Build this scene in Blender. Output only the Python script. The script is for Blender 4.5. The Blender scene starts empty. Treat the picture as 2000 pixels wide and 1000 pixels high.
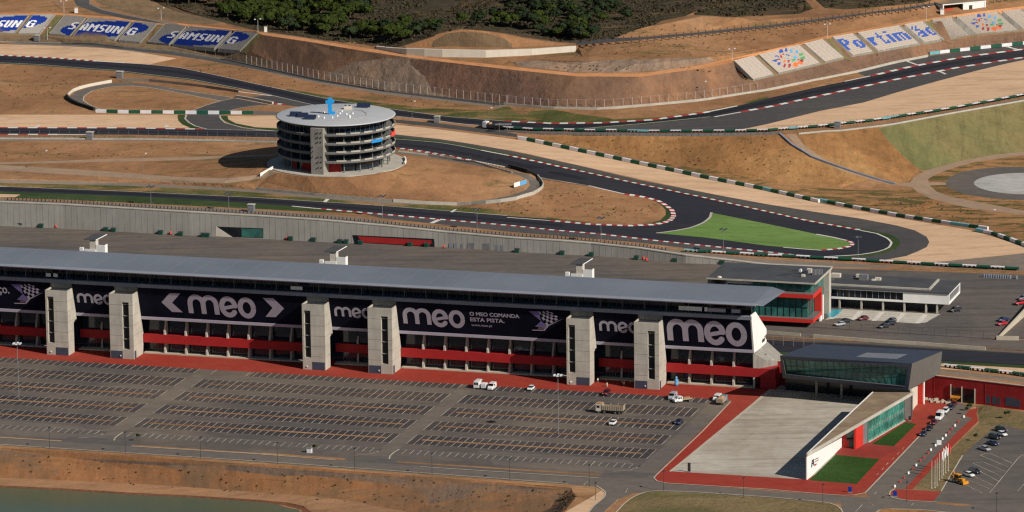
import bpy, bmesh, math, random
import numpy as np
from mathutils import Vector, Matrix, geometry
from mathutils.bvhtree import BVHTree
random.seed(7); rng = np.random.default_rng(7)
scene = bpy.context.scene
C = scene.collection

# ---------------------------------------------------------------- camera
FOC, PHI, RHO, TH, D0 = 9990.0, 0.214814, -0.012439, 0.288445, 1700.0   # long lens from a light aircraft
_c, _s = math.cos(PHI), math.sin(PHI)
FW = np.array([0, _c, -_s]); _r = np.array([1, 0, 0.]); _u = np.cross(_r, FW)
RT = _r*math.cos(RHO) + _u*math.sin(RHO); UP = -_r*math.sin(RHO) + _u*math.cos(RHO)
def ray(px, py):
    px = np.asarray(px, float); py = np.asarray(py, float)
    return FW + np.multiply.outer((px-1000)/FOC, RT) + np.multiply.outer((500-py)/FOC, UP)
_d = ray(1000, 780); CAM = -_d/np.linalg.norm(_d)*D0
cam = bpy.data.cameras.new('camera'); cam_o = bpy.data.objects.new('camera', cam); C.objects.link(cam_o)
cam.sensor_width = 36; cam.lens = FOC/2000*36; cam.clip_start = 50; cam.clip_end = 12000
cam_o.matrix_world = Matrix(((RT[0], UP[0], -FW[0], CAM[0]), (RT[1], UP[1], -FW[1], CAM[1]), (RT[2], UP[2], -FW[2], CAM[2]), (0, 0, 0, 1)))
scene.camera = cam_o

# ---------------------------------------------------------------- sky, sun, exposure
SUN_AZ, SUN_EL = math.radians(38.5), math.radians(35)       # sun to the right and towards the camera
SUNV = Vector((math.cos(SUN_AZ)*math.cos(SUN_EL), -math.sin(SUN_AZ)*math.cos(SUN_EL), math.sin(SUN_EL)))
world = bpy.data.worlds.new('World'); scene.world = world; world.use_nodes = True
wn = world.node_tree; wn.nodes.clear()
sky = wn.nodes.new('ShaderNodeTexSky'); sky.sky_type = 'NISHITA'; sky.sun_disc = False
sky.sun_elevation = SUN_EL; sky.sun_rotation = math.atan2(SUNV.x, SUNV.y); sky.altitude = 200; sky.dust_density = 0.6
bg = wn.nodes.new('ShaderNodeBackground'); bg.inputs[1].default_value = 0.05
wo = wn.nodes.new('ShaderNodeOutputWorld')
wn.links.new(sky.outputs[0], bg.inputs[0]); wn.links.new(bg.outputs[0], wo.inputs[0])
sl = bpy.data.lights.new('sun', 'SUN'); sl.energy = 5.0; sl.angle = math.radians(0.5); sl.color = (1.0, 0.93, 0.83)
sun = bpy.data.objects.new('sun', sl); C.objects.link(sun)
sun.rotation_euler = SUNV.to_track_quat('Z', 'Y').to_euler()
scene.view_settings.view_transform = 'Standard'; scene.view_settings.look = 'None'
scene.view_settings.exposure = -0.02; scene.view_settings.gamma = 1.0; scene.view_settings.use_curve_mapping = False
scene.render.engine = 'CYCLES'; scene.cycles.max_bounces = 5; scene.cycles.diffuse_bounces = 2
scene.cycles.use_denoising = False; scene.cycles.filter_width = 1.3

# ---------------------------------------------------------------- calibrated pixel <-> place helpers
def W(px, py, z=0.0):
    d = ray(px, py); t = (np.asarray(z, float)-CAM[2])/d[..., 2]
    return CAM + d*t[..., None]
EU = np.array([math.cos(TH), -math.sin(TH)]); EV = np.array([math.sin(TH), math.cos(TH)])
OUV = W(592, 721)[:2]                                   # foot of the middle stair tower: origin of the building grid
def uv(px, py, z=0.0):
    p = W(px, py, z)[..., :2] - OUV
    return float(p@EU), float(p@EV)
def wuv(u, v):
    p = OUV + u*EU + v*EV
    return float(p[0]), float(p[1])
def plane_hit(px, py, v0, slope=0.0, zref=0.0):
    """where the sight line meets the upright (or leaning) facade plane v = v0 - slope*(z-zref); gives u, v, z"""
    d = ray(px, py); dv = float(d[:2]@EV); c = float((CAM[:2]-OUV)@EV)
    t = (v0 - slope*(CAM[2]-zref) - c)/(dv + slope*d[2]); p = CAM + d*t
    return float((p[:2]-OUV)@EU), float((p[:2]-OUV)@EV), float(p[2])
def z_over(py, x, y, px=None):
    lo, hi = -20.0, 120.0
    for _ in range(40):
        m = (lo+hi)/2; q = np.array([x, y, m]) - CAM
        yy = 500 - FOC*(q@UP)/(q@FW)
        if yy > py: lo = m
        else: hi = m
    return lo

# ---------------------------------------------------------------- materials
MATS = {}
def _noise(nt, scale, detail=3, rough=0.55, vec=None, dist=0.0):
    n = nt.nodes.new('ShaderNodeTexNoise'); n.inputs['Scale'].default_value = scale
    n.inputs['Detail'].default_value = detail; n.inputs['Roughness'].default_value = rough
    n.inputs['Distortion'].default_value = dist
    if vec is not None: nt.links.new(vec, n.inputs['Vector'])
    return n.outputs[0]
def _ramp(nt, fac, stops, interp='LINEAR'):
    r = nt.nodes.new('ShaderNodeValToRGB'); r.color_ramp.interpolation = interp
    el = r.color_ramp.elements
    while len(el) < len(stops): el.new(0.5)
    for e, (p, c) in zip(el, stops):
        e.position = p; e.color = (c[0], c[1], c[2], 1) if isinstance(c, (tuple, list)) else (c, c, c, 1)
    nt.links.new(fac, r.inputs[0]); return r.outputs[0]
def _mix(nt, fac, a, b, mode='MIX'):
    m = nt.nodes.new('ShaderNodeMix'); m.data_type = 'RGBA'; m.blend_type = mode
    for k, val in ((0, fac), (6, a), (7, b)):
        if isinstance(val, (int, float)): m.inputs[k].default_value = val
        elif isinstance(val, (tuple, list)): m.inputs[k].default_value = (val[0], val[1], val[2], 1)
        else: nt.links.new(val, m.inputs[k])
    return m.outputs[2]
def _map(nt, scale=(1, 1, 1), rot=0.0, kind='Object'):
    tc = nt.nodes.new('ShaderNodeTexCoord'); mp = nt.nodes.new('ShaderNodeMapping')
    mp.inputs['Scale'].default_value = scale; mp.inputs['Rotation'].default_value = (0, 0, rot)
    nt.links.new(tc.outputs[kind], mp.inputs['Vector']); return mp.outputs[0]
def new_mat(name):
    m = bpy.data.materials.new(name); m.use_nodes = True; MATS[name] = m
    return m, m.node_tree, m.node_tree.nodes['Principled BSDF']
def flat(name, col, rough=0.7, metal=0.0, var=0.12, scale=0.35, spec=0.3, coat=0.0, streak=0.0):
    """a plain material with a little wear: colour wobble from noise and, if asked, faint vertical streaks"""
    m, nt, b = new_mat(name)
    vec = _map(nt); n = _noise(nt, scale, 4, 0.6, vec)
    lo = tuple(x*(1-var) for x in col); hi = tuple(min(1, x*(1+var)) for x in col)
    c = _ramp(nt, n, [(0.3, lo), (0.7, hi)])
    if streak:
        s = _noise(nt, 1.0, 3, 0.6, _map(nt, (1.2, 1.2, 0.08)))
        c = _mix(nt, streak, c, _ramp(nt, s, [(0.35, (0.35, 0.33, 0.30)), (0.6, (1, 1, 1))]), 'MULTIPLY')
    nt.links.new(c, b.inputs['Base Color'])
    b.inputs['Roughness'].default_value = rough; b.inputs['Metallic'].default_value = metal
    b.inputs['Specular IOR Level'].default_value = spec; b.inputs['Coat Weight'].default_value = coat
    return m
def earth(name, cols, patch=None, big=0.018, bump=0.5, rough=0.95, stretch=(1, 1, 1), rot=0.0, gul=0.0, patch_lo=0.56, patch_hi=0.66, pscale=0.05):
    """ground: three tones in soft clouds, fine grain, optional patches of a second growth, and optional gullies"""
    m, nt, b = new_mat(name); vec = _map(nt, stretch, rot)
    n1 = _noise(nt, big, 5, 0.6, vec, 0.4); n2 = _noise(nt, big*9, 5, 0.65, vec, 0.3); n3 = _noise(nt, big*60, 3, 0.6, vec)
    c = _ramp(nt, n1, [(0.34, cols[0]), (0.52, cols[1]), (0.68, cols[2])])
    c = _mix(nt, 0.75, c, _ramp(nt, n2, [(0.32, 0.72), (0.5, 1.0), (0.7, 1.12)]), 'MULTIPLY')
    c = _mix(nt, 0.6, c, _ramp(nt, n3, [(0.3, 0.78), (0.6, 1.08)]), 'MULTIPLY')
    if patch is not None:
        p = _noise(nt, pscale, 6, 0.7, _map(nt, (0.45, 1.5, 1), TH), 0.6)
        c = _mix(nt, _ramp(nt, p, [(patch_lo, 0.0), (patch_hi, 0.85)]), c, patch)
    if gul:
        g = _noise(nt, 0.22, 4, 0.7, _map(nt, (1.6, 0.25, 0.25), TH), 0.8)
        c = _mix(nt, gul, c, _ramp(nt, g, [(0.38, 0.5), (0.52, 1.0), (0.72, 1.12)]), 'MULTIPLY')
    nt.links.new(c, b.inputs['Base Color'])
    b.inputs['Roughness'].default_value = rough; b.inputs['Specular IOR Level'].default_value = 0.1
    bp = nt.nodes.new('ShaderNodeBump'); bp.inputs['Strength'].default_value = bump; bp.inputs['Distance'].default_value = 1.2
    nt.links.new(n2, bp.inputs['Height']); nt.links.new(bp.outputs[0], b.inputs['Normal'])
    return m
def asphalt(name, col, warm=(0.1, 0.085, 0.07), var=0.35, lanes=0.0, spec=0.25, rot=None):
    m, nt, b = new_mat(name); rot = TH if rot is None else rot
    vec = _map(nt); n1 = _noise(nt, 0.02, 5, 0.6, vec, 0.5); n2 = _noise(nt, 0.25, 5, 0.7, vec); n3 = _noise(nt, 2.5, 2, 0.5, vec)
    c = _mix(nt, _ramp(nt, n1, [(0.4, 0.0), (0.68, var)]), col, warm)
    c = _mix(nt, 0.7, c, _ramp(nt, n2, [(0.3, 0.8), (0.65, 1.12)]), 'MULTIPLY')
    c = _mix(nt, 0.5, c, _ramp(nt, n3, [(0.3, 0.85), (0.6, 1.1)]), 'MULTIPLY')
    if lanes:
        l = _noise(nt, 0.2, 5, 0.75, _map(nt, (0.12, 1.6, 1), rot), 0.3)
        c = _mix(nt, lanes, c, _ramp(nt, l, [(0.32, 0.55), (0.5, 1.0), (0.7, 1.2)]), 'MULTIPLY')
    nt.links.new(c, b.inputs['Base Color']); b.inputs['Roughness'].default_value = 0.85
    b.inputs['Specular IOR Level'].default_value = spec
    return m
def glass(name, col, rough=0.08, metal=0.0):
    m, nt, b = new_mat(name)
    n = _noise(nt, 0.25, 2, 0.5, _map(nt))
    nt.links.new(_ramp(nt, n, [(0.35, tuple(x*0.6 for x in col)), (0.65, tuple(x*1.3 for x in col))]), b.inputs['Base Color'])
    b.inputs['Roughness'].default_value = rough; b.inputs['Specular IOR Level'].default_value = 0.6; b.inputs['Metallic'].default_value = metal
    return m

earth('orange_earth', [(0.225, 0.115, 0.057), (0.305, 0.16, 0.077), (0.37, 0.205, 0.105)], patch=(0.105, 0.095, 0.035), patch_lo=0.57, patch_hi=0.66, pscale=0.07)
earth('terrace_soil', [(0.17, 0.11, 0.065), (0.22, 0.15, 0.085), (0.26, 0.17, 0.09)], big=0.03)
earth('bare_slope', [(0.145, 0.09, 0.062), (0.20, 0.115, 0.072), (0.29, 0.15, 0.08)], gul=0.25, big=0.022, bump=0.35)
earth('rock_cut', [(0.20, 0.145, 0.11), (0.27, 0.19, 0.135), (0.33, 0.215, 0.14)], gul=0.4, big=0.04, bump=0.5)
earth('bank_earth', [(0.20, 0.11, 0.06), (0.285, 0.13, 0.058), (0.27, 0.15, 0.07)], patch=(0.17, 0.105, 0.06), gul=0.25, big=0.02, bump=0.3, patch_lo=0.5, patch_hi=0.6)
earth('haul_road', [(0.46, 0.205, 0.085), (0.54, 0.25, 0.11), (0.58, 0.28, 0.13)], big=0.03, bump=0.2)
earth('gravel', [(0.55, 0.36, 0.22), (0.60, 0.40, 0.25), (0.64, 0.43, 0.275)], big=0.012, bump=0.25, stretch=(0.5, 2.2, 1), rot=TH*0.5)
earth('verge_grass', [(0.06, 0.07, 0.022), (0.085, 0.092, 0.028), (0.15, 0.125, 0.05)], patch=(0.31, 0.17, 0.075), big=0.05, patch_lo=0.50, patch_hi=0.60, pscale=0.06)
earth('maroon_cut', [(0.11, 0.07, 0.055), (0.155, 0.09, 0.065), (0.22, 0.12, 0.075)], gul=0.45, big=0.05, bump=0.5)
earth('dark_scree', [(0.12, 0.085, 0.065), (0.16, 0.11, 0.08), (0.21, 0.13, 0.08)], patch=(0.26, 0.135, 0.065), gul=0.3, big=0.05, bump=0.3, patch_lo=0.5, patch_hi=0.62)
earth('wet_earth', [(0.13, 0.06, 0.035), (0.16, 0.07, 0.04), (0.18, 0.08, 0.045)], big=0.05)
earth('shore_earth', [(0.27, 0.15, 0.085), (0.31, 0.17, 0.09), (0.35, 0.2, 0.11)], big=0.03, stretch=(0.4, 2, 1), rot=TH, bump=0.3)
earth('green_strip', [(0.03, 0.052, 0.018), (0.04, 0.066, 0.022), (0.06, 0.08, 0.03)], big=0.03, bump=0.1)
earth('painted_green', [(0.11, 0.19, 0.05), (0.135, 0.225, 0.06), (0.17, 0.25, 0.08)], big=0.03, bump=0.0, stretch=(0.4, 1.5, 1), rot=TH)
earth('scrub_ground', [(0.245, 0.118, 0.052), (0.31, 0.16, 0.07), (0.37, 0.20, 0.09)], patch=(0.06, 0.065, 0.022), patch_lo=0.47, patch_hi=0.56, pscale=0.09)
earth('hill_green', [(0.25, 0.155, 0.075), (0.19, 0.16, 0.07), (0.155, 0.145, 0.06)], patch=(0.125, 0.145, 0.055), big=0.014, gul=0.35, patch_lo=0.48, patch_hi=0.72, pscale=0.02)
earth('hill_orange', [(0.245, 0.125, 0.05), (0.33, 0.165, 0.065), (0.39, 0.22, 0.09)], big=0.025, gul=0.3)
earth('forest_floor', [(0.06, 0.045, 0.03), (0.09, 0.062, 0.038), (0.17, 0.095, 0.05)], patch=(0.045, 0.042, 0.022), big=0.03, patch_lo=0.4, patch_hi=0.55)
earth('dry_brown', [(0.15, 0.10, 0.06), (0.19, 0.13, 0.075), (0.24, 0.15, 0.08)], big=0.03, gul=0.3)
earth('lawn_turf', [(0.022, 0.055, 0.010), (0.03, 0.068, 0.013), (0.036, 0.078, 0.016)], big=0.06, bump=0.3)
earth('dry_lawn', [(0.15, 0.115, 0.055), (0.19, 0.14, 0.068), (0.23, 0.165, 0.085)], patch=(0.10, 0.10, 0.038), big=0.05, patch_lo=0.5, patch_hi=0.65)
earth('dirt_strip', [(0.24, 0.125, 0.06), (0.32, 0.17, 0.08), (0.42, 0.25, 0.13)], big=0.08, stretch=(0.3, 1, 1), rot=TH)
asphalt('track_asphalt', (0.0145, 0.0155, 0.024), (0.027, 0.026, 0.030), 0.6, 0.6, spec=0.35)
asphalt('runoff_asphalt', (0.065, 0.062, 0.062), (0.10, 0.088, 0.075), 0.5, 0.35)
asphalt('road_asphalt', (0.13, 0.112, 0.097), (0.165, 0.135, 0.108), 0.6, 0.2)
asphalt('service_road', (0.19, 0.155, 0.125), (0.24, 0.18, 0.135), 0.7, 0.2)
asphalt('dirt_path', (0.31, 0.215, 0.145), (0.36, 0.235, 0.15), 0.7, 0.2)
asphalt('paddock_asphalt', (0.10, 0.089, 0.082), (0.15, 0.12, 0.095), 0.9, 0.75)
asphalt('lot_asphalt', (0.096, 0.083, 0.075), (0.19, 0.15, 0.112), 0.8, 0.35)
asphalt('worn_asphalt', (0.10, 0.091, 0.084), (0.155, 0.125, 0.098), 0.8, 0.5)
asphalt('aisle_asphalt', (0.125, 0.107, 0.094), (0.20, 0.16, 0.12), 0.8, 0.3)
asphalt('rubbered_asphalt', (0.0105, 0.0112, 0.0175), (0.018, 0.018, 0.022), 0.6, 0.6)
flat('seam_metal', (0.165, 0.18, 0.21), 0.5)
asphalt('stall_asphalt', (0.041, 0.036, 0.04), (0.13, 0.10, 0.08), 0.6, 0.25)
asphalt('red_asphalt', (0.285, 0.035, 0.022), (0.32, 0.062, 0.04), 0.5, 0.15, spec=0.15)
asphalt('deep_red_asphalt', (0.23, 0.032, 0.024), (0.27, 0.055, 0.04), 0.5, 0.15, spec=0.15)
asphalt('plaza_concrete', (0.45, 0.41, 0.345), (0.30, 0.25, 0.19), 1.0, 0.6, rot=0.15)
asphalt('pale_concrete', (0.46, 0.43, 0.37), (0.38, 0.33, 0.27), 0.7, 0.3)
asphalt('skid_concrete', (0.44, 0.43, 0.40), (0.30, 0.29, 0.28), 0.8, 0.5)
flat('kerb_stone', (0.46, 0.40, 0.31), 0.85); flat('white_line', (0.62, 0.58, 0.52), 0.7, var=0.25, scale=1.2)
flat('stall_line', (0.45, 0.395, 0.32), 0.8, var=0.5, scale=0.15)
flat('paint_white', (0.68, 0.65, 0.62), 0.6, var=0.12, scale=0.8); flat('kerb_red', (0.33, 0.035, 0.028), 0.6, var=0.2, scale=0.8)
flat('concrete', (0.44, 0.41, 0.35), 0.9, var=0.14, scale=0.2, streak=0.14)
flat('concrete_dark', (0.27, 0.255, 0.225), 0.9, var=0.18, scale=0.3, streak=0.3)
flat('white_wall', (0.78, 0.77, 0.74), 0.75, var=0.05); flat('cream_wall', (0.6, 0.55, 0.46), 0.8, var=0.06, streak=0.1)
flat('panel_concrete', (0.345, 0.33, 0.295), 0.9, var=0.1, scale=0.15, streak=0.15)
flat('roof_metal', (0.19, 0.207, 0.24), 0.42, metal=0.2, var=0.12, scale=0.03, spec=0.5)
flat('roof_edge', (0.30, 0.325, 0.38), 0.4, metal=0.3, var=0.06, spec=0.5)
flat('beam_grey', (0.21, 0.235, 0.28), 0.6, var=0.08); flat('banner_black', (0.0065, 0.0075, 0.017), 0.8, var=0.35, scale=0.12, spec=0.06)
flat('letter_lilac', (0.40, 0.375, 0.44), 0.7, var=0.06); flat('emblem_blue', (0.16, 0.14, 0.32), 0.7); flat('emblem_brown', (0.2, 0.11, 0.09), 0.7)
flat('facade_red', (0.34, 0.018, 0.018), 0.6, var=0.08); flat('wall_red', (0.30, 0.016, 0.018), 0.75, var=0.14, streak=0.2)
flat('bright_red', (0.55, 0.035, 0.025), 0.55, var=0.06)
flat('dark_metal', (0.035, 0.038, 0.045), 0.5, spec=0.4); flat('door_slate', (0.05, 0.06, 0.09), 0.6); flat('steel', (0.33, 0.33, 0.34), 0.45, metal=0.6)
flat('museum_cladding', (0.052, 0.062, 0.088), 0.45, metal=0.3, var=0.06, spec=0.5); flat('museum_side', (0.15, 0.14, 0.13), 0.55, metal=0.2, var=0.06, spec=0.4, streak=0.1)
flat('roof_felt', (0.062, 0.064, 0.07), 0.8, var=0.2, scale=0.15); flat('roof_felt_light', (0.13, 0.125, 0.12), 0.85, var=0.2)
flat('brown_roof', (0.23, 0.165, 0.105), 0.9, var=0.35, scale=0.12)
flat('disc_metal', (0.46, 0.465, 0.48), 0.5, metal=0.1, var=0.05, scale=0.15); flat('ring_concrete', (0.145, 0.145, 0.14), 0.8, var=0.1)
flat('seat_grey', (0.37, 0.345, 0.315), 0.8, var=0.12, scale=1.5); flat('seat_beige', (0.43, 0.37, 0.315), 0.8, var=0.12, scale=1.5)
flat('seat_blue', (0.008, 0.042, 0.30), 0.55, var=0.12, scale=1.5); flat('seat_white', (0.85, 0.84, 0.82), 0.6, var=0.06)
flat('seat_text_blue', (0.04, 0.10, 0.37), 0.6); flat('seat_sky', (0.12, 0.36, 0.62), 0.6); flat('seat_green', (0.10, 0.34, 0.15), 0.6)
flat('seat_orange', (0.68, 0.17, 0.06), 0.6); flat('seat_maroon', (0.32, 0.04, 0.05), 0.6)
flat('barrier_green', (0.01, 0.085, 0.05), 0.55, var=0.12); flat('barrier_white', (0.68, 0.68, 0.7), 0.6, var=0.07); flat('barrier_teal', (0.16, 0.40, 0.44), 0.6)
flat('tyre_black', (0.018, 0.018, 0.02), 0.85); flat('sky_blue_paint', (0.015, 0.27, 0.62), 0.5); flat('bright_blue', (0.02, 0.25, 0.60), 0.55)
flat('coral', (0.72, 0.07, 0.05), 0.6); flat('orange_plastic', (0.65, 0.25, 0.03), 0.6); flat('pool_water', (0.07, 0.36, 0.44), 0.12, spec=0.5)
flat('digger_yellow', (0.62, 0.26, 0.02), 0.5); flat('sand_load', (0.36, 0.23, 0.13), 0.95); flat('truck_tan', (0.33, 0.26, 0.18), 0.8)
flat('skin', (0.45, 0.27, 0.19), 0.6); flat('solar_panel', (0.02, 0.03, 0.06), 0.3, spec=0.5)
for nm, col in dict(white=(0.75, 0.75, 0.74), silver=(0.36, 0.38, 0.42), black=(0.02, 0.021, 0.026), navy=(0.02, 0.03, 0.08), red=(0.45, 0.02, 0.025), maroon=(0.12, 0.012, 0.018), grey=(0.13, 0.145, 0.17), teal=(0.10, 0.33, 0.40)).items():
    flat('paint_'+nm if nm != 'white' else 'car_white', col, 0.3, var=0.03, spec=0.5, coat=0.5)
glass('dark_glass', (0.010, 0.022, 0.036)); glass('teal_glass', (0.035, 0.14, 0.12), 0.12); glass('green_glass', (0.075, 0.30, 0.235), 0.15); glass('car_glass', (0.012, 0.014, 0.018))
glass('black_glass', (0.008, 0.012, 0.018), 0.15)
earth('pine_green', [(0.022, 0.034, 0.008), (0.033, 0.048, 0.009), (0.048, 0.064, 0.012)], big=0.35, bump=0.0)
earth('pine_dark', [(0.017, 0.026, 0.013), (0.024, 0.036, 0.015), (0.034, 0.047, 0.018)], big=0.35, bump=0.0)
earth('scrub_leaf', [(0.045, 0.04, 0.024), (0.062, 0.052, 0.03), (0.085, 0.064, 0.038)], big=0.3, bump=0.0)
flat('bark', (0.10, 0.07, 0.05), 0.95); flat('shrub_green', (0.05, 0.06, 0.025), 0.9)
flat('frame_grey', (0.11, 0.115, 0.125), 0.5)
flat('fence_mesh_grey', (0.19, 0.17, 0.15), 0.8)

# ---------------------------------------------------------------- mesh builder
class MB:
    def __init__(s): s.v = []; s.f = []; s.m = []
    def add(s, vs, fs, mi=0):
        o = len(s.v); s.v += [tuple(float(c) for c in v) for v in vs]; s.f += [tuple(i+o for i in f) for f in fs]; s.m += [mi]*len(fs); return s
    def quad(s, a, b, c, d, mi=0): return s.add([a, b, c, d], [(0, 1, 2, 3)], mi)
    def box(s, x0, x1, y0, y1, z0, z1, mi=0):
        v = [(x0, y0, z0), (x1, y0, z0), (x1, y1, z0), (x0, y1, z0), (x0, y0, z1), (x1, y0, z1), (x1, y1, z1), (x0, y1, z1)]
        return s.add(v, [(0, 3, 2, 1), (4, 5, 6, 7), (0, 1, 5, 4), (1, 2, 6, 5), (2, 3, 7, 6), (3, 0, 4, 7)], mi)
    def prism(s, poly, z0, z1, mi=0, top=None):
        """upright prism over a plan polygon; z0 and z1 may be lists per corner; top gives another plan for the top"""
        n = len(poly); z0 = z0 if isinstance(z0, (list, tuple)) else [z0]*n; z1 = z1 if isinstance(z1, (list, tuple)) else [z1]*n
        top = top or poly
        a = sum(poly[i][0]*poly[(i+1) % n][1]-poly[(i+1) % n][0]*poly[i][1] for i in range(n))
        idx = list(range(n)) if a > 0 else list(range(n))[::-1]
        poly = [poly[i] for i in idx]; top = [top[i] for i in idx]; z0 = [z0[i] for i in idx]; z1 = [z1[i] for i in idx]
        v = [(p[0], p[1], z) for p, z in zip(poly, z0)] + [(p[0], p[1], z) for p, z in zip(top, z1)]
        return s.add(v, [tuple(range(n))[::-1], tuple(range(n, 2*n))] + [(i, (i+1) % n, (i+1) % n+n, i+n) for i in range(n)], mi)
    def side(s, prof, u0, u1, mi=0):
        """profile polygon in the (v,z) plane swept from u0 to u1"""
        n = len(prof); a = sum(prof[i][0]*prof[(i+1) % n][1]-prof[(i+1) % n][0]*prof[i][1] for i in range(n))
        if a < 0: prof = prof[::-1]
        v = [(u0, p[0], p[1]) for p in prof] + [(u1, p[0], p[1]) for p in prof]
        return s.add(v, [tuple(range(n))[::-1], tuple(range(n, 2*n))] + [(i, (i+1) % n, (i+1) % n+n, i+n) for i in range(n)], mi)
    def tube(s, a, b, r0, r1=None, n=6, mi=0):
        r1 = r0 if r1 is None else r1; a = Vector(a); b = Vector(b); d = (b-a).normalized()
        x = d.orthogonal().normalized(); y = d.cross(x)
        v = [a+(x*math.cos(2*math.pi*i/n)+y*math.sin(2*math.pi*i/n))*r0 for i in range(n)] + [b+(x*math.cos(2*math.pi*i/n)+y*math.sin(2*math.pi*i/n))*r1 for i in range(n)]
        return s.add(v, [tuple(range(n))[::-1], tuple(range(n, 2*n))] + [(i, (i+1) % n, (i+1) % n+n, i+n) for i in range(n)], mi)
    def lathe(s, prof, n=24, cx=0, cy=0, mi=0, a0=0.0, a1=2*math.pi):
        full = abs(a1-a0-2*math.pi) < 1e-6; k = n if full else n+1
        v = [(cx+r*math.cos(a0+(a1-a0)*i/n), cy+r*math.sin(a0+(a1-a0)*i/n), z) for (r, z) in prof for i in range(k)]
        f = []
        for j in range(len(prof)-1):
            for i in range(n):
                i2 = (i+1) % k; f.append((j*k+i, j*k+i2, (j+1)*k+i2, (j+1)*k+i))
        return s.add(v, f, mi)
    def build(s, name, mats, parent=None, smooth=False):
        me = bpy.data.meshes.new(name); me.from_pydata(s.v, [], s.f)
        for m in (mats if isinstance(mats, (list, tuple)) else [mats]): me.materials.append(MATS[m])
        me.polygons.foreach_set('material_index', s.m)
        if smooth: me.polygons.foreach_set('use_smooth', [True]*len(s.f))
        me.update(); o = bpy.data.objects.new(name, me); C.objects.link(o)
        if parent is not None: o.parent = parent
        return o
def tag(o, label=None, cat=None, group=None, kind=None):
    for k, v in (('label', label), ('category', cat), ('group', group), ('kind', kind)):
        if v: o[k] = v
    return o
def thing(name, label, cat, loc=(0, 0, 0), rotz=0.0, group=None):
    o = bpy.data.objects.new(name, None); C.objects.link(o); o.location = loc; o.rotation_euler = (0, 0, rotz)
    o.empty_display_size = 0.5
    return tag(o, label, cat, group)
def dup(root, loc, rotz, label, group=None, scale=None):
    r = root.copy(); C.objects.link(r); r.location = loc; r.rotation_euler = (0, 0, rotz); r['label'] = label
    if group: r['group'] = group
    if scale is not None: r.scale = scale
    for ch in list(root.children):
        c = ch.copy(); C.objects.link(c); c.parent = r
        for g in list(ch.children):
            d = g.copy(); C.objects.link(d); d.parent = c
    return r
UVROT = -TH
def uvthing(name, label, cat, group=None, z=0.0):
    """a thing whose parts use the building grid: u along the facade, v away from the camera"""
    return thing(name, label, cat, (OUV[0], OUV[1], z), UVROT, group)
ORD = ['first', 'second', 'third', 'fourth', 'fifth', 'sixth', 'seventh', 'eighth', 'ninth', 'tenth', 'eleventh', 'twelfth', 'thirteenth', 'fourteenth', 'fifteenth', 'sixteenth', 'seventeenth', 'eighteenth', 'nineteenth', 'twentieth', 'twenty-first', 'twenty-second', 'twenty-third', 'twenty-fourth', 'twenty-fifth', 'twenty-sixth', 'twenty-seventh', 'twenty-eighth', 'twenty-ninth', 'thirtieth']
def place_word(i, n, what='from the left'):
    if i == 0: return 'leftmost'
    if i == n-1: return 'rightmost'
    return f'{ORD[i]} {what}'
# ---------------------------------------------------------------- lie of the land
# levels in metres: car park 0, pit straight and paddock 8, infield 9 to 19, outer track 21 to 26, banks above
def pz(pts, z): return [(x, y, z) for x, y in pts]
WALLB = [(-500, 425, 380), (-250, 432, 387), (0, 441, 395), (125, 446, 400), (250, 453, 407.5), (375, 460, 415), (500, 465.5, 422), (625, 472, 430), (750, 477.5, 441),
         (875, 483, 454), (1000, 491, 465), (1100, 496.5, 471), (1155, 499, 475.5), (1250, 506, 485.5), (1340, 513.7, 499), (1420, 516.6, 508), (1500, 520.5, 517.5), (1625, 524, 522.6)]
WALLP = []                                             # paddock wall: plan x, y of its foot and height of its top
for x, yb, yt in WALLB:
    p = W(x, yb, 8.0); WALLP.append((float(p[0]), float(p[1]), max(8.15, z_over(yt, p[0], p[1]))))
_wx = [w[0] for w in WALLB]; _wz = [w[2] for w in WALLP]
def zw(x):
    return float(np.interp(x, _wx, _wz)) if x < 1625 else float(np.interp(x, [1625, 1800, 2100, 2500], [_wz[-1], 8.6, 8.6, 8.6]))
CTRL = []                                              # break lines as world points
def cl(pts): CTRL.append([tuple(float(c) for c in W(x, y, z)) for x, y, z in pts])
def clw(pts): CTRL.append([tuple(map(float, p)) for p in pts])
CREST = [(-500, 838), (0, 873), (500, 905), (1000, 942), (1115, 951), (1124, 972), (1098, 1004), (1060, 1060), (980, 1180)]
cl(pz(CREST, 0.0))
cl([(-500, 925, -9.6), (0, 951, -9.6), (125, 957, -9.6), (250, 965, -9.6), (375, 971, -9.6), (500, 979, -9.6), (560, 984, -9.6), (590, 992, -9.6), (606, 1004, -9.6), (640, 1040, -9.5), (700, 1110, -9.4)])
cl([(-500, 905, -7.6), (0, 931, -7.6), (250, 941, -7.7), (400, 953, -7.8), (500, 961, -7.8), (600, 972, -7.8), (700, 984, -7.9), (800, 996, -8.0), (900, 1010, -8.1), (1000, 1028, -8.1)])
cl([(-500, 880, -4.2), (0, 904, -4.2), (250, 917, -4.3), (500, 936, -4.3), (600, 944, -4.3), (700, 952, -4.2), (800, 961, -4.3), (900, 970, -4.3), (1000, 980, -4.3), (1075, 992, -4.2)]); cl([(640, 1000, -8.8), (700, 1015, -8.7), (800, 1040, -8.6)])
cl(pz([(-500, 1010), (0, 1022), (300, 1040), (450, 1060), (480, 1180)], -12.0))
cl(pz([(-500, 700), (-500, 760)], 0.0)); cl(pz([(1300, 1180), (2500, 1180)], 0.0)); cl(pz([(2500, 900), (2500, 1000)], 0.0))
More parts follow.
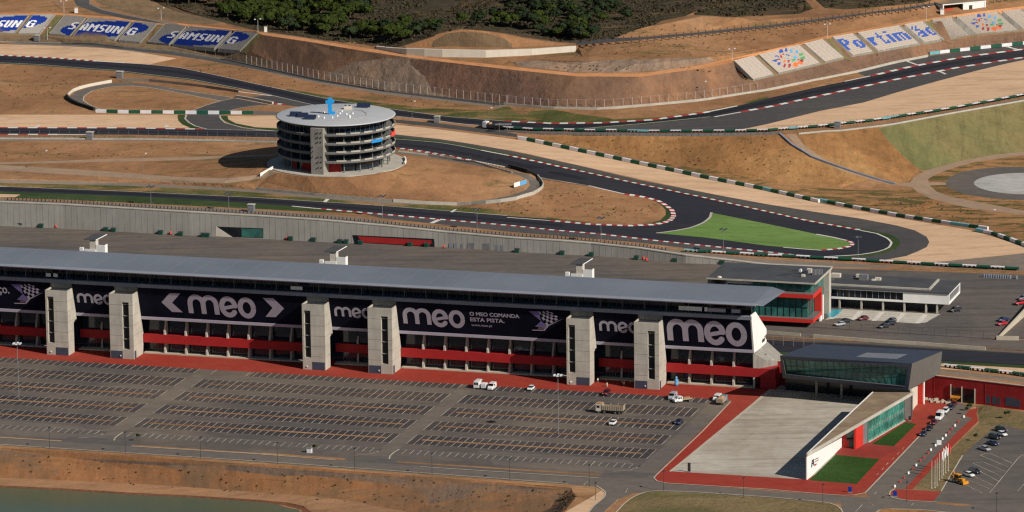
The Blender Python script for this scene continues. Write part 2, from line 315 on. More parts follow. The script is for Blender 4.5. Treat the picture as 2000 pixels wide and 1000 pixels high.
# foot and top of the retaining wall behind the grandstand and of the red wall to its right
RW_UV = [(-330, 15.2), (154, 15.2), (163.4, 16.4), (217.4, 8.5), (248.8, 1.0), (330, -18)]
clw([(*wuv(u, v), 0.0) for u, v in RW_UV]); clw([(*wuv(u, v+0.6), 8.0) for u, v in RW_UV])
cl(pz([(1926, 791), (1960, 797), (2000, 805), (2300, 850)], 0.9)); cl(pz([(1905, 802), (1915, 820), (2000, 846), (2300, 880)], 0.0)); cl([(1898, 800, 0), (1912, 797, 0), (1922, 795, 0.7)])
clw([(x, y, 8.0) for x, y, z in WALLP] + [tuple(W(1720, 528, 8.0)), tuple(W(2100, 545, 8.0)), tuple(W(2500, 560, 8.0))])
clw([(x+0.15*EV[0]*3, y+0.15*EV[1]*3, z) for x, y, z in WALLP] + [tuple(W(1720, 523, 8.2)), tuple(W(2100, 535, 8.2)), tuple(W(2500, 550, 8.2))])
clw([tuple(W(2500, 640, 8.0)), tuple(W(2500, 700, 8.0))])
T3FAR = [(-500, 352), (0, 364), (250, 374), (500, 386), (625, 394), (750, 402), (875, 412), (1000, 422), (1075, 428), (1150, 436), (1225, 439.5)]
T3NEAR = [(-500, 364), (0, 374), (250, 383), (375, 389.5), (500, 397.5), (562, 402), (625, 408), (750, 419), (875, 430), (1000, 441), (1075, 449), (1175, 457.5), (1275, 469.5), (1375, 480), (1500, 492.5), (1548, 498), (1596, 501), (1640, 500.5), (1675, 498), (1712, 492.5), (1735, 485), (1742, 475), (1735, 466), (1712, 456), (1675, 448.8)]
T2UP = [(-500, 245), (0, 249.5), (250, 250), (330, 251.5), (403, 252.6), (538, 256), (650, 261), (772, 271.4), (858, 278.4), (900, 285.4), (945, 294.5), (1000, 305), (1125, 332.5), (1250, 360), (1375, 386), (1500, 413.8), (1575, 431), (1675, 448.8)]
T2LOW = [(-500, 257), (0, 262.5), (250, 263), (540, 268.5), (650, 275), (774, 289), (827, 296), (880, 305), (928, 314.8), (978, 324.6), (1040, 337), (1155, 364), (1220, 379)]
HAIRIN = [(1220, 379), (1262, 386), (1287, 393), (1300, 401), (1313, 411), (1316, 421), (1311, 429), (1297, 435), (1275, 438.5), (1225, 441.5)]
def z2(x): return float(np.interp(x, [-500, 0, 540, 800, 1000, 1150, 1300, 1500, 1700, 2100], [21.2, 21, 20.5, 20.2, 19.4, 16.6, 13.6, 10.6, 8.8, 8.6]))
cl([(x, y, zw(x)+0.2) for x, y in T3FAR[:9]]); cl([(x, y, zw(x)) for x, y in T3NEAR[:12]]); cl([(1275, 469.5, 11), (1375, 480, 10), (1500, 492.5, 9.1), (1600, 501, 8.7), (1712, 492.5, 8.6), (1742, 475, 8.7), (1712, 456, 8.9)])
cl([(x, y, z2(x)) for x, y in T2UP]); cl([(x, y, z2(x)) for x, y in T2LOW]); cl([(1316, 421, 11.6), (1297, 435, 11.8)])
B2LINE = [(773, 243.4), (827, 249), (914, 260), (984, 269), (1009, 273), (1025, 275), (1125, 296), (1250, 322.5), (1375, 349), (1500, 374), (1595, 396), (1625, 402), (1750, 425), (1900, 450), (1940, 462.5), (2000, 482), (2100, 515)]
cl([(x, y, z2(x)+0.8) for x, y in B2LINE if x > 900])
# mound round the tower
TZ = 23.0
TC = W(655.5, 226, TZ+18.4); TCX, TCY = float(TC[0]), float(TC[1])
def ring(r, z, n=26, dx=0, dy=0): return [(TCX+dx+r*math.cos(2*math.pi*i/n), TCY+dy+r*math.sin(2*math.pi*i/n), z) for i in range(n)]
clw([(x, y, z) for x, y, z in ring(28.5, TZ-0.25) + ring(28.5, TZ-0.25)[:1]])
cl([(800, 312, 22.4), (880, 326, 20.6), (960, 345, 19.4), (1010, 360, 17.6)])
MOUNDTOE = [(-500, 338), (0, 349), (250, 355), (400, 363), (500, 370), (625, 381), (750, 392), (830, 397), (900, 399), (960, 396), (1010, 388), (1045, 378), (1062, 366), (1058, 352), (1030, 338), (980, 327), (900, 315), (830, 303), (774, 295)]
cl([(x, y, (zw(x)+0.4 if y > 349 and x < 1000 else float(np.interp(x, [774, 900, 1062], [19.8, 18.6, 16.2])))) for x, y in MOUNDTOE])
cl([(-500, 300, 19.4), (0, 305, 19.2), (200, 310, 19.4), (380, 312, 20.0), (430, 318, 20.5)]); cl([(-500, 322, 18.2), (0, 328, 18.3), (200, 340, 18.6), (345, 351, 19.0), (440, 353, 19.4), (500, 346, 20.4)])
# outer side
CWALL = [(-500, 74), (0, 81), (125, 84), (250, 93), (350, 102), (437, 115), (500, 129), (625, 156), (750, 177), (875, 191), (985, 204), (1000, 205.5), (1075, 211.5), (1175, 213), (1275, 205), (1375, 195.5), (1500, 176), (1587, 158), (1672, 141), (1750, 122), (1812, 110), (1900, 98), (2000, 87), (2500, 35)]
def zc(x): return float(np.interp(x, [-500, 0, 500, 1000, 1400, 2000, 2500], [24, 24, 23.2, 22.8, 24.5, 26, 27]))
T1UP = [(-500, 100), (0, 108), (100, 113), (180, 119), (290, 126), (350, 132), (437, 150), (500, 164), (600, 185), (650, 195), (700, 203), (750, 211), (875, 228), (1000, 237.5), (1075, 241), (1175, 240), (1275, 234), (1375, 220), (1437, 207.5), (1500, 192), (1587, 172), (1660, 157), (1707, 147), (1775, 131), (1875, 112.5), (2000, 96), (2500, 44)]
T1LOW = [(-500, 114), (0, 122.5), (75, 126), (175, 134), (225, 137), (287, 145), (375, 155), (500, 179), (612, 205), (700, 217), (772, 227), (850, 235), (900, 242), (1000, 250), (1125, 252), (1250, 242), (1400, 227), (1500, 209), (1625, 182), (1750, 155), (1875, 131), (2000, 112), (2500, 60)]
def z1(x): return zc(x)-0.6
cl([(x, y, zc(x)) for x, y in CWALL]); cl([(x, y, z1(x)) for x, y in T1UP]); cl([(x, y, z1(x)-0.3) for x, y in T1LOW])
cl([(-500, 225, 21.6), (0, 222, 21.5), (350, 222, 21.1), (540, 222, 21), (772, 240, 20.8), (900, 255, 20.7), (985, 264, 20.6)]); cl([(160, 185, 22), (300, 190, 21.8), (400, 196, 21.6)])
FLINE = [(950, 252, 21.2), (1100, 258, 22), (1270, 264, 22.6), (1400, 264, 23.2), (1530, 262, 23.8), (1620, 255, 24), (1740, 243, 24.2), (1860, 221, 24.6), (2000, 196, 25), (2500, 95, 26)]
cl(FLINE); cl([(x, y-9, z-0.1) for x, y, z in FLINE[1:]])
cl([(1100, 268, 20.8), (1250, 292, 18.4), (1400, 322, 16.4), (1540, 350, 13.5), (1660, 370, 11)])
cl([(1560, 300, 19.5), (1650, 330, 15), (1750, 358, 10.4)])
SKZ = 9.6
cl([(1775, 358, 10.2), (1785, 345, 10.4), (1811, 331, 10.6), (1874, 315, 10.8), (1944, 302, 11), (2000, 295, 11), (2500, 240, 11.5)]); cl(pz([(1850, 358), (1930, 340), (2000, 330), (2500, 330)], SKZ)); cl(pz([(1800, 385), (1930, 405), (2200, 420), (2500, 430)], 9.4))
# stands: bottom and top edges of each, and the crest track above them
CRESTUP = [(-500, 32, 33), (-74, 32.2, 33.4), (0, 31.5, 33.5), (107, 30.7, 33.5), (126, 32, 33.5), (200, 38.3, 33.5), (306, 48.3, 33.5), (322, 49.3, 33.5), (400, 57, 33.9), (503, 66.6, 34.8), (600, 81, 35.6), (700, 98, 36), (800, 112.5, 36), (900, 125, 35.7), (1000, 136, 35.5), (1125, 149, 35), (1250, 150, 35), (1375, 133, 35.5), (1433.7, 121.5, 36), (1520, 99.8, 37), (1607.5, 78.8, 37.8), (1626, 74.5, 38), (1715, 58.7, 38.5), (1803.7, 43.6, 39), (1820, 40.8, 39), (1905, 30.5, 39.5), (1995, 19.8, 40), (2500, -40, 43)]
cl(CRESTUP)
ROADUP = [(-500, 20, 33.6), (0, 24.5, 34), (100, 24.5, 34), (250, 35, 34), (375, 48, 34.3), (500, 61.5, 35.2), (600, 75.5, 36), (700, 92, 36.5), (800, 107, 36.4), (900, 119.5, 36.1), (1000, 130, 35.9), (1125, 143, 35.4), (1250, 144, 35.5), (1375, 126, 36), (1500, 98, 37.2), (1600, 73.5, 38.3), (1700, 54.5, 39), (1800, 38, 39.5), (1900, 24, 40.2), (2000, 12, 41), (2500, -50, 44)]
cl(ROADUP)
cl([(x, y, zc(x)+2.4) for x, y in ((-104, 69.6), (78, 68), (96, 69), (273, 86), (288, 86), (468, 102.5))]); cl([(1440, 150, zc(1440)+5.5), (1471, 159, zc(1471)+4.2)] + [(x, y, zc(x)+4.6) for x, y in ((1649, 115), (1666, 111.5), (1844, 79.7), (1860, 77), (2037, 56))])
cl([(500, 55, 31), (600, 66, 30), (700, 80, 31), (760, 88, 33)]); cl([(150, 8, 35), (200, 20, 34.6), (300, 36, 34), (420, 46, 33)])
cl([(1000, 122, 37), (1125, 126, 37.5), (1250, 126, 38), (1375, 113, 38.5), (1500, 92, 38.5)])
WW = [(735, 94.5, 90), (770, 101.5, 93.5), (795, 106, 94.5), (830, 109, 95.5), (865, 111, 96.5), (950, 112, 98), (1040, 107.5, 95.5), (1125, 100.5, 89.5)]; WWP = []
for x, yb, yt in WW:
    p = W(x, yb, 36.6); WWP.append((float(p[0]), float(p[1]), z_over(yt, p[0], p[1])))
clw([(x, y, 36.6) for x, y, z in WWP]); clw([(x+0.25, y+0.9, z-0.2) for x, y, z in WWP]); cl([(1130, 86.5, 39.2), (1180, 83, 40.2), (1250, 78, 41.5), (1500, 52, 42), (1700, 27, 43), (1830, 8, 43.5), (2000, -8, 44), (2500, -60, 46)])
cl([(775, 88, 38.8), (800, 81, 40.8), (850, 68, 44.5), (880, 61.5, 46), (910, 58, 46.8), (940, 60, 46.2), (980, 66, 44.8), (1020, 74, 42.6), (1060, 80.5, 40.6), (1095, 85, 39.6)]); cl([(790, 91, 39.4), (900, 91.5, 40.0), (1000, 92.5, 39.5), (1095, 88.5, 39.0)])
cl([(780, 80, 34), (850, 58, 37), (905, 50, 38), (1000, 60, 37), (1100, 77, 37), (1190, 76, 38), (1260, 55, 40), (1340, 28, 42), (1480, -10, 44)])
cl([(1190, 76, 40.8), (1250, 70, 41.4), (1375, 58.5, 42), (1500, 46, 42.3), (1620, 31, 43)]); cl([(1235, 61, 42.6), (1300, 46, 44.6), (1370, 32, 46), (1440, 34, 45.6), (1500, 38, 44.2), (1580, 33, 43.5)])
cl([(400, 20, 30), (600, 20, 29), (800, 20, 32), (1000, 30, 34), (1200, 20, 36)]); cl([(-500, -60, 38), (200, -60, 36), (600, -60, 34), (1000, -60, 38), (1500, -60, 46), (2500, -90, 50)])
cl([(-500, -260, 44), (500, -260, 40), (1500, -260, 50), (2500, -290, 54)])
cl([(1590, 20, 43), (1700, 8, 45), (1800, -5, 46)])

_pts, _edges = [], []
for line in CTRL:
    o = len(_pts); _pts += line; _edges += [(o+i, o+i+1) for i in range(len(line)-1)]
_r = geometry.delaunay_2d_cdt([Vector(p[:2]) for p in _pts], _edges, [], 0, 1e-3)
_tv = []
for v, orig in zip(_r[0], _r[3]):
    if orig: _tv.append((v.x, v.y, max(_pts[i][2] for i in orig)))
    else: _tv.append((v.x, v.y, None))
# a crossing of two break lines takes the mean height of its neighbours
_nb = {i: [] for i in range(len(_tv))}
for a, b in _r[1]: _nb[a].append(b); _nb[b].append(a)
_tv = [v if v[2] is not None else (v[0], v[1], float(np.mean([_tv[j][2] for j in _nb[i] if _tv[j][2] is not None] or [8]))) for i, v in enumerate(_tv)]
TIN = BVHTree.FromPolygons([Vector(v) for v in _tv], [tuple(f) for f in _r[2]])
def gz(x, y):
    h = TIN.ray_cast(Vector((x, y, 200)), Vector((0, 0, -1)))
    return h[0].z if h[0] is not None else 0.0
CAMV = Vector(CAM)
def hit(px, py):
    """the spot on the land seen at this point of the photograph"""
    h = TIN.ray_cast(CAMV, Vector(ray(px, py)).normalized())
    if h[0] is None:
        return tuple(float(c) for c in W(px, py, 30.0 if py < 200 else 0.0))
    return (h[0].x, h[0].y, h[0].z)
def nz(x, y, s=0.05, seed=0.0):
    from mathutils import noise
    return noise.noise(Vector((x*s, y*s, seed)))

# ---------------------------------------------------------------- what covers the land
REG = []                                               # name, material, plan polygon; later ones lie over earlier ones
def reg(name, mat, pts, on=True):
    REG.append((name, mat, np.array([hit(x, y)[:2] for x, y in pts]) if on else np.array(pts, float)))
def band(up, low): return list(up) + list(low)[::-1]
def cut(line, x0, x1):
    xs = [p[0] for p in line]; ys = [p[1] for p in line]
    return [(x0, float(np.interp(x0, xs, ys)))] + [(x, y) for x, y in line if x0 < x < x1] + [(x1, float(np.interp(x1, xs, ys)))]
def off(line, dy): return [(x, y+dy) for x, y in line]
CW = CWALL; CR = [(x, y) for x, y, z in CRESTUP]; RU = [(x, y) for x, y, z in ROADUP]
reg('bank', 'bare_slope', band(cut(CR, -480, 2450), cut(CW, -480, 2450)))
reg('bank', 'rock_cut', [(635, 146), (690, 121), (760, 113), (830, 117), (870, 122), (880, 150), (900, 190), (860, 187), (750, 175), (640, 152)])
reg('bank', 'maroon_cut', [(800, 115), (880, 124), (1000, 138), (1040, 144), (1075, 160), (1090, 185), (1085, 209), (1040, 207), (985, 200), (890, 190), (845, 180), (830, 150)])
reg('bank', 'dry_brown', band([(-480, 60), (0, 69), (75, 69), (300, 88), (470, 102), (540, 125)], cut(CW, -480, 500)))
reg('dirt_road', 'haul_road', band(cut(RU, -480, 2450), cut(CR, -480, 2450)))
reg('hill', 'dry_brown', [(195, -60), (188, 5), (230, 20), (300, 37), (400, 49), (440, 44), (390, 30), (330, 8), (300, -60)])
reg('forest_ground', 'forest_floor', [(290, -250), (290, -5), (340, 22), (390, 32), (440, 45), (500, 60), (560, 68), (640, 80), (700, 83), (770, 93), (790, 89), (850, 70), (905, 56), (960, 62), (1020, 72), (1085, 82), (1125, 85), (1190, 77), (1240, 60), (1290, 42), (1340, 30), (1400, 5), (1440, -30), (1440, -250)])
reg('bank', 'rock_cut', [(1000, 122), (1050, 118), (1150, 120), (1250, 118), (1340, 112), (1390, 114), (1400, 120), (1300, 136), (1200, 142), (1120, 141), (1010, 130)])
reg('hill', 'dry_brown', [(835, 93), (846, 80), (872, 66), (905, 61), (950, 65), (985, 75), (1000, 84), (998, 93)])
reg('road', 'service_road', [(-20+175, -60), (145, 0), (146, 10), (200, 23), (250, 34), (330, 47), (350, 49), (350, 47), (300, 38), (240, 27), (200, 17), (176, 6), (180, -60)])
reg('road', 'runoff_asphalt', [(146, -60), (145, 2), (150, 11), (190, 25), (250, 38), (330, 48), (300, 41), (240, 29), (200, 20), (174, 8), (178, -60)])
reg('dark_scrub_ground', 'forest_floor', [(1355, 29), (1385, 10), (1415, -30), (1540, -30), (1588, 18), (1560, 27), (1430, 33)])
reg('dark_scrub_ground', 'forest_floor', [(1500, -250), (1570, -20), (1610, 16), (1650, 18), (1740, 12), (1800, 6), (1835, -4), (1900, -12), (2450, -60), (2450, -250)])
reg('perimeter_road', 'runoff_asphalt', [(1125, 88), (1250, 78), (1375, 67), (1500, 54), (1625, 38), (1750, 22), (1835, 9), (1900, 0), (2000, -12), (2450, -60), (2450, -66), (2000, -18), (1900, -6), (1835, 4), (1750, 17), (1625, 33), (1500, 49), (1375, 62), (1250, 73), (1125, 83)])
reg('orange_field', 'orange_earth', [(1130, 92), (1250, 82), (1500, 58), (1700, 32), (1830, 14), (1840, 22), (1700, 53), (1500, 92), (1375, 112), (1250, 117), (1150, 117)])
# outer track
reg('service_road', 'service_road', band(cut(off(CW, 0.3), 25, 985), cut(off(CW, 7.5), 25, 985)))
reg('runoff_area', 'runoff_asphalt', [(22, 80), (125, 83), (250, 91), (350, 101), (437, 113), (500, 127), (625, 154), (750, 177), (875, 191), (975, 203), (975, 206.5), (850, 191.5), (750, 179.5), (625, 160), (500, 135), (400, 117), (325, 106), (250, 97.5), (150, 88), (37, 84)])
reg('gravel_trap', 'gravel', [(-480, 80), (0, 86), (125, 90), (250, 99), (345, 114), (291, 126), (180, 119), (100, 113), (0, 108), (-480, 99)])
reg('verge', 'verge_grass', [(560, 173), (650, 189), (750, 202), (860, 212), (960, 216), (985, 208), (995, 208), (1010, 222), (1030, 222), (1045, 211), (1100, 217), (1130, 223), (1180, 229), (1200, 233), (1300, 228), (1375, 217), (1437, 204), (1500, 188), (1500, 193), (1437, 209), (1375, 221), (1275, 235), (1175, 241), (1075, 242), (1000, 238.5), (875, 229), (750, 212), (650, 196), (560, 177)])
reg('verge', 'green_strip', band(cut(off(T1LOW, -0.5), -400, 470), cut(off(T1LOW, 1.8), -400, 470)))
reg('runoff_area', 'runoff_asphalt', [(1672, 141), (1750, 122), (1812, 110), (1900, 98), (2000, 87), (2450, 41), (2450, 50), (2000, 96.5), (1875, 113), (1775, 132), (1707, 148), (1690, 149)])
reg('runoff_area', 'runoff_asphalt', [(960, 247)] + cut(off(T1LOW, -0.5), 980, 2450) + [(2450, 63), (2100, 105), (2000, 117), (1962, 125), (1900, 140), (1825, 160), (1750, 181), (1687, 200), (1600, 217), (1500, 242), (1462, 250), (1425, 256), (1300, 257.5), (1150, 255), (1050, 252.5), (1000, 252)])
reg('gravel_trap', 'gravel', [(1425, 256), (1462, 250), (1500, 242), (1600, 217), (1687, 200), (1750, 181), (1825, 160), (1900, 140), (1962, 125), (2000, 117), (2450, 63), (2450, 95), (2000, 183), (1860, 209), (1740, 232), (1640, 246), (1540, 252)])
reg('track', 'track_asphalt', band(cut(T1UP, -480, 2450), cut(T1LOW, -480, 2450)))
reg('grass_line', 'green_strip', band(cut(off(T1LOW, -1.2), 1000, 1450), cut(off(T1LOW, 1.2), 1000, 1450)))
# perimeter strip along the upper fence
reg('service_road', 'service_road', [(1560, 259), (1640, 252), (1740, 240), (1860, 217.5), (2000, 192), (2450, 102), (2450, 108), (2000, 198.5), (1860, 223), (1740, 245.5), (1640, 257), (1560, 263)])
reg('service_road', 'road_asphalt', [(950, 256), (1100, 262), (1270, 266), (1400, 266), (1530, 262), (1530, 258), (1400, 260), (1270, 260), (1100, 257), (950, 250)])
reg('service_road', 'runoff_asphalt', [(768, 233), (860, 241), (960, 253), (1010, 262), (1010, 268), (960, 262), (860, 249), (768, 239)])
# hillside
reg('hillside', 'hill_orange', [(1009, 270), (1125, 262), (1270, 266.5), (1400, 266.5), (1530, 263), (1560, 263), (1640, 257), (1718, 248), (1735, 275), (1760, 300), (1790, 327), (1797, 332), (1776, 352), (1752, 357), (1700, 350), (1640, 366), (1500, 358), (1375, 338), (1250, 310), (1125, 284)])
reg('grass_slope', 'hill_green', [(1716, 249), (1740, 245.5), (1860, 223), (2000, 198.5), (2450, 108), (2450, 235), (2000, 295.6), (1944, 302), (1874, 315), (1811, 332), (1800, 333), (1790, 327), (1760, 300), (1735, 275)])
reg('scrub', 'scrub_ground', [(1250, 312), (1400, 335), (1560, 366), (1680, 372), (1790, 370), (1840, 392), (2000, 420), (2450, 450), (2450, 560), (2000, 476), (1900, 446), (1750, 421), (1640, 400), (1600, 390), (1500, 368), (1375, 345)])
reg('scrub', 'scrub_ground', [(1812, 350), (1825, 341), (1853, 330), (1902, 316), (2000, 302), (2450, 250), (2450, 440), (2000, 412), (1930, 398), (1860, 385), (1829, 374), (1816, 363)])
reg('path', 'dirt_path', [(2450, 238), (2000, 295.6), (1944, 302), (1874, 315), (1811, 332), (1785, 346), (1776, 358), (1790, 374), (1818, 388), (1839, 393.6), (1888, 405), (1944, 413), (2000, 419.5), (2450, 458), (2450, 448), (2000, 412), (1930, 398), (1860, 385), (1829, 374), (1816.6, 363), (1812.4, 350), (1825, 342), (1853, 330.6), (1902, 316.6), (2000, 302.6), (2450, 247)])
reg('path', 'dirt_path', [(1812, 356), (1850, 356), (1850, 361), (1814, 362)]); reg('path', 'dirt_path', [(1749, 357.5), (1785, 356), (1785, 366), (1752, 361.5)])
reg('path', 'hill_orange', [(1845, 394), (1820, 391), (1775, 409), (1745, 420), (1770, 424), (1800, 412)])
SKC = W(2006, 358, SKZ); SKC = (float(SKC[0]), float(SKC[1]))
reg('skid_pad_ring', 'worn_asphalt', [(SKC[0]+31.6*math.cos(a), SKC[1]+31.6*math.sin(a)) for a in np.linspace(0, 2*math.pi, 48, endpoint=False)], False)
reg('skid_pad', 'skid_concrete', [(SKC[0]+20.6*math.cos(a), SKC[1]+20.6*math.sin(a)) for a in np.linspace(0, 2*math.pi, 48, endpoint=False)], False)
reg('path', 'dirt_path', [(1536, 262), (1554, 262), (1572, 285), (1612, 312), (1655, 331), (1700, 347), (1750, 358), (1748, 362), (1700, 351), (1650, 335), (1595, 312), (1560, 288)])
# middle gravel and run-off
reg('gravel_trap', 'gravel', [(444, 226.3), (538, 225.5), (650, 231), (773, 243.4)] + B2LINE[1:] + [(2200, 540), (2100, 536), (2000, 521), (1875, 515), (1720, 509), (1690, 507)] + [(1770, 500), (1700, 480), (1500, 400), (1250, 350), (1000, 294), (772, 262), (650, 256), (538, 251), (499, 248.4), (460, 240.6), (445.7, 232.8)])
reg('gravel_trap', 'gravel', [(-480, 224), (0, 224), (347, 224), (346, 230), (350, 237), (370, 249.5), (250, 249.5), (0, 249), (-480, 244)])
reg('runoff_area', 'runoff_asphalt', [(650, 255), (772.6, 263), (858, 271.4), (914, 280), (970, 289.6), (1040, 303.6), (1125, 322), (1250, 352), (1375, 376), (1500, 399), (1600, 415), (1675, 426), (1750, 440), (1787, 450), (1810, 462.5), (1815, 472.5), (1810, 482.5), (1792, 491), (1770, 500), (1720, 509), (1650, 510), (1560, 506), (1560, 498), (1700, 496), (1740, 475), (1675, 449), (1500, 414), (1250, 360), (1000, 305), (772, 271), (650, 261)])
reg('grass_line', 'green_strip', [(538, 250.4), (650, 257.5), (772, 267), (858, 275), (914, 284), (970, 295), (1040, 310), (1125, 329), (1250, 357), (1375, 383), (1500, 410.5), (1575, 427), (1675, 445), (1715, 452), (1745, 460), (1757, 469), (1758, 478), (1748, 488), (1725, 496), (1690, 501.5), (1640, 504), (1590, 504.5), (1590, 500), (1700, 493), (1738, 475), (1700, 452), (1500, 414), (1250, 361), (1000, 306), (772, 272), (650, 262), (538, 256)])
reg('grass_line', 'green_strip', [(347.5, 224.4), (361, 224.4), (361, 232.8), (369, 239.3), (393.7, 251), (373, 250.3), (356, 243), (348, 235.4)])
reg('grass_line', 'green_strip', [(431.4, 225.7), (444.4, 226.3), (445.7, 232.8), (460, 240.6), (499, 248.4), (538, 250.4), (600, 253), (600, 258), (538, 255.3), (486, 251), (453.5, 243.2), (438, 235.4), (430.8, 230.2)])
reg('access_road', 'runoff_asphalt', [(364, 224), (429.5, 224.5), (429.5, 231.5), (440.5, 240.6), (473, 250), (505.5, 254), (538, 256.5), (403, 253.2), (382, 247), (369, 239.3), (361, 232)])
reg('access_road', 'runoff_asphalt', [(374, 216.6), (403, 205.5), (431.4, 197), (454.8, 192.5), (460, 192.5), (533, 204.9), (512, 205.5), (479.5, 208.8), (453.5, 214.6), (440, 219), (430, 225), (364, 225)])
reg('access_road', 'runoff_asphalt', [(477, 190.6), (512, 187.3), (531.5, 187.3), (590, 199), (612, 206), (612, 211), (560, 205.5), (533, 204)])
reg('access_road', 'road_asphalt', [(490, 216), (560, 219), (600, 222), (600, 227), (538, 225.5), (490, 223)])
reg('loop_road', 'road_asphalt', [(455, 191), (375, 179), (307, 167), (250, 162), (212, 163), (175, 170), (147, 179), (135, 190), (142, 200), (185, 215), (205, 215.5), (195, 212), (175, 205), (162.5, 196), (164, 188), (180, 177.5), (212, 170), (250, 167.5), (287, 170), (362, 184), (430, 197)])
reg('track', 'track_asphalt', band(T2UP, T2LOW + [(1262, 386), (1287, 393), (1300, 401)]) + [])
reg('track', 'track_asphalt', cut(T2UP, 1150, 1675) + [(1712, 456), (1735, 466), (1742, 475), (1735, 485), (1712, 492.5), (1675, 497.5), (1640, 500.5), (1596, 501), (1548, 498), (1500, 492.5), (1375, 480), (1275, 469.5), (1175, 457.5), (1150, 455), (1150, 436)] + [(1225, 441.5), (1275, 438.5), (1297, 435), (1311, 429), (1316, 421), (1313, 411), (1300, 401), (1287, 393), (1262, 386), (1220, 379), (1150, 363)])
reg('painted_triangle', 'painted_green', [(1389.5, 415), (1387, 424), (1380, 431), (1368, 438), (1345, 446), (1310, 452), (1282, 455.3), (1375, 463.5), (1500, 480), (1562, 485.5), (1607, 488.7), (1637, 486.5), (1660, 481.5), (1667, 476), (1657, 470), (1625, 462.5), (1594, 457), (1500, 437.5), (1425, 422.5)])
reg('verge', 'verge_grass', band(cut([(-480, 348), (0, 356), (250, 363), (500, 375), (625, 387), (750, 397), (900, 404), (1000, 414), (1075, 425), (1150, 434)], -470, 1150), cut(T3FAR, -470, 1150)))
reg('verge', 'green_strip', band(cut(off(T3NEAR, -0.5), -470, 712), [(-470, 376), (0, 386), (125, 390), (250, 396), (375, 402), (500, 408), (600, 413), (712, 417)]))
reg('runoff_area', 'runoff_asphalt', band(cut(off(T3NEAR, -0.5), 700, 1600), [(700, 415), (750, 427), (875, 440), (1000, 453), (1155, 466), (1250, 474), (1375, 489), (1500, 500), (1600, 506)]))
reg('walkway', 'service_road', band([(-470, 378), (0, 388), (250, 398), (500, 410.5), (700, 425), (750, 432), (875, 446), (1000, 458), (1155, 470), (1250, 479), (1340, 491), (1500, 507), (1700, 517), (2000, 526), (2450, 548)], [(x, yt-0.2) for x, yb, yt in WALLB if x > -480] + [(1720, 523), (2100, 535), (2450, 549)]))
reg('gravel_trap', 'gravel', [(-470, 369), (0, 379), (40, 380), (30, 385), (0, 385.5), (-470, 376)])
reg('track', 'track_asphalt', band(T3FAR + [], [p for p in T3NEAR if p[0] <= 1275]) )
reg('green_edge', 'green_strip', [(1250, 384.5), (1270, 388), (1290, 399), (1300, 410), (1300, 420), (1290, 430), (1265, 437), (1225, 439), (1225, 441.5), (1275, 438.5), (1297, 435), (1311, 429), (1316, 421), (1313, 411), (1300, 401), (1287, 393), (1262, 386)])
# infield paths
reg('path', 'dirt_path', [(-470, 314), (0, 317.5), (200, 311), (430, 305), (540, 300), (540, 304), (430, 309), (200, 316), (0, 321), (-470, 318)])
reg('path', 'dirt_path', [(-470, 312), (0, 322), (200, 334), (345, 345.5), (440, 348), (505, 341), (540, 333), (560, 338), (520, 347), (490, 352), (440, 358), (340, 357), (200, 345), (0, 333), (-470, 322)])
reg('service_road', 'service_road', [(-470, 343), (0, 350.5), (250, 357), (400, 364), (500, 370.5), (625, 382), (750, 392.5), (820, 396.5), (820, 399.5), (750, 397.5), (625, 387.5), (500, 376), (400, 369.5), (250, 363), (0, 357), (-470, 349)])
reg('service_road', 'service_road', [(-470, 262), (0, 267), (250, 269), (540, 273), (620, 277), (620, 282), (540, 278.5), (250, 275.5), (0, 275), (-470, 269)])
reg('service_road', 'road_asphalt', [(774, 299), (830, 306), (900, 318), (970, 330), (1015, 343), (1032, 352), (1035, 362), (1025, 372), (1000, 381), (960, 389), (930, 392), (930, 395), (975, 393.5), (1015, 386), (1042, 376), (1056, 364), (1052, 352), (1033, 342), (980, 328.5), (900, 312), (830, 300), (774, 294)])
# paddock and pit side
PB = [tuple(p) for p in RW_UV]
def ruv(name, mat, pts): REG.append((name, mat, np.array([wuv(u, v) for u, v in pts])))
reg('paddock', 'paddock_asphalt', [(x, yb) for x, yb, yt in WALLB if x > -480] + [(1720, 527), (2100, 540), (2450, 556), (2450, 700), (2100, 668), (1945, 660)] + [(1500, 640), (0, 560), (-470, 540)])
ruv('paddock', 'paddock_asphalt', [(-320, 66), (225, 66), (225, 110), (-320, 110)])
ruv('pit_lane', 'worn_asphalt', [(-320, 52), (330, 52), (330, 66), (-320, 66)])
ruv('straight_side', 'paddock_asphalt', [(-320, 47), (330, 47), (330, 51), (-320, 51)])
ruv('pit_straight', 'track_asphalt', [(-320, 30), (330, 30), (330, 46.5), (-320, 46.5)])
ruv('grass_line', 'green_strip', [(-320, 26.5), (330, 26.5), (330, 30), (-320, 30)])
ruv('gravel_trap', 'gravel', [(-320, 19), (210, 19), (245, 17), (330, 14), (330, 26.5), (-320, 26.5)])
ruv('service_road', 'service_road', [(163, 17.1), (217.4, 12.5), (249, 6), (330, -12), (330, -6), (249, 11), (217.4, 17), (163, 19)])
ruv('apron', 'pale_concrete', [(164.5, 96), (166.5, 98), (201, 98), (198.5, 84), (196, 82), (168, 84), (164, 80)])
reg('verge', 'service_road', [(1330, 501), (1500, 508), (1700, 517), (2000, 529), (2450, 552), (2450, 549), (2100, 535), (1720, 523), (1625, 521), (1500, 516.5), (1420, 507)])
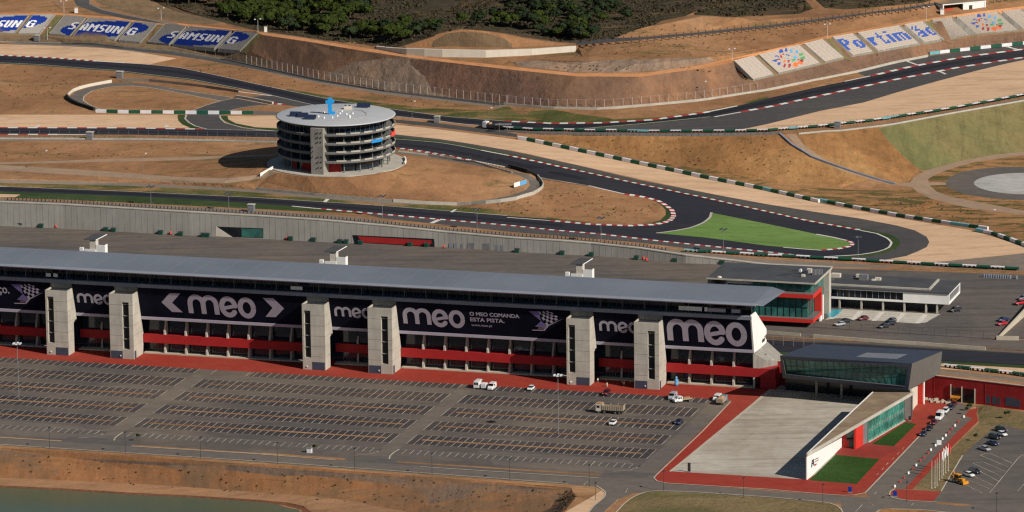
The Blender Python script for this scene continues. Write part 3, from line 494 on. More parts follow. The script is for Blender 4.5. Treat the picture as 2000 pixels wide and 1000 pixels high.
# car park side
ruv('ground_strip', 'dirt_strip', [(-330, -140), (144, -140), (144, -100), (-330, -100)])
ruv('car_park', 'lot_asphalt', [(-330, -7.6), (153.5, -7.6), (153.5, -110), (150, -114), (136, -116.4), (110, -116.1), (0, -113.6), (-330, -113.1)])
for a, b in ((-34.2, -28.8), (59.7, 64.7), (146.5, 152.6)): ruv('aisle', 'aisle_asphalt', [(a, -15.5), (b, -15.5), (b+0.6, -60), (b-0.3, -106), (a-1.5, -110.5), (a+0.2, -60)])
ruv('aisle', 'aisle_asphalt', [(-330, -92), (-70, -91), (-45, -92.5), (-36, -104), (-44, -109.5), (-80, -107.5), (-330, -108)])
ruv('aisle', 'aisle_asphalt', [(90, -92), (120, -91.5), (140, -92.5), (147, -104), (138, -110), (100, -107.5)])
for a, b in ((-330, -34.6), (-28.4, 59.3), (65.1, 145.0)):
    ruv('parking_row', 'stall_asphalt', [(a if a != -28.4 else -14.5, -7.9), (b, -7.9), (b, -14.2), (a if a != -28.4 else -14.5, -14.2)])
    for v0, v1 in ((-21.8, -33.7), (-39.8, -51.8), (-58.8, -70.8), (-77.3, -89.6)):
        ruv('parking_row', 'stall_asphalt', [(a, v0), (b, v0), (b, v1), (a, v1)])
    ruv('parking_row', 'worn_asphalt', [(a, -96.4), (b, -96.4), (b, -102.2), (a, -102.2)])
for a, b in ((-300, -44.5), (-20.3, 22), (24, 52), (69, 136)):
    if b != 22: ruv('dirt_strip', 'dirt_strip', [(a, -111.0), (b, -111.4), (b, -113.0), (a, -112.5)])
    else: ruv('dirt_strip', 'dirt_strip', [(a, -111.2), (52, -112.2), (52, -113.6), (a, -112.7)])
for a, b in ((-44.5, -20.3), (52, 69), (136, 160)): ruv('junction', 'worn_asphalt', [(a, -106), (b, -106), (b, -116), (a, -116)])
ruv('road', 'road_asphalt', [(-330, -112.9), (0, -113.3), (110, -115.9), (136, -116.1), (150, -112), (152.8, -108), (156, -115), (158, -117), (191.6, -118.4), (225, -119), (330, -120), (330, -128), (178, -127.5), (172, -126.5), (160, -127), (152, -131), (149, -140), (149, -170), (143.6, -170), (143.2, -131.5), (138.3, -126.2), (111, -125.3), (0, -122.2), (-330, -121.2)])
reg('lawn', 'dry_lawn', [(1198, 1150), (1206, 998), (1222, 981), (1240, 969), (1262, 961), (1285, 959), (1350, 962), (1500, 972), (1600, 981), (1625, 985), (1640, 992), (1646, 1000), (1660, 1150)])
reg('footpath', 'gravel', [(1100, 1002), (1130, 985), (1160, 968), (1168, 962), (1178, 955), (1183, 963), (1180, 972), (1160, 988), (1148, 1003), (1130, 1030), (1060, 1100)])
reg('ground_patch', 'hill_orange', [(1705, 1150), (1712, 1000), (1730, 995), (1800, 997), (1860, 1003), (2000, 1010), (2000, 1150)])
# right side: red paths, plaza, lawns, street
ruv('red_paving', 'red_asphalt', [(-330, -7.6), (152.7, -8.2), (152.8, -108), (154.2, -113.5), (157, -116.7)] + [uv(1500, 956.5), uv(1600, 965.5), uv(1660, 969), uv(1690, 963), uv(1716, 936), uv(1795, 853), uv(1836, 812), uv(1862, 785)] + [(222, 6), (214, 10), (163, 15.5), (-330, 15.2)])
reg('plaza', 'plaza_concrete', [(1312, 920.5), (1521, 752), (1545, 745), (1700, 750), (1785, 764), (1785, 800), (1696, 864), (1576, 936.5)])
ruv('plaza_edge', 'pale_concrete', [uv(1306, 921.5), uv(1312, 920.5), uv(1521, 752), uv(1540, 742), uv(1535, 741), uv(1513, 752)])
reg('entrance_paving', 'deep_red_asphalt', [(1630, 888), (1644, 872), (1700, 864), (1746, 871.5), (1758, 876), (1718, 896)])
reg('forecourt', 'red_asphalt', [(1767, 816), (1785, 800), (1797, 792), (1808, 779), (1861, 786), (1855, 796), (1836, 812), (1815, 832), (1766, 823)])
reg('lawn', 'lawn_turf', [(1580, 938), (1632, 888), (1718, 896.5), (1673, 945.5)]); reg('lawn', 'lawn_turf', [(1702, 867.5), (1769, 824), (1790, 828), (1746, 871.5)])
reg('street', 'road_asphalt', [(1795, 853), (1836, 812), (1862, 785), (1905, 793), (1893, 799), (1884, 812), (1899, 817), (1865, 845), (1800, 905), (1766, 955), (1743, 952), (1737, 966), (1700, 970), (1690, 962), (1716, 936)])
reg('parking_bays', 'worn_asphalt', [(1882, 815), (1899, 817), (1870, 843), (1767, 955), (1744, 955), (1758, 942)])
reg('dry_lawn', 'dry_lawn', [(1905, 793), (1925, 791), (2000, 805), (2450, 850), (2450, 880), (2000, 840), (1960, 831), (1945, 832), (1930, 845), (1905, 866), (1880, 890), (1838, 960), (1782, 955), (1790, 940), (1868, 868), (1912, 826), (1910, 808)])
reg('red_footpath', 'red_asphalt', [(1893, 800), (1911, 796), (1907, 806), (1911, 822), (1906, 827), (1870, 862), (1782, 956), (1767, 955), (1870, 843), (1899, 817), (1884, 812)])
reg('red_footpath', 'red_asphalt', [(1744, 955), (1838, 960), (1823, 979), (1770, 977), (1750, 974), (1738, 966), (1739, 959)])
reg('car_park', 'worn_asphalt', [(1945, 831), (1960, 830), (2000, 840), (2450, 880), (2450, 1080), (2000, 985), (1900, 985), (1823, 979), (1838, 960), (1880, 890), (1905, 866), (1930, 845)])
reg('road', 'road_asphalt', [(1640, 975), (1700, 970), (1738, 966), (1770, 977), (1823, 979), (1900, 985), (2000, 985), (2450, 1080), (2450, 1150), (2000, 1006), (1860, 1001), (1800, 995), (1730, 993), (1712, 998), (1705, 1150), (1660, 1150), (1646, 1000)])
reg('dirt_strip', 'dirt_strip', [(1830, 980.5), (1890, 984.5), (1897, 987.5), (1880, 988), (1830, 984)])
reg('bank', 'bank_earth', [(-500, 841)] + [(x, y+1.5) for x, y in CREST[1:]] + [(900, 1100), (700, 1110), (640, 1040), (606, 1004), (560, 984), (375, 971), (250, 965), (125, 957), (0, 951), (-500, 925)])
for Q in ([(-76, 31), (109, 29.5), (80, 69), (-107, 71)], [(124, 31), (308, 47), (275, 87), (94, 70)], [(320, 48), (505, 65), (470, 103), (286, 87)], [(1431, 120), (1609, 77), (1651, 116), (1469, 160)], [(1624, 73), (1806, 42), (1846, 81), (1664, 113)], [(1818, 39), (1997, 18), (2040, 57), (1858, 78)]): reg('terrace_ground', 'terrace_soil', Q)
reg('bank', 'dark_scree', [(-480, 850)] + [(x, y+6) for x, y in CREST[1:5]] + [(1112, 962), (1105, 990), (1085, 1005), (1060, 1004), (1080, 975), (1040, 965), (960, 962), (890, 975), (840, 985), (820, 960), (760, 944), (700, 939), (600, 928), (540, 930), (500, 924), (420, 915), (360, 918), (300, 908), (200, 902), (100, 890), (60, 894), (0, 888), (-480, 858)])
SHORE = [(0, 951), (125, 957), (250, 965), (375, 971), (500, 979), (560, 984), (590, 992), (606, 1004), (640, 1040)]
reg('shore', 'shore_earth', [(-480, 911)] + [(0, 933), (125, 938), (250, 944), (375, 952), (500, 961), (600, 968), (700, 980), (800, 1000), (900, 1012), (900, 1040), (640, 1040)] + SHORE[:-1][::-1] + [(-480, 927)])
reg('shore', 'wet_earth', [(-480, 923)] + [(x+(3 if x > 580 else 0), y-3.2+0.9*math.sin(x*0.05)) for x, y in SHORE] + [(630, 1050)] + [(x-4, y+3) for x, y in SHORE[::-1]] + [(-480, 932)])
# build one skin of ground from all of it
gp, ge = [], []
def addloop(P, closed=True, step=None):
    o = len(gp); n = len(P)
    gp.extend([Vector((float(p[0]), float(p[1]))) for p in P])
    ge.extend([(o+i, o+(i+1) % n) for i in range(n if closed else n-1)])
for _, _, P in REG: addloop(P)
for line in CTRL: addloop(line, False)
xs = np.arange(-255, 256, 5.0); ys = np.arange(-190, 980, 6.5)
for j, y in enumerate(ys):
    for x in xs:
        jx = x + (2.5 if j % 2 else 0) + rng.uniform(-1, 1)
        half = (y+1650)*0.11+15
        if abs(jx) < half: gp.append(Vector((jx, y + rng.uniform(-1, 1))))
gr = geometry.delaunay_2d_cdt(gp, ge, [], 0, 2e-3)
GV = np.array([(v.x, v.y) for v in gr[0]]); GF = np.array([f for f in gr[2] if len(f) == 3])
cen = GV[GF].mean(axis=1); lab = np.full(len(GF), -1)
def inside(P, Q):
    x, y = Q[:, 0], Q[:, 1]; c = np.zeros(len(Q), bool); n = len(P)
    for i in range(n):
        x1, y1 = P[i]; x2, y2 = P[(i+1) % n]
        if y1 == y2: continue
        m = ((y1 > y) != (y2 > y)) & (x < (x2-x1)*(y-y1)/(y2-y1)+x1); c ^= m
    return c
for k, (_, _, P) in enumerate(REG):
    bb = (cen[:, 0] > P[:, 0].min()) & (cen[:, 0] < P[:, 0].max()) & (cen[:, 1] > P[:, 1].min()) & (cen[:, 1] < P[:, 1].max())
    idx = np.nonzero(bb)[0]
    if len(idx): lab[idx[inside(P, cen[idx])]] = k
GZ = np.array([gz(x, y) for x, y in GV])
ROUGH = {'bare_slope': 0.5, 'rock_cut': 0.9, 'bank_earth': 0.3, 'orange_earth': 0.22, 'hill_orange': 0.3, 'forest_floor': 0.7, 'dry_brown': 0.4, 'scrub_ground': 0.2, 'hill_green': 0.25}
amp = np.full(len(GV), 9.0)
fa = np.array([ROUGH.get(REG[k][1] if k >= 0 else 'orange_earth', 0.0) for k in lab])
for c in range(3): np.minimum.at(amp, GF[:, c], fa)
brk = set()
for i, o in enumerate(gr[3]):
    if any(k >= sum(len(P) for _, _, P in REG) and k < sum(len(P) for _, _, P in REG)+sum(len(l) for l in CTRL) for k in o): brk.add(i)
for i in range(len(GV)):
    if i not in brk and 0 < amp[i] < 5: GZ[i] += amp[i]*nz(GV[i, 0], GV[i, 1], 0.11, 3.0)*1.6
LABELLED = {}
def tri_object(name, mat, ids, kind='structure'):
    t = GF[ids]; u, inv = np.unique(t, return_inverse=True); inv = inv.reshape(-1, 3)
    me = bpy.data.meshes.new(name); me.from_pydata([(GV[i, 0], GV[i, 1], GZ[i]) for i in u], [], [tuple(int(c) for c in f) for f in inv])
    me.materials.append(MATS[mat]); me.update()
    o = bpy.data.objects.new(name, me); C.objects.link(o); o['kind'] = kind; return o
for k, (nm, mt, P) in enumerate(REG):
    ids = np.nonzero(lab == k)[0]
    if len(ids): tri_object(nm, mt, ids)
tri_object('ground', 'orange_earth', np.nonzero(lab == -1)[0])
# reservoir
wm = MB(); wm.quad((-420, -260, -9.62), (60, -260, -9.62), (60, -60, -9.62), (-420, -60, -9.62))
m, nt, b = new_mat('water'); n = _noise(nt, 0.02, 3, 0.5, _map(nt)); nt.links.new(_ramp(nt, n, [(0.35, (0.066, 0.094, 0.055)), (0.65, (0.058, 0.10, 0.074))]), b.inputs['Base Color'])
b.inputs['Roughness'].default_value = 0.25; b.inputs['Specular IOR Level'].default_value = 0.4
bp = nt.nodes.new('ShaderNodeBump'); bp.inputs['Strength'].default_value = 0.03; nt.links.new(_noise(nt, 0.5, 3, 0.6, _map(nt)), bp.inputs['Height']); nt.links.new(bp.outputs[0], b.inputs['Normal'])
tag(wm.build('water', 'water'), kind='structure')
# ---------------------------------------------------------------- lettering helpers
def stroke(mb, pts, w, z, mp, mi=0, cap=True):
    """round-jointed ribbon of width w along pts; mp maps flat (x, y) to 3-D"""
    n = len(pts); L, R = [], []
    for i in range(n):
        a = pts[max(0, i-1)]; b = pts[min(n-1, i+1)]; dx, dy = b[0]-a[0], b[1]-a[1]; l = math.hypot(dx, dy) or 1
        nx, ny = -dy/l*w/2, dx/l*w/2; L.append((pts[i][0]+nx, pts[i][1]+ny)); R.append((pts[i][0]-nx, pts[i][1]-ny))
    for i in range(n-1): mb.quad(mp(*R[i], z), mp(*R[i+1], z), mp(*L[i+1], z), mp(*L[i], z), mi)
    if cap:
        for e, s in ((0, 1), (n-1, 0)):
            c = pts[e]; k = [(c[0]+w/2*math.cos(t), c[1]+w/2*math.sin(t)) for t in np.linspace(0, 2*math.pi, 10, endpoint=False)]
            mb.add([mp(x, y, z-0.004*(1+s)) for x, y in k], [tuple(range(10))], mi)
def arc(cx, cy, rx, ry, a0, a1, n=14): return [(cx+rx*math.cos(math.radians(a)), cy+ry*math.sin(math.radians(a))) for a in np.linspace(a0, a1, n)]
def meo(mb, mp, x0, y0, width, H, z=0.06):
    """the three rounded letters m e o, H high"""
    s = H; k = width/(3.72*H); w = 0.25*H
    def T(p): return [(x0+x*s*k, y0+y*s) for x, y in p]
    r = 0.36
    stroke(mb, T([(0.125, 0.0), (0.125, 0.5)] + arc(0.485, 0.515, 0.36, 0.36, 180, 0)[1:-1] + [(0.845, 0.5), (0.845, 0.0)]), w, z, mp, cap=False)
    stroke(mb, T([(0.845, 0.4)] + arc(1.205, 0.515, 0.36, 0.36, 180, 0)[1:-1] + [(1.565, 0.5), (1.565, 0.0)]), w, z+0.004, mp, cap=False)
    stroke(mb, T([(1.94, 0.35), (2.6, 0.50)]), w*0.72, z+0.012, mp, cap=False)
    stroke(mb, T(arc(2.24, 0.44, 0.37, 0.43, 8, 322, 26)), w, z+0.008, mp)
    stroke(mb, T(arc(3.24, 0.44, 0.36, 0.43, 0, 360, 30)), w, z, mp, cap=False)
def font_mesh(text, size):
    cu = bpy.data.curves.new('txt', 'FONT'); cu.body = text; cu.size = size; cu.resolution_u = 3
    o = bpy.data.objects.new('txt', cu); C.objects.link(o)
    me = o.to_mesh(); v = [tuple(p.co) for p in me.vertices]; f = [tuple(p.vertices) for p in me.polygons]
    o.to_mesh_clear(); bpy.data.objects.remove(o); bpy.data.curves.remove(cu)
    return v, f
def text_into(mb, mp, text, x0, y0, width, height, z=0.06, mi=0, bold=0.0):
    v, f = font_mesh(text, 1.0); xs = [p[0] for p in v]; ys = [p[1] for p in v]
    sx = width/(max(xs)-min(xs)); sy = height/(max(ys)-min(ys)) if height else sx; bx, by = min(xs), (0 if height is None else min(ys))
    for dx, dy in ([(0, 0)] if not bold else [(0, 0), (bold, 0), (0, bold), (bold, bold)]):
        mb.add([mp(x0+(p[0]-bx)*sx+dx, y0+(p[1]-by)*sy+dy, z+dx*0.01+dy*0.02) for p in v], f, mi)

# ---------------------------------------------------------------- the long grandstand
GS = uvthing('grandstand', 'very long grey roofed grandstand with black banners and red bands facing the car park', 'grandstand')
MOD = 93.5; UL, UR = -166.0, 156.2
SL = 3.5/11.5
def bpt(u, z, o=0.0): return (u, 8.0-(z-13.5)*SL-o, z+o*0.3)         # a point on the leaning banner plane
def bh(px, py):
    u, v, z = plane_hit(px, py, 8.0, SL, 13.5); return u, z
mb = MB(); mb.side([(8.3, 12.6), (5.0, 24.6), (5.0, 25.2), (12, 25.2), (26.5, 16.8), (26.5, 8.05), (15.9, 8.05), (15.9, 12.6)], UL, UR-0.4)
mb.build('stand_body', 'concrete_dark', GS)
mb = MB(); mb.side([(2.0, 30.05), (1.6, 30.45), (2.1, 30.85), (28.2, 30.75), (28.2, 30.3), (5, 30.0)], UL, 157.6)
mb.add([(157.6, 1.6, 30.45), (157.6, 2.1, 30.85), (157.6, 28.2, 30.75), (162.6, 26.5, 29.9), (160.6, 3.2, 29.8), (157.6, 2.0, 30.05), (157.6, 28.2, 30.3)], [(1, 4, 3, 2), (0, 4, 1), (5, 4, 0), (5, 6, 3, 4), (6, 2, 3)])
mb.build('roof', 'roof_metal', GS)
mb = MB(); mb.side([(1.2, 29.95), (0.95, 30.3), (1.25, 30.72), (2.0, 30.9), (2.05, 30.0)], UL, 158.4); mb.build('roof_edge', 'roof_edge', GS)
mb = MB()
for k in np.arange(UL+4, 157, 9.35): mb.box(k-0.05, k+0.05, 2.3, 28.0, 30.82, 30.88)
mb.build('roof_seam', 'seam_metal', GS)
mb = MB(); mb.box(UL, UR-1, 9.0, 9.3, 25.2, 30.0); mb.box(UL, UR-1, 4.6, 9.0, 25.2, 25.35); mb.build('gallery_glass', 'dark_glass', GS)
mb = MB()
for k in np.arange(UL+2, UR-1, 7.65): mb.box(k-0.12, k+0.12, 5.6, 6.0, 25.35, 30.0)
for i, k in enumerate(np.arange(UL+4.3, UR-3, 2.55)): mb.box(k-0.06, k+0.06, 8.6, 8.8, 25.35, 29.9 if i % 3 else 27.4)
mb.build('gallery_mullion', 'frame_grey', GS)
mb = MB()
for px, w in ((101, 1.8), (115, 1.6), (585, 4.2)):
    u, v, z = plane_hit(px, 536 if px < 200 else 561, 8.4); mb.box(u-w/2, u+w/2, 5.2, 5.4, 26.4, 27.6)
for px, w, m in ((1332, 2.2, 0), (1354, 6, 0), (1379, 1.0, 0), (1400, 6, 1), (1437, 3, 1)):
    u, v, z = plane_hit(px, 602, 5.3); mb.box(u-w/2, u+w/2, 5.2, 5.4, 26.5, 27.7+0.2*(1-m), m)
mb.build('gallery_sunlit_patch', ['white_wall', 'letter_lilac'], GS)  # pale boxes imitate the sunlit interior seen through the gallery glass
mb = MB(); mb.side([(4.3, 24.5), (4.1, 25.75), (4.9, 25.9), (5.2, 24.6)], UL, UR); mb.build('beam', 'beam_grey', GS)
mb = MB(); mb.side([(7.9, 12.45), (7.75, 13.45), (8.4, 13.5), (8.6, 12.5)], UL, UR); mb.build('ledge', 'letter_lilac', GS)
mb = MB(); mb.box(UL, UR-1.5, 12.6, 12.9, 0.45, 12.5); mb.build('curtain_glass', 'dark_glass', GS)
mb = MB(); mb.box(UL, UR-1.5, 12.9, 15.1, 0.0, 12.55); mb.build('back_wall', 'wall_red', GS)
BAYS = [(-93.5-61.3, -93.5, 'w'), (-85.4, -70.0, 'n'), (-61.3, 0.0, 'w'), (8.1, 23.5, 'n'), (32.2, 93.5, 'w'), (101.6, 117.0, 'n'), (125.7, 155.6, 'w')]
mb = MB(); mb.box(UL, -154.8, 10.6, 12.6, 0, 0.42)
mb.build('plinth', 'kerb_stone', GS)
DOORF, DOORG = [], []
for bi, (a, b, kind) in enumerate(BAYS):
    g = MB(); g.add([bpt(a, 13.5), bpt(b, 13.5), bpt(b, 24.6), bpt(a, 24.6), bpt(a, 13.5, -0.25), bpt(b, 13.5, -0.25), bpt(b, 24.6, -0.25), bpt(a, 24.6, -0.25)],
                    [(0, 1, 2, 3), (7, 6, 5, 4), (0, 4, 5, 1), (3, 2, 6, 7), (1, 5, 6, 2), (0, 3, 7, 4)])
    bn = g.build('banner', 'banner_black', GS); 
    let = MB(); blue = MB()
    mp = lambda x, y, z: bpt(x, y, z)
    def place_meo(l, r, t, bo, pxl=None):
        ul, zl = bh(*bo); ur, zr = bh(*r); ut, zt = bh(*t)
        meo(let, mp, ul, zl, ur-ul, (zt-zl)*1.0)
    if bi == 6: place_meo(None, (1460.5, 680), (1318, 622.5), (1304.9, 664.4))
    if bi == 4:
        place_meo(None, (908.7, 632), (800, 600.5), (788.6, 631.5))
        for t, p, q, h in (('O MEO COMANDA', (917.5, 616.5), (1014, 620.5), 1.35), ('ESTA PISTA.', (918.7, 627.5), (985, 630.5), 1.35), ('www.meo.pt', (921, 638.5), (962, 642), 0.95)):
            u0, z0 = bh(*p); u1, _ = bh(*q); text_into(let, mp, t, u0, z0, u1-u0, h if t[0] != 'w' else 1.1, bold=0.10 if t[0] != 'w' else 0.0)
    if bi == 2:
        place_meo(None, (501.5, 619), (387, 575.5), (369.5, 611.5))
        for P in ([(1262, 362), (1325, 290), (1408, 293), (1345, 365), (1428, 440), (1345, 437)],): 
            q = [bh(x/4, 500+y/4) for x, y in P]; let.add([mp(u, z, 0.06) for u, z in q], [(0, 3, 2, 1), (0, 5, 4, 3)])
        q = [bh(500+x/4, 500+y/4) for x, y in [(52, 328), (135, 330), (220, 410), (155, 478), (75, 475), (130, 405)]]
        let.add([mp(u, z, 0.06) for u, z in q], [(0, 5, 2, 1), (5, 4, 3, 2)])
    if kind == 'n':
        l = {1: (151.5, 590.5, 161, 572.7), 3: (654.2, 617.2, 664, 599), 5: (1171, 645.7, 1181, 626.5)}[bi]
        ul, zl = bh(l[0], l[1]); ut, zt = bh(l[2], l[3]); meo(let, mp, ul, zl, 3.72*(zt-zl)*0.98, zt-zl)
    if bi == 0:
        u1, z0 = bh(19, 577.5); text_into(let, mp, 'aço.', u1-5.6, z0, 5.6, 2.9, bold=0.14)
    if bi in (0, 4):
        ox, oy = (0, 0) if bi == 0 else (1011.8, 52.5); sc = 1 if bi == 0 else 1.02
        def E(x, y): return bh(22+(x/12.5-22)*sc+ox, 540+y/12.5+oy)
        def poly(P, m, zz=0.06): blue.add([mp(*E(x, y), zz) for x, y in P], [tuple(range(len(P)))[::-1]], m)
        poly([(265, 192), (505, 195), (600, 420), (560, 432)], 0); poly([(560, 430), (640, 430), (720, 545), (600, 640), (600, 590), (415, 568)], 0)
        poly([(500, 195), (790, 190), (1010, 345), (700, 560), (560, 420)], 2, 0.07)
        A, B, Cc, D = (490, 205), (760, 180), (1015, 360), (690, 560)
        for i in range(6):
            for j in range(5):
                if (i+j) % 2 == 0:
                    def q(s, t): return ((A[0]*(1-s)+B[0]*s)*(1-t)+(D[0]*(1-s)+Cc[0]*s)*t, (A[1]*(1-s)+B[1]*s)*(1-t)+(D[1]*(1-s)+Cc[1]*s)*t)
                    poly([q(i/6, j/5), q((i+1)/6, j/5), q((i+1)/6, (j+1)/5), q(i/6, (j+1)/5)], 1, 0.09)
        poly([(1075, 378), (745, 550), (640, 672), (600, 672), (700, 540)], 1, 0.1); poly([(335, 645), (600, 645), (640, 672), (360, 665)], 1, 0.1); poly([(490, 590), (600, 590), (590, 630), (490, 625)], 3, 0.1)
        blue.build('emblem', ['emblem_blue', 'letter_lilac', 'banner_black', 'emblem_brown'], bn)
    if let.v: let.build('lettering', 'letter_lilac', bn)
    # red band, stepping stone plinth, bay columns, doors
    r = MB(); r.box(a, b, 9.1 if kind == 'w' else 11.2, 9.5 if kind == 'w' else 11.6, 4.0, 6.95); r.box(a, b, 9.5 if kind == 'w' else 11.6, 12.55, 6.4, 6.8); r.build('canopy', 'facade_red', GS)
    s = MB(); s.box(a, b, 9.3, 12.6, 0.0, 0.42); s.build('plinth', 'kerb_stone', GS)
    n = round((b-a)/7.66) if kind == 'w' else 2
    for i in range(1, n if bi != 6 else n+1):
        u = a+(b-a)*i/n if bi != 6 else a+7.66*i
        if u > 155.4: continue
        c = MB(); v0 = 9.55 if kind == 'w' else 11.7
        c.side([(v0, 0.42), (v0+0.1, 1.8), (v0+0.7, 3.4), (v0+0.7, 4.0), (12.6, 4.0), (12.6, 0.42)], u-0.3, u+0.3)
        c.side([(v0+0.1, 6.82), (v0+0.2, 8.2), (v0+1.3, 10.4), (v0+1.9, 12.5), (12.6, 12.5), (12.6, 6.82)], u-0.3, u+0.3)
        c.build('column', 'concrete', GS)
    for i in range(n):
        uc = a+(b-a)*(i+0.5)/n; DOORF.append(uc)
        d = MB()
        for x in (-1.5, -0.5, 0.5, 1.5): d.box(uc+x-0.07, uc+x+0.07, 12.5, 12.62, 0.42, 2.7)
        for z in (0.45, 2.0, 2.6): d.box(uc-1.55, uc+1.55, 12.5, 12.62, z, z+0.09)
        d.build('door_frame', 'frame_grey', GS)
# stair towers
def stair_tower(u0, wide):
    w = 8.6 if wide else 8.1; m = MB(); z1 = 22.3
    wx0, wx1 = (u0+0.55*w, u0+0.83*w) if wide else (u0+0.09*w, u0+0.37*w)      # the glazed slot
    back = [(8.9, 0), (9.9, 6.5), (9.3, 8.5), (5.2, z1)] if wide else [(5.4, 0), (5.4, 10.6), (8.4, 10.8), (7.7, 13.7), (5.1, z1)]
    slot = (3.4 if wide else 4.2, 20.0 if wide else 20.6)
    def sidewall(x0, x1): m.side([(0.0, 0.0)] + back + [(0.0, z1)], x0, x1)
    sidewall(u0, wx0); sidewall(wx1, u0+w)
    m.side([(0.0, 0.0), (6.5 if wide else 5.0, 0), (5.0, slot[0]), (0.0, slot[0])], wx0, wx1); m.side([(0.0, slot[1]), (5.4, slot[1]), (5.2, z1), (0.0, z1)], wx0, wx1)
    # parapet rim round the open top
    m.box(u0, u0+w, 0, 0.35, z1, z1+0.55); m.box(u0, u0+0.35, 0.35, 5.0, z1, z1+0.55); m.box(u0+w-0.35, u0+w, 0.35, 5.0, z1, z1+0.55); 
    t = m.build('stair_tower', 'concrete', GS)
    g = MB(); g.box(wx0, wx1, 0.9, 1.1, slot[0], slot[1]); g.build('slot_window', 'black_glass', t)
    g = MB()
    for z in np.arange(slot[0]+3.4, slot[1], 4.1): g.box(wx0, wx1, 0.45, 0.9, z, z+0.25)
    g.build('slot_sill', 'concrete_dark', t)
    g = MB(); g.box(u0+0.6, u0+w-0.6, 0.6, 4.8, z1+0.02, z1+0.1); g.build('roof_void', 'dark_metal', t)
    d = MB(); x0, x1 = (u0+0.03*w, u0+0.52*w) if wide else (u0+0.42*w, u0+0.97*w); d.box(x0, x1, -0.06, 0.1, 0.02, 2.75); d.build('door', 'door_slate', t)
    if wide:
        d = MB(); d.box(u0+w-0.1, u0+w+0.06, 0.6, 2.2, 0.02, 2.75); d.build('side_door', 'door_slate', t)
    j = MB()
    for z in (4.6, 8.2, 11.8, 15.4, 19.0):
        for x0, x1 in ((u0, wx0), (wx1, u0+w)): j.box(x0+0.01, x1-0.01, -0.025, 0.01, z, z+0.1)
        if True:
            dep = np.interp(z, [0, 10.6, 13.7, z1], [5.3, 5.3, 7.6, 5.0]) if not wide else np.interp(z, [0, 6.5, z1], [8.8, 9.7, 5.1])
            j.box(u0+w-0.01, u0+w+0.025, 0.02, float(dep), z, z+0.1)
    j.build('joint', 'concrete_dark', t)
    l = MB(); x = u0+(0.28 if not wide else 0.7)*w*0.6; l.box(x, x+0.35, -0.28, -0.02, 0.9, 1.3); l.build('wall_lamp', 'white_wall', t)
for k in (-1, 0, 1):
    stair_tower(MOD*k, False); stair_tower(MOD*k+23.5, True)
# right-hand end
mb = MB(); mb.side([(4.4, 26.1), (10.4, 26.1), (25.9, 16.7), (25.9, 14.9), (22.3, 14.9), (25.9, 12.9), (25.9, 11.7), (8.6, 12.3)], UR-0.4, UR); mb.build('end_wall', 'white_wall', GS)
mb = MB(); mb.box(UR-0.02, UR+0.03, 19.5, 23.5, 13.2, 14.3); mb.build('vent_grille', 'dark_metal', GS)
mb = MB(); mb.prism([(156.2, 9.5), (156.2, 27), (162.5, 23), (162.5, 15.8), (159, 11)], 4.0, [12.0, 12.0, 8.4, 8.4, 9.6]); mb.build('end_stair', 'concrete_dark', GS)
mb = MB(); mb.box(155.6, 156.2, 9.2, 9.8, 0, 12.4); mb.build('end_column', 'concrete', GS)
mb = MB(); mb.box(156.2, 158.8, 14.2, 15.0, 8.2, 10.8); mb.build('end_opening', 'black_glass', GS)
mb = MB(); mb.box(155.6, 163.2, 9.1, 9.5, 4.0, 6.95); mb.box(158, 163.3, 9.5, 15.4, 0.1, 6.9); mb.build('end_canopy', 'facade_red', GS)

# ---------------------------------------------------------------- red retaining wall with the tunnel gate
RWALL = uvthing('retaining_wall', 'tall dark red retaining wall with cream coping and a dark tunnel gate beside the street', 'wall')
def lerp(a, b, t): return (a[0]+(b[0]-a[0])*t, a[1]+(b[1]-a[1])*t)
def wallseg(m, p, q, z0, z1, th=0.5, mi=0):
    dx, dy = q[0]-p[0], q[1]-p[1]; l = math.hypot(dx, dy); nx, ny = dy/l*th, -dx/l*th
    m.prism([(p[0]+nx, p[1]+ny), (q[0]+nx, q[1]+ny), q, p], z0, z1, mi)
A, B, D_, E_ = (163.4, 16.4), (217.4, 8.5), (248.8, 1.0), (330, -18)
g0, g1 = lerp(B, D_, 0.19), lerp(B, D_, 0.46)
m = MB(); wallseg(m, (155.9, 15.2), A, 0, 8.2); wallseg(m, A, B, 0, 8.2); wallseg(m, B, g0, 0, 8.2); wallseg(m, g0, g1, 5.1, 8.2); wallseg(m, g1, D_, 0, 8.2); wallseg(m, D_, E_, 0, 8.2); m.build('wall', 'wall_red', RWALL)
m = MB(); 
for p, q in (((155.9, 15.2), A), (A, B), (B, D_), (D_, E_)): wallseg(m, p, q, 8.2, 8.42, 0.65)
m.build('coping', 'kerb_stone', RWALL)
m = MB(); wallseg(m, (g0[0]+0.2, g0[1]-0.05), (g1[0]-0.2, g1[1]+0.05), 0, 5.1, 0.05); m.build('tunnel_gate', 'black_glass', RWALL)
m = MB()
for t, h in ((0.0, 6.0), (0.46, 5.6), (1.0, 5.4)):
    p = lerp(g0, g1, t); m.box(p[0]-0.15, p[0]+0.15, p[1]-0.9, p[1]-0.6, 0, h)
m.build('gate_post', 'kerb_stone', RWALL)
for i, (px, w, h) in enumerate(((1927.5, 1.5, 2.6), (1939.5, 1.6, 2.6), (1950.5, 0.9, 2.4), (1965.5, 3.8, 3.0), (1986, 1.5, 2.4))):
    t = (px-1824.8)/(2000-1824.8); p = lerp(B, D_, t); q = lerp(B, D_, t+w/32.3); m = MB(); wallseg(m, lerp(p, p, 0), q, 0.9-0.3*0, 0.9+h, 0.56); m.build('door', 'door_slate', RWALL)
m = MB(); p = lerp(B, D_, -0.02); 
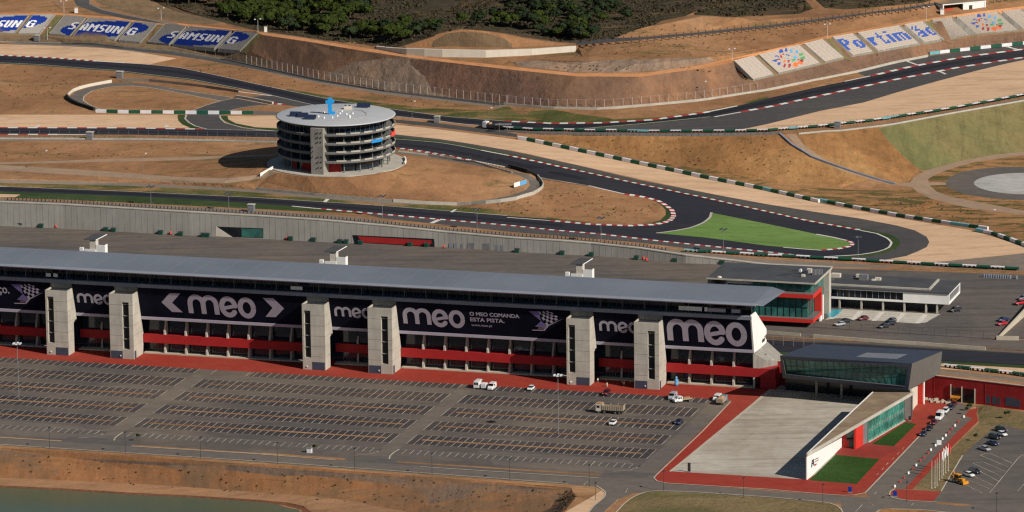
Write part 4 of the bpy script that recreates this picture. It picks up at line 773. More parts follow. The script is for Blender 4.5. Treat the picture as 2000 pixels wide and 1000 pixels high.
for s in (0.0, 0.46+0.12):
    q = lerp(B, D_, s); m.box(q[0]-0.05, q[0]+0.05, q[1]-0.62, q[1]-0.5, 0, 8.2)
m.build('drainpipe', 'kerb_red', RWALL)

# ---------------------------------------------------------------- paddock retaining wall
PWALL = thing('paddock_wall', 'long grey panelled concrete retaining wall behind the paddock topped by a pale coping', 'wall')
m = MB(); cp = MB(); jt = MB()
nrm = EV
for i in range(len(WALLP)-1):
    (x0, y0, z0), (x1, y1, z1) = WALLP[i], WALLP[i+1]
    f0, f1 = (x0-nrm[0]*0.35, y0-nrm[1]*0.35), (x1-nrm[0]*0.35, y1-nrm[1]*0.35); b0, b1 = (x0+nrm[0]*1.0, y0+nrm[1]*1.0), (x1+nrm[0]*1.0, y1+nrm[1]*1.0)
    m.prism([f0, f1, b1, b0], 7.5, [z0, z1, z1, z0]); c0, c1 = (f0[0]-nrm[0]*0.12, f0[1]-nrm[1]*0.12), (f1[0]-nrm[0]*0.12, f1[1]-nrm[1]*0.12)
    cp.prism([c0, c1, b1, b0], [z0, z1, z1, z0], [z0+0.35, z1+0.35, z1+0.35, z0+0.35])
    L = math.hypot(x1-x0, y1-y0); k = int(L/2.2)
    for j in range(k):
        t = (j+0.5)/k; xx, yy, zz = f0[0]+(f1[0]-f0[0])*t, f0[1]+(f1[1]-f0[1])*t, z0+(z1-z0)*t-0.4
        if zz-8 > 1.2: jt.box(xx-0.06, xx+0.06, yy-0.03, yy+0.05, 8, zz)
m.build('wall', 'panel_concrete', PWALL); cp.build('coping', 'concrete', PWALL); jt.build('panel_joint', 'concrete_dark', PWALL)
def pwpt(px, py, o=0.5):
    """the spot on the paddock wall's face seen at this pixel: plan x, y and height"""
    lo, hi = 8.0, 20.0
    xs_ = [p[0] for p in WALLP]; ys_ = [p[1] for p in WALLP]
    for _ in range(30):
        mz = (lo+hi)/2; p = W(px, py, mz); yw = np.interp(p[0], xs_, ys_)-0.35-o
        if p[1] > yw: lo = mz
        else: hi = mz
    return float(p[0]), float(p[1]), mz
def lerp2(a, b, t): return (a[0]+(b[0]-a[0])*t, a[1]+(b[1]-a[1])*t)
def wallpanel(name, mat, pts, o=0.05, par=PWALL, th=0.05):
    mm = MB(); n = 10; A, B, C_, D = pts if len(pts) == 4 else (pts[0], pts[1], pts[1], pts[2])
    for i in range(n):
        s, t = i/n, (i+1)/n
        mm.add([pwpt(*lerp2(D, C_, s), o), pwpt(*lerp2(D, C_, t), o), pwpt(*lerp2(A, B, t), o), pwpt(*lerp2(A, B, s), o)], [(0, 1, 2, 3)])
    return mm.build(name, mat, par)
wallpanel('recess', 'black_glass', [(424, 442.5), (514, 446), (514, 464.8), (454, 463)], 0.06); wallpanel('recess_wing', 'cream_wall', [(421.5, 441.5), (455, 463.5), (421, 461.5)], 0.08); wallpanel('recess_glass', 'teal_glass', [(472, 446), (513, 447.5), (513, 464), (472, 462.5)], 0.10)
wallpanel('garage_recess', 'black_glass', [(688, 459), (848, 466.5), (849, 482.5), (692, 474)], 0.06); wallpanel('garage_door', 'facade_red', [(699, 461.5), (843, 469.5), (842, 480.5), (706, 473.5)], 0.10)
for x, w, h in ((879.5, 5.5, 10), (889.5, 6.5, 10.5), (902, 5, 9.5), (919.5, 13, 12), (949.5, 13, 12.5), (970, 6, 11), (980, 5.5, 10.5)):
    yb = float(np.interp(x, [850, 1000], [482.5, 491.0])); wallpanel('door', 'steel' if w > 10 else 'beam_grey', [(x-w/2, yb-h), (x+w/2, yb-h+0.4), (x+w/2, yb), (x-w/2, yb-0.4)], 0.08)
# ---------------------------------------------------------------- pit building, hospitality wing, race control
PIT = uvthing('pit_building', 'low garage building between pit lane and paddock, mostly hidden behind the grandstand roof', 'building')
m = MB(); m.box(-165, 117, 88, 103, 8, 12.1); m.build('garages', 'white_wall', PIT); m = MB(); m.box(-166, 117.5, 86.5, 104, 12.1, 12.5); m.build('roof', 'roof_felt', PIT)
HOS = uvthing('hospitality_building', 'white two-storey hospitality block on pillars with a long dark flat roof and window band', 'building')
m = MB(); m.box(161, 204, 97.6, 117.5, 15.25, 15.7); m.box(161, 196, 101, 116.5, 15.7, 16.3); m.build('roof', 'roof_felt', HOS)
m = MB(); m.box(161, 196.1, 100.2, 101, 15.7, 16.25); m.box(196, 196.7, 100.2, 116.5, 15.7, 16.3); m.build('parapet', 'concrete', HOS)
m = MB(); m.box(162, 187.6, 98.0, 98.5, 14.9, 15.25); m.box(162, 204, 98.0, 117, 11.5, 12.15); m.box(187.6, 203.4, 98.0, 117, 12.15, 15.25); m.box(162, 187.6, 99.4, 117, 12.15, 15.25)
m.box(203.4, 204, 98.0, 98.6, 12.1, 15.25); m.box(203.4, 204.0, 116.4, 117.0, 12.1, 15.25); m.box(203.4, 204.0, 98.6, 116.4, 14.9, 15.25)
m.build('wall', 'white_wall', HOS)
m = MB(); m.box(162, 187.4, 98.6, 99.3, 12.15, 14.9); m.build('window_band', 'black_glass', HOS)
m = MB()
for u in np.arange(164, 187, 2.1): m.box(u, u+0.14, 98.45, 98.6, 12.15, 14.9)
m.build('mullion', 'beam_grey', HOS)
m = MB(); m.box(203.45, 203.7, 98.8, 116.2, 12.2, 14.9); m.build('end_window', 'steel', HOS)
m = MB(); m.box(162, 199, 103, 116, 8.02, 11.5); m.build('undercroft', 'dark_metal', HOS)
for u in (164.9, 172.7, 180.4, 188.0, 195.7, 199.6):
    m = MB(); m.box(u-0.3, u+0.3, 98.3, 98.9, 8, 11.5); m.build('pillar', 'concrete', HOS)
for (px, py, w, d, h, mt) in ((1633, 541, 3.2, 2.2, 1.3, 'cream_wall'), (1687, 546, 3.0, 2.4, 1.9, 'steel'), (1678, 541, 2.0, 1.5, 1.0, 'cream_wall'), (1715, 547, 2.0, 1.5, 0.9, 'cream_wall'), (1706, 548, 1.2, 1.2, 0.5, 'cream_wall')):
    u, v = uv(px, py, 16.3); m = MB(); m.box(u-w/2, u+w/2, v-d/2, v+d/2, 16.3, 16.3+h); m.build('rooftop_unit', mt, HOS)
RC = uvthing('race_control_building', 'glass race control building wrapped in a bright red frame with a grey flat roof', 'building')
m = MB(); m.box(134, 163, 66, 79.5, 9.9, 11.2); m.box(134, 163, 66, 79.5, 18.5, 19.9); m.box(160.6, 163, 78.3, 79.5, 11.2, 18.5); m.build('red_frame', 'bright_red', RC)
m = MB(); m.box(134.2, 160.4, 68.0, 79.2, 11.2, 18.5); m.build('glass_box', 'teal_glass', RC)
m = MB()
for u in np.arange(135, 160.3, 2.15): m.box(u-0.07, u+0.07, 67.85, 68.0, 11.2, 18.5)
for z in (14.7,): m.box(134.2, 160.5, 67.84, 68.0, z, z+0.25)
for v in np.arange(69, 79, 2.4): m.box(160.4, 160.52, v-0.06, v+0.06, 11.2, 18.5)
m.build('mullion', 'dark_glass', RC)
m = MB(); m.box(134.2, 162.8, 66.2, 79.3, 11.2, 11.3); m.box(134.2, 162.8, 66.2, 79.3, 19.9, 20.02); m.build('terrace_deck', 'roof_felt_light', RC)
m = MB(); m.box(141, 161.3, 69.5, 92, 20.02, 23.3); m.build('top_storey', 'teal_glass', RC)
m = MB(); m.box(134, 161.3, 79.6, 92, 8, 20.0); m.build('rear_block', 'teal_glass', RC)
m = MB()
for u in np.arange(143, 161, 3.1): m.box(u-0.08, u+0.08, 69.3, 69.5, 20.02, 23.3)
m.build('top_mullion', 'steel', RC)
m = MB(); m.box(125, 163.2, 67.3, 93, 23.3, 23.75); m.build('roof', 'roof_felt', RC)
m = MB(); m.box(131.5, 134.0, 71.5, 92, 8, 23.3); m.box(134.0, 141.0, 71.5, 92, 20.1, 23.3); m.build('left_glazing', 'teal_glass', RC); m = MB(); m.box(130.8, 141, 70.9, 71.4, 21.4, 22.4); m.box(130.8, 131.4, 70.9, 92, 20, 22.4); m.build('white_beam', 'white_wall', RC); m = MB(); m.box(125.1, 126, 68, 69, 8, 23.3); m.box(125.1, 125.8, 69, 92, 8, 23.3); m.build('end_pier', 'concrete_dark', RC)
u, v = uv(1405, 541, 23.9); m = MB(); m.lathe([(0.9, 23.7), (0.85, 24.0), (0.5, 24.2), (0, 24.3)], 12, u, v); m.build('skylight', 'cream_wall', RC)
m = MB(); m.box(124.9, 163.4, 67.0, 67.3, 23.3, 23.8); m.box(163.2, 163.5, 67.3, 93, 23.2, 23.85); m.build('roof_edge', 'concrete', RC)
m = MB(); m.box(161.3, 163.2, 89.5, 92.5, 8, 23.3); m.build('lift_shaft', 'concrete', RC)
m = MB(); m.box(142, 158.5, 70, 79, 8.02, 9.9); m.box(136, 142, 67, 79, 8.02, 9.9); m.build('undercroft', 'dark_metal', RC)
m = MB(); m.box(162.4, 163, 77.2, 79.4, 8, 9.9); m.box(163.02, 163.3, 79.6, 80.8, 8.2, 16.8); m.build('white_fin', 'white_wall', RC)
for (px, py, w, d, h, mt) in ((1590, 536.5, 1.1, 1.1, 1.8, 'steel'), (1597, 536, 1.1, 1.1, 1.8, 'steel'), (1603, 535.5, 1.1, 1.1, 1.8, 'steel'), (1581, 533, 1.6, 1.3, 1.6, 'cream_wall'), (1574, 536, 1.4, 1.2, 1.5, 'door_slate'), (1569, 540, 1.2, 1.0, 0.8, 'cream_wall')):
    u, v = uv(px, py, 23.8); m = MB(); m.box(u-w/2, u+w/2, v-d/2, v+d/2, 23.75, 23.75+h); m.build('rooftop_unit', mt, RC)
u, v = uv(1563.5, 535, 23.8); m = MB(); m.tube((u, v, 23.75), (u, v, 24.6), 0.08); m.tube((u, v-0.1, 25.0), (u-0.1, v-0.35, 25.1), 0.7, 0.55, 12); m.build('satellite_dish', 'white_wall', RC)
m = MB()
for a, b, c_, d_ in ((148, 152.5, 78.5, 79.3), (153.2, 157.5, 76.5, 77.2), (151, 154, 85, 86), (147.5, 151.5, 76, 76.6)): m.box(a, b, c_, d_, 23.76, 23.84)
m.build('roof_duct', 'dark_metal', RC)
pool = [uv(1616, 605, 8.1), uv(1645.5, 604, 8.1), uv(1640, 611, 8.1), uv(1628, 620, 8.1), uv(1616, 618, 8.1)]
m = MB(); m.prism(pool, 8.0, 8.12); tag(m.build('pool', 'pool_water'), 'turquoise pool at the foot of the race control building', 'pool'); bpy.data.objects['pool'].location = (OUV[0], OUV[1], 0); bpy.data.objects['pool'].rotation_euler = (0, 0, UVROT)
# three roof kiosks on the pit building
def kiosk(label):
    t = uvthing('roof_kiosk', label, 'kiosk', 'kiosks on the hidden pit building')
    m = MB(); m.box(-1.4, 1.3, 0, 3.0, 0, 6.2); m.build('shaft', 'cream_wall', t)
    m = MB(); m.add([(-3.9, -0.4, 6.05), (1.5, -0.4, 6.1), (3.3, 8.0, 6.9), (-2.2, 8.0, 6.85), (-3.9, -0.4, 6.3), (1.5, -0.4, 6.35), (3.3, 8.0, 7.15), (-2.2, 8.0, 7.1)], [(0, 3, 2, 1), (4, 5, 6, 7), (0, 1, 5, 4), (1, 2, 6, 5), (2, 3, 7, 6), (3, 0, 4, 7)]); m.build('canopy', 'roof_felt', t)
    m = MB(); m.add([(1.5, -0.42, 6.08), (1.62, -0.42, 6.08), (3.42, 8.0, 6.88), (3.3, 8.0, 6.88), (1.5, -0.42, 6.38), (1.62, -0.42, 6.38), (3.42, 8.0, 7.18), (3.3, 8.0, 7.18)], [(0, 3, 2, 1), (4, 5, 6, 7), (0, 1, 5, 4), (1, 2, 6, 5), (2, 3, 7, 6), (3, 0, 4, 7)]); m.build('canopy_edge', 'white_wall', t)
    m = MB(); m.box(1.3, 5.4, -0.1, 0.25, 0, 4.1); m.box(5.1, 5.4, 0.25, 3.0, 0, 4.1); m.box(-3.6, 1.3, -0.35, -0.1, 0, 2.2); m.box(-6.0, -4.4, -0.3, 1.0, 0, 2.6); m.build('parapet', 'white_wall', t)
    return t
ux, vx = uv(182, 496, 12.5)
for i, (px, py, lab) in enumerate(((182, 496.5, 'white kiosk with flat canopy rising behind the left end of the grandstand roof'), (651, 520.5, 'white kiosk with flat canopy rising behind the middle of the grandstand roof'), (1132, 545, 'white kiosk with flat canopy rising behind the right half of the grandstand roof'))):
    if i == 0: k0 = kiosk(lab); k = k0
    else: k = dup(k0, (0, 0, 0), UVROT, lab)
    k.scale = (0.87, 0.87, 0.87); p = W(px, py, 12.5); k.location = (float(p[0]), float(p[1]), 12.5)

# ---------------------------------------------------------------- dark box building over the forecourt
MUS = uvthing('welcome_building', 'dark slate raised building with a long inset glass front above the concrete plaza', 'building')
Bp = [(168.6, -2.7, 7.1), (212.5, -9.6, 7.1), (218.9, 10.4, 8.45), (175.0, 10.2, 8.45)]; Tp = [(169.3, -9.5, 16.3), (213.8, -10.0, 16.3), (219.8, 9.4, 16.3), (175.8, 9.4, 16.3)]
def bil(s, t, dv=0.0):
    a = [Bp[0][i]*(1-s)+Bp[1][i]*s for i in range(3)]; b = [Tp[0][i]*(1-s)+Tp[1][i]*s for i in range(3)]
    return (a[0]*(1-t)+b[0]*t, a[1]*(1-t)+b[1]*t+dv, a[2]*(1-t)+b[2]*t)
s0, s1, t0, t1 = 0.03, 0.965, 0.17, 0.86
m = MB(); v = Bp+Tp; m.add(v, [(0, 3, 2, 1), (2, 3, 7, 6), (3, 0, 4, 7)], 0); m.add(v, [(4, 5, 6, 7)], 0)
o_ = [bil(0, 0), bil(1, 0), bil(1, 1), bil(0, 1)]; i_ = [bil(s0, t0+0.03), bil(s1, t0-0.03), bil(s1+0.005, t1), bil(s0-0.01, t1)]; r_ = [(p[0], p[1]+1.0, p[2]) for p in i_]
m.add(o_+i_+r_, [(0, 1, 5, 4), (1, 2, 6, 5), (2, 3, 7, 6), (3, 0, 4, 7), (4, 5, 9, 8), (5, 6, 10, 9), (6, 7, 11, 10), (7, 4, 8, 11)], 0); m.build('shell', 'museum_cladding', MUS)
m = MB(); m.add(v, [(1, 2, 6, 5)]); m.build('side_wall', 'museum_side', MUS)
m = MB(); m.quad(*[(p[0], p[1]-0.06, p[2]) for p in r_]); m.build('glass_front', 'teal_glass', MUS)
m = MB()
for k in range(1, 20):
    s = k/20; a = [r_[0][i]*(1-s)+r_[1][i]*s for i in range(3)]; b = [r_[3][i]*(1-s)+r_[2][i]*s for i in range(3)]
    m.tube((a[0], a[1]-0.15, a[2]), (b[0], b[1]-0.15, b[2]), 0.07, n=4)
a = [(r_[0][i]+r_[3][i])/2 for i in range(3)]; b = [(r_[1][i]+r_[2][i])/2 for i in range(3)]; m.tube((a[0], a[1]-0.15, a[2]), (b[0], b[1]-0.15, b[2]), 0.07, n=4)
m.build('mullion', 'dark_metal', MUS)
m = MB(); m.tube((i_[0][0], i_[0][1]-0.03, i_[0][2]), (i_[3][0], i_[3][1]-0.03, i_[3][2]), 0.14, n=4); m.tube((i_[0][0], i_[0][1]-0.03, i_[0][2]), (i_[1][0], i_[1][1]-0.03, i_[1][2]), 0.12, n=4); m.build('frame_trim', 'steel', MUS)
q = [uv(x, y, 16.36) for x, y in ((1693, 689), (1771, 692), (1750, 701), (1672, 697))]
m = MB(); m.prism(q, 16.32, 16.42); m.build('skylight', 'steel', MUS)
for px in (1614, 1665):
    u, vv = uv(px, 756, 0); m = MB(); m.box(u-0.35, u+0.35, 2.0, 2.7, 0, 7.4); m.build('pillar', 'concrete_dark', MUS)
m = MB(); m.prism([(166.5, 9.5), (212, 4.0), (212, 6.5), (166.5, 12.0)], 0, 7.9); m.build('ground_floor_shade', 'black_glass', MUS)  # set-back wall coloured near black to stand in for deep shadow under the box
m = MB(); m.box(212.8, 213.4, -8.6, 0.9, 0, 7.15); m.build('flank_wall', 'cream_wall', MUS)
m = MB(); m.box(213.2, 214.6, 1.2, 3.4, 0, 8.0); m.build('red_fin', 'bright_red', MUS); m = MB(); m.tube((215.3, 1.6, 0), (215.3, 1.6, 8.0), 0.32, n=8); m.build('white_column', 'white_wall', MUS)

# wedge-shaped entrance building
WED = uvthing('entrance_pavilion', 'wedge-shaped entrance pavilion with brown flat roof, white emblem wall and green glass front', 'building')
Tt, Rr, Ll = (200.2, -103.0), (215.6, -16.8), (203.0, -19.4)
m = MB(); m.prism([Tt, Rr, Ll], 7.75, 8.35); m.build('roof', 'brown_roof', WED)
def edge(m, p, q, z0, z1, o, th): 
    dx, dy = q[0]-p[0], q[1]-p[1]; l = math.hypot(dx, dy); nx, ny = dy/l, -dx/l
    m.prism([(p[0]+nx*o, p[1]+ny*o), (q[0]+nx*o, q[1]+ny*o), (q[0]+nx*(o-th), q[1]+ny*(o-th)), (p[0]+nx*(o-th), p[1]+ny*(o-th))], z0, z1)
m = MB(); edge(m, Tt, Rr, 7.6, 8.6, 0.25, 0.35); m.build('fascia', 'concrete', WED)
m = MB(); m.prism([(199.95, -102.9), (200.3, -102.9), (203.0, -19.6), (202.6, -19.6)], 0, 8.45); m.build('emblem_wall', 'white_wall', WED)
WALLW = bpy.data.objects['emblem_wall']
def wpt(px, py):
    """on the inner face of the white wall"""
    for vv in np.arange(-103, -60, 0.05):
        u = 200.32+(vv+102.9)*2.7/83.3; x, y = wuv(u, vv); z = z_over(py, x, y); qd = np.array([x, y, z])-CAM; xx = 1000+FOC*(qd@RT)/(qd@FW)
        if xx >= px: return (u+0.03, vv, z)
lm = MB()
for P, mi in (([(340, 655), (336, 650), (343, 595), (352, 590), (349, 600), (345, 640)], 0), ([(350, 588), (358, 584), (360, 625), (352, 643), (352, 610)], 0), ([(342, 618), (360, 612), (360, 620), (343, 628)], 0), ([(345, 600), (353, 596), (353, 606), (345, 612)], 1),
              ([(364, 588), (396, 570), (390, 580), (366, 594)], 0), ([(366, 606), (398, 585), (392, 596), (364, 614)], 1), ([(362, 627), (382, 620), (376, 634), (360, 642)], 1)):
    q = [wpt(1500+x/4, 750+y/4) for x, y in P]; lm.add(q, [tuple(range(len(q)))], mi)
lm.build('emblem', ['door_slate', 'kerb_red'], WALLW)
ua, va = 201.6, -60.5
m = MB(); m.prism([(201.7, -60), (206.6, -60), (206.6, -59), (201.7, -59)], 0, 7.75); m.build('red_wall', 'bright_red', WED)
m = MB(); m.box(204.0, 205.6, -60.1, -59.9, 0.0, 2.4); m.box(203.2, 206.0, -60.1, -59.9, 3.2, 6.2); m.build('entrance_door', 'teal_glass', WED)
m = MB(); m.box(203.2, 206.2, -61.0, -60.1, 2.5, 3.0); m.build('door_canopy', 'dark_metal', WED)
m = MB(); m.prism([(206.0, -62.0), (206.6, -62.0), (207.8, -56.5), (206.9, -56.5)], 0, 7.75); m.build('red_fin', 'bright_red', WED)
m = MB(); m.prism([(207.6, -56.4), (208.4, -52.6), (207.4, -52.6), (206.9, -56.4)], 0, 7.75); m.build('grey_panel', 'steel', WED)
P0, P1 = (208.5, -52.5), (213.8, -22.3)
m = MB(); m.prism([P0, P1, (P1[0]-0.3, P1[1]), (P0[0]-0.3, P0[1])], 0.2, 7.75); m.build('glass_front', 'green_glass', WED)
m = MB()
for k in range(15):
    p = lerp(P0, P1, k/14); m.box(p[0]-0.02, p[0]+0.12, p[1]-0.09, p[1]+0.09, 0.2, 7.7)
m.build('mullion', 'teal_glass', WED)
m = MB()
for k in range(14):
    for z in (0.9, 4.6):
        p = lerp(P0, P1, (k+0.32)/14); q = lerp(P0, P1, (k+0.68)/14); m.prism([p, q, (q[0]+0.06, q[1]), (p[0]+0.06, p[1])], z, z+2.1)
m.build('inner_glazing', 'teal_glass', WED)
m = MB(); edge(m, P0, P1, 3.65, 4.0, 0.16, 0.2); m.build('floor_edge', 'steel', WED)
m = MB(); edge(m, P0, P1, 0.0, 0.25, 0.5, 0.6); m.build('base', 'concrete', WED)
m = MB(); m.prism([(213.9, -22.2), (215.0, -16.9), (214.4, -16.9), (213.3, -22.2)], 0, 7.75); m.box(215.0, 215.5, -17.2, -16.8, 0, 7.75); m.build('end_wall', 'museum_side', WED)
m = MB(); m.prism([(203.0, -58.9), (207.0, -56), (208.0, -52.4), (213.2, -22.2), (213.6, -19.2), (203.6, -19.4)], 0.05, 7.7); m.build('core', 'concrete_dark', WED)

# ---------------------------------------------------------------- round tower
RT_ = thing('round_tower', 'round glass and concrete tower with flat disc roof and ringed balconies on the infield mound', 'tower', (TCX, TCY, TZ))
def ringm(prof, n=64): return MB().lathe(prof, n)
R0 = 23.2
ringm([(0, 19.35), (8, 19.3), (R0-0.6, 18.95), (R0, 18.75), (R0-0.15, 18.55), (17, 18.2), (0, 18.2)]).build('roof', 'disc_metal', RT_, True)
ringm([(19.6, 14.9), (19.9, 18.3)]).build('gallery_glass', 'dark_glass', RT_)
m = MB()
for a in np.arange(0, 360, 6): 
    x, y = math.cos(math.radians(a))*20.0, math.sin(math.radians(a))*20.0; m.tube((x, y, 14.9), (x, y, 18.3), 0.07, n=4)
m.build('gallery_mullion', 'steel', RT_)
for zf in (4.2, 7.72, 11.24, 14.76):
    b = ringm([(18.4, zf-0.35), (22.4, zf-0.35), (22.9, zf-0.1), (22.9, zf+0.75), (22.55, zf+0.85), (22.4, zf+0.1), (18.4, zf+0.12)]).build('balcony', 'ring_concrete', RT_, False)
    m = MB()
    for a in range(-88, 62, 14):
        t0_, t1_ = math.radians(a), math.radians(a+9.5)
        m.lathe([(22.98, zf+0.5), (23.0, zf+1.05), (22.8, zf+1.1)], 6, a0=t0_, a1=t1_)
    m.build('balcony_screen', 'concrete', b)
ringm([(18.4, 0.1), (18.4, 18.2)]).build('core_glass', 'dark_glass', RT_)
m = MB()
for a in np.arange(0, 360, 4.5):
    x, y = math.cos(math.radians(a))*18.5, math.sin(math.radians(a))*18.5; m.tube((x, y, 4.0), (x, y, 18.2), 0.06, n=4)
m.build('core_mullion', 'teal_glass', RT_)
for a in (-80, -62, -46, -30, -14, 4, 25, 55, 90, 130, 170, 200, 215, 230, 245):
    x, y = math.cos(math.radians(a))*20.6, math.sin(math.radians(a))*20.6; m = MB(); m.tube((x, y, 0), (x, y, 14.8), 0.28, n=8); m.build('column', 'ring_concrete', RT_)
for a0_, a1_ in ((-97.5, -83), (-132, -118), (-152, -141)):
    MB().lathe([(19.0, 0.1), (19.0, 3.6)], 8, a0=math.radians(a0_), a1=math.radians(a1_)).build('red_panel', 'wall_red', RT_)
ringm([(26.9, -0.6), (26.9, 0.0), (0, 0.02)]).build('terrace', 'concrete', RT_)
m = MB(); m.lathe([(26.6, -0.1), (27.1, -0.1), (27.1, 0.9), (26.6, 0.9), (26.6, -0.1)], 10, a0=math.radians(-12), a1=math.radians(14)); m.build('terrace_parapet', 'white_wall', RT_)
m = MB(); a = math.radians(-106); ca, sa = math.cos(a), math.sin(a)
def pol(r, t): 
    aa = math.radians(t); return (r*math.cos(aa), r*math.sin(aa))
m.prism([pol(24.0, -112), pol(24.4, -100), pol(18.6, -97), pol(18.6, -113)], 0, [17.9]*4); m.build('stair_pier', 'concrete_dark', RT_)
m = MB()
for z in (2.5, 4.6, 6.6, 8.6, 10.4, 12.4, 14.2, 16.0):
    for t in (-110.0, -105.0, -102):
        if (z*10+t) % 3 < 2: p = pol(24.32, t); m.box(p[0]-0.2, p[0]+0.2, p[1]-0.06, p[1]+0.1, z, z+0.45)
m.build('pier_window', 'black_glass', bpy.data.objects['stair_pier'])
m = MB(); m.lathe([(23.08, 10.9), (23.15, 12.2)], 6, a0=math.radians(-52), a1=math.radians(-38)); m.build('blue_banner', 'bright_blue', RT_)
m = MB(); m.lathe([(23.1, 15.0), (23.3, 15.6), (23.2, 16.4), (22.2, 16.5)], 4, a0=math.radians(-17), a1=math.radians(-9)); 
o = MB(); 
for i in range(5):
    p = pol(23.0, -20+i*2.2); o.tube((p[0], p[1], 11.6+0.4*(i % 2)), (p[0]+0.2, p[1]+0.1, 13.3-0.5*(i % 3)), 0.55, 0.4, 7)
o.build('coral_banner', 'coral', RT_)
# things standing on the disc roof
def on_roof(px, py): 
    p = W(px, py, TZ+19.15); return (float(p[0])-TCX, float(p[1])-TCY)
scu = thing('roof_sculpture', 'bright blue letter-shaped sculpture standing on the round tower roof', 'sculpture', (TCX, TCY, TZ+19.2))
x, y = on_roof(644.5, 224); m = MB()
prof = [(-0.75, 0.9), (-0.4, 0.25), (0.5, 0.0), (1.9, 0.15), (1.9, 1.1), (0.85, 1.1), (0.65, 1.5), (0.65, 4.4), (1.5, 4.6), (1.6, 5.7), (0.65, 5.7), (0.6, 6.6), (-0.7, 6.6), (-0.75, 5.7), (-1.65, 5.6), (-1.65, 4.4), (-0.8, 4.4)]
n = len(prof); vv = [(x+a, y-0.5, b) for a, b in prof]+[(x+a+0.2, y+0.5, b) for a, b in prof]; m.add(vv, [tuple(range(n)), tuple(range(2*n-1, n-1, -1))]+[(i, i+n, (i+1) % n+n, (i+1) % n) for i in range(n)]); m.build('letter_body', 'sky_blue_paint', scu)
for i, (px, py, w, lab) in enumerate(((577, 227, 4.6, 'dark tilted solar panel at the left edge of the round roof'), (591, 229, 4.2, 'dark tilted solar panel between two others on the left of the round roof'), (606, 233, 4.6, 'dark tilted solar panel nearest the blue sculpture foot on the round roof'), (710, 210, 5.4, 'wide dark tilted solar panel at the back right of the round roof'))):
    x, y = on_roof(px, py); t = thing('solar_panel', lab, 'solar panel', (TCX+x, TCY+y, TZ+19.1), math.radians(-12), 'solar panels on the round roof')
    m = MB(); m.add([(-w/2, -0.9, 0.35), (w/2, -0.9, 0.35), (w/2, 1.2, 1.6), (-w/2, 1.2, 1.6), (-w/2, -0.9, 0.45), (w/2, -0.9, 0.45), (w/2, 1.2, 1.7), (-w/2, 1.2, 1.7)], [(0, 3, 2, 1), (4, 5, 6, 7), (0, 1, 5, 4), (1, 2, 6, 5), (2, 3, 7, 6), (3, 0, 4, 7)]); m.build('panel', 'solar_panel', t)
    m = MB(); 
    for k in (-w/2+0.3, w/2-0.3): m.tube((k, 1.0, 0), (k, 1.0, 1.5), 0.06, n=4); m.tube((k, -0.7, 0), (k, -0.7, 0.45), 0.06, n=4)
    m.build('panel_stand', 'steel', t)
domes = [(633, 221), (622, 229), (633, 231.5), (659, 228), (664, 223), (677, 224.5), (689, 223), (683, 230.5), (683, 228), (649, 231), (668, 219)]
for i, (px, py) in enumerate(domes):
    x, y = on_roof(px, py); t = thing('roof_vent', 'small white domed roof vent beside the blue sculpture on the round tower', 'roof vent', (TCX+x, TCY+y, TZ+19.2), 0, 'vents on the round roof')
    m = MB(); m.lathe([(0.35, 0), (0.38, 0.35), (0.2, 0.6), (0, 0.65)], 8); m.build('vent_cap', 'white_wall', t, True)
x, y = on_roof(680, 213); t = thing('air_handler', 'cream air handling unit beside the rear solar panel on the round roof', 'air handler', (TCX+x, TCY+y, TZ+19.1)); m = MB(); m.box(-1.6, 1.4, -0.8, 0.8, 0, 1.3); m.build('housing', 'cream_wall', t); m = MB(); m.tube((-1, 0, 1.3), (-1, 0, 1.6), 0.4, n=10); m.tube((0.6, 0, 1.3), (0.6, 0, 1.6), 0.4, n=10); m.build('fan', 'dark_metal', t)
t = thing('roof_pipework', 'pale pipe run laid across the round tower roof', 'pipe', (TCX, TCY, TZ+19.25)); m = MB(); pp = [on_roof(x, y) for x, y in ((640, 223), (660, 217), (690, 215), (707, 217), (716, 222), (715, 228), (700, 232), (662, 235), (640, 236))]
for a, b in zip(pp[:-1], pp[1:]): m.tube((*a, 0.08), (*b, 0.08), 0.09, n=4)
m.build('pipe_run', 'kerb_stone', t)
# ---------------------------------------------------------------- kerbs, edge lines, road paint
def path3(pts, step=None):
    """pixel polyline -> points on the land, resampled every `step` metres"""
    q = [Vector(hit(x, y)) for x, y in pts]; out = []
    for a, b in zip(q[:-1], q[1:]):
        n = max(1, int((b-a).length/3)); out += [a.lerp(b, i/n) for i in range(n)]
    out.append(q[-1])
    if step is None: return out
    d = [0.0]
    for a, b in zip(out[:-1], out[1:]): d.append(d[-1]+(b-a).length)
    L = d[-1]; n = max(1, round(L/step)); res = []
    for i in range(n+1):
        s = L*i/n; k = min(len(d)-2, int(np.searchsorted(d, s, side='right')-1)); t = (s-d[k])/max(1e-9, d[k+1]-d[k]); p = out[k].lerp(out[k+1], t); res.append(p)
    return res
def on_land(x, y, dz=0.0): return (x, y, gz(x, y)+dz)
def sides(P, w0, w1):
    L, R = [], []
    for i, p in enumerate(P):
        a = P[max(0, i-1)]; b = P[min(len(P)-1, i+1)]; t = Vector((b.x-a.x, b.y-a.y, 0)); t.normalize(); n = Vector((-t.y, t.x, 0)); L.append(p+n*w0); R.append(p+n*w1)
    return L, R
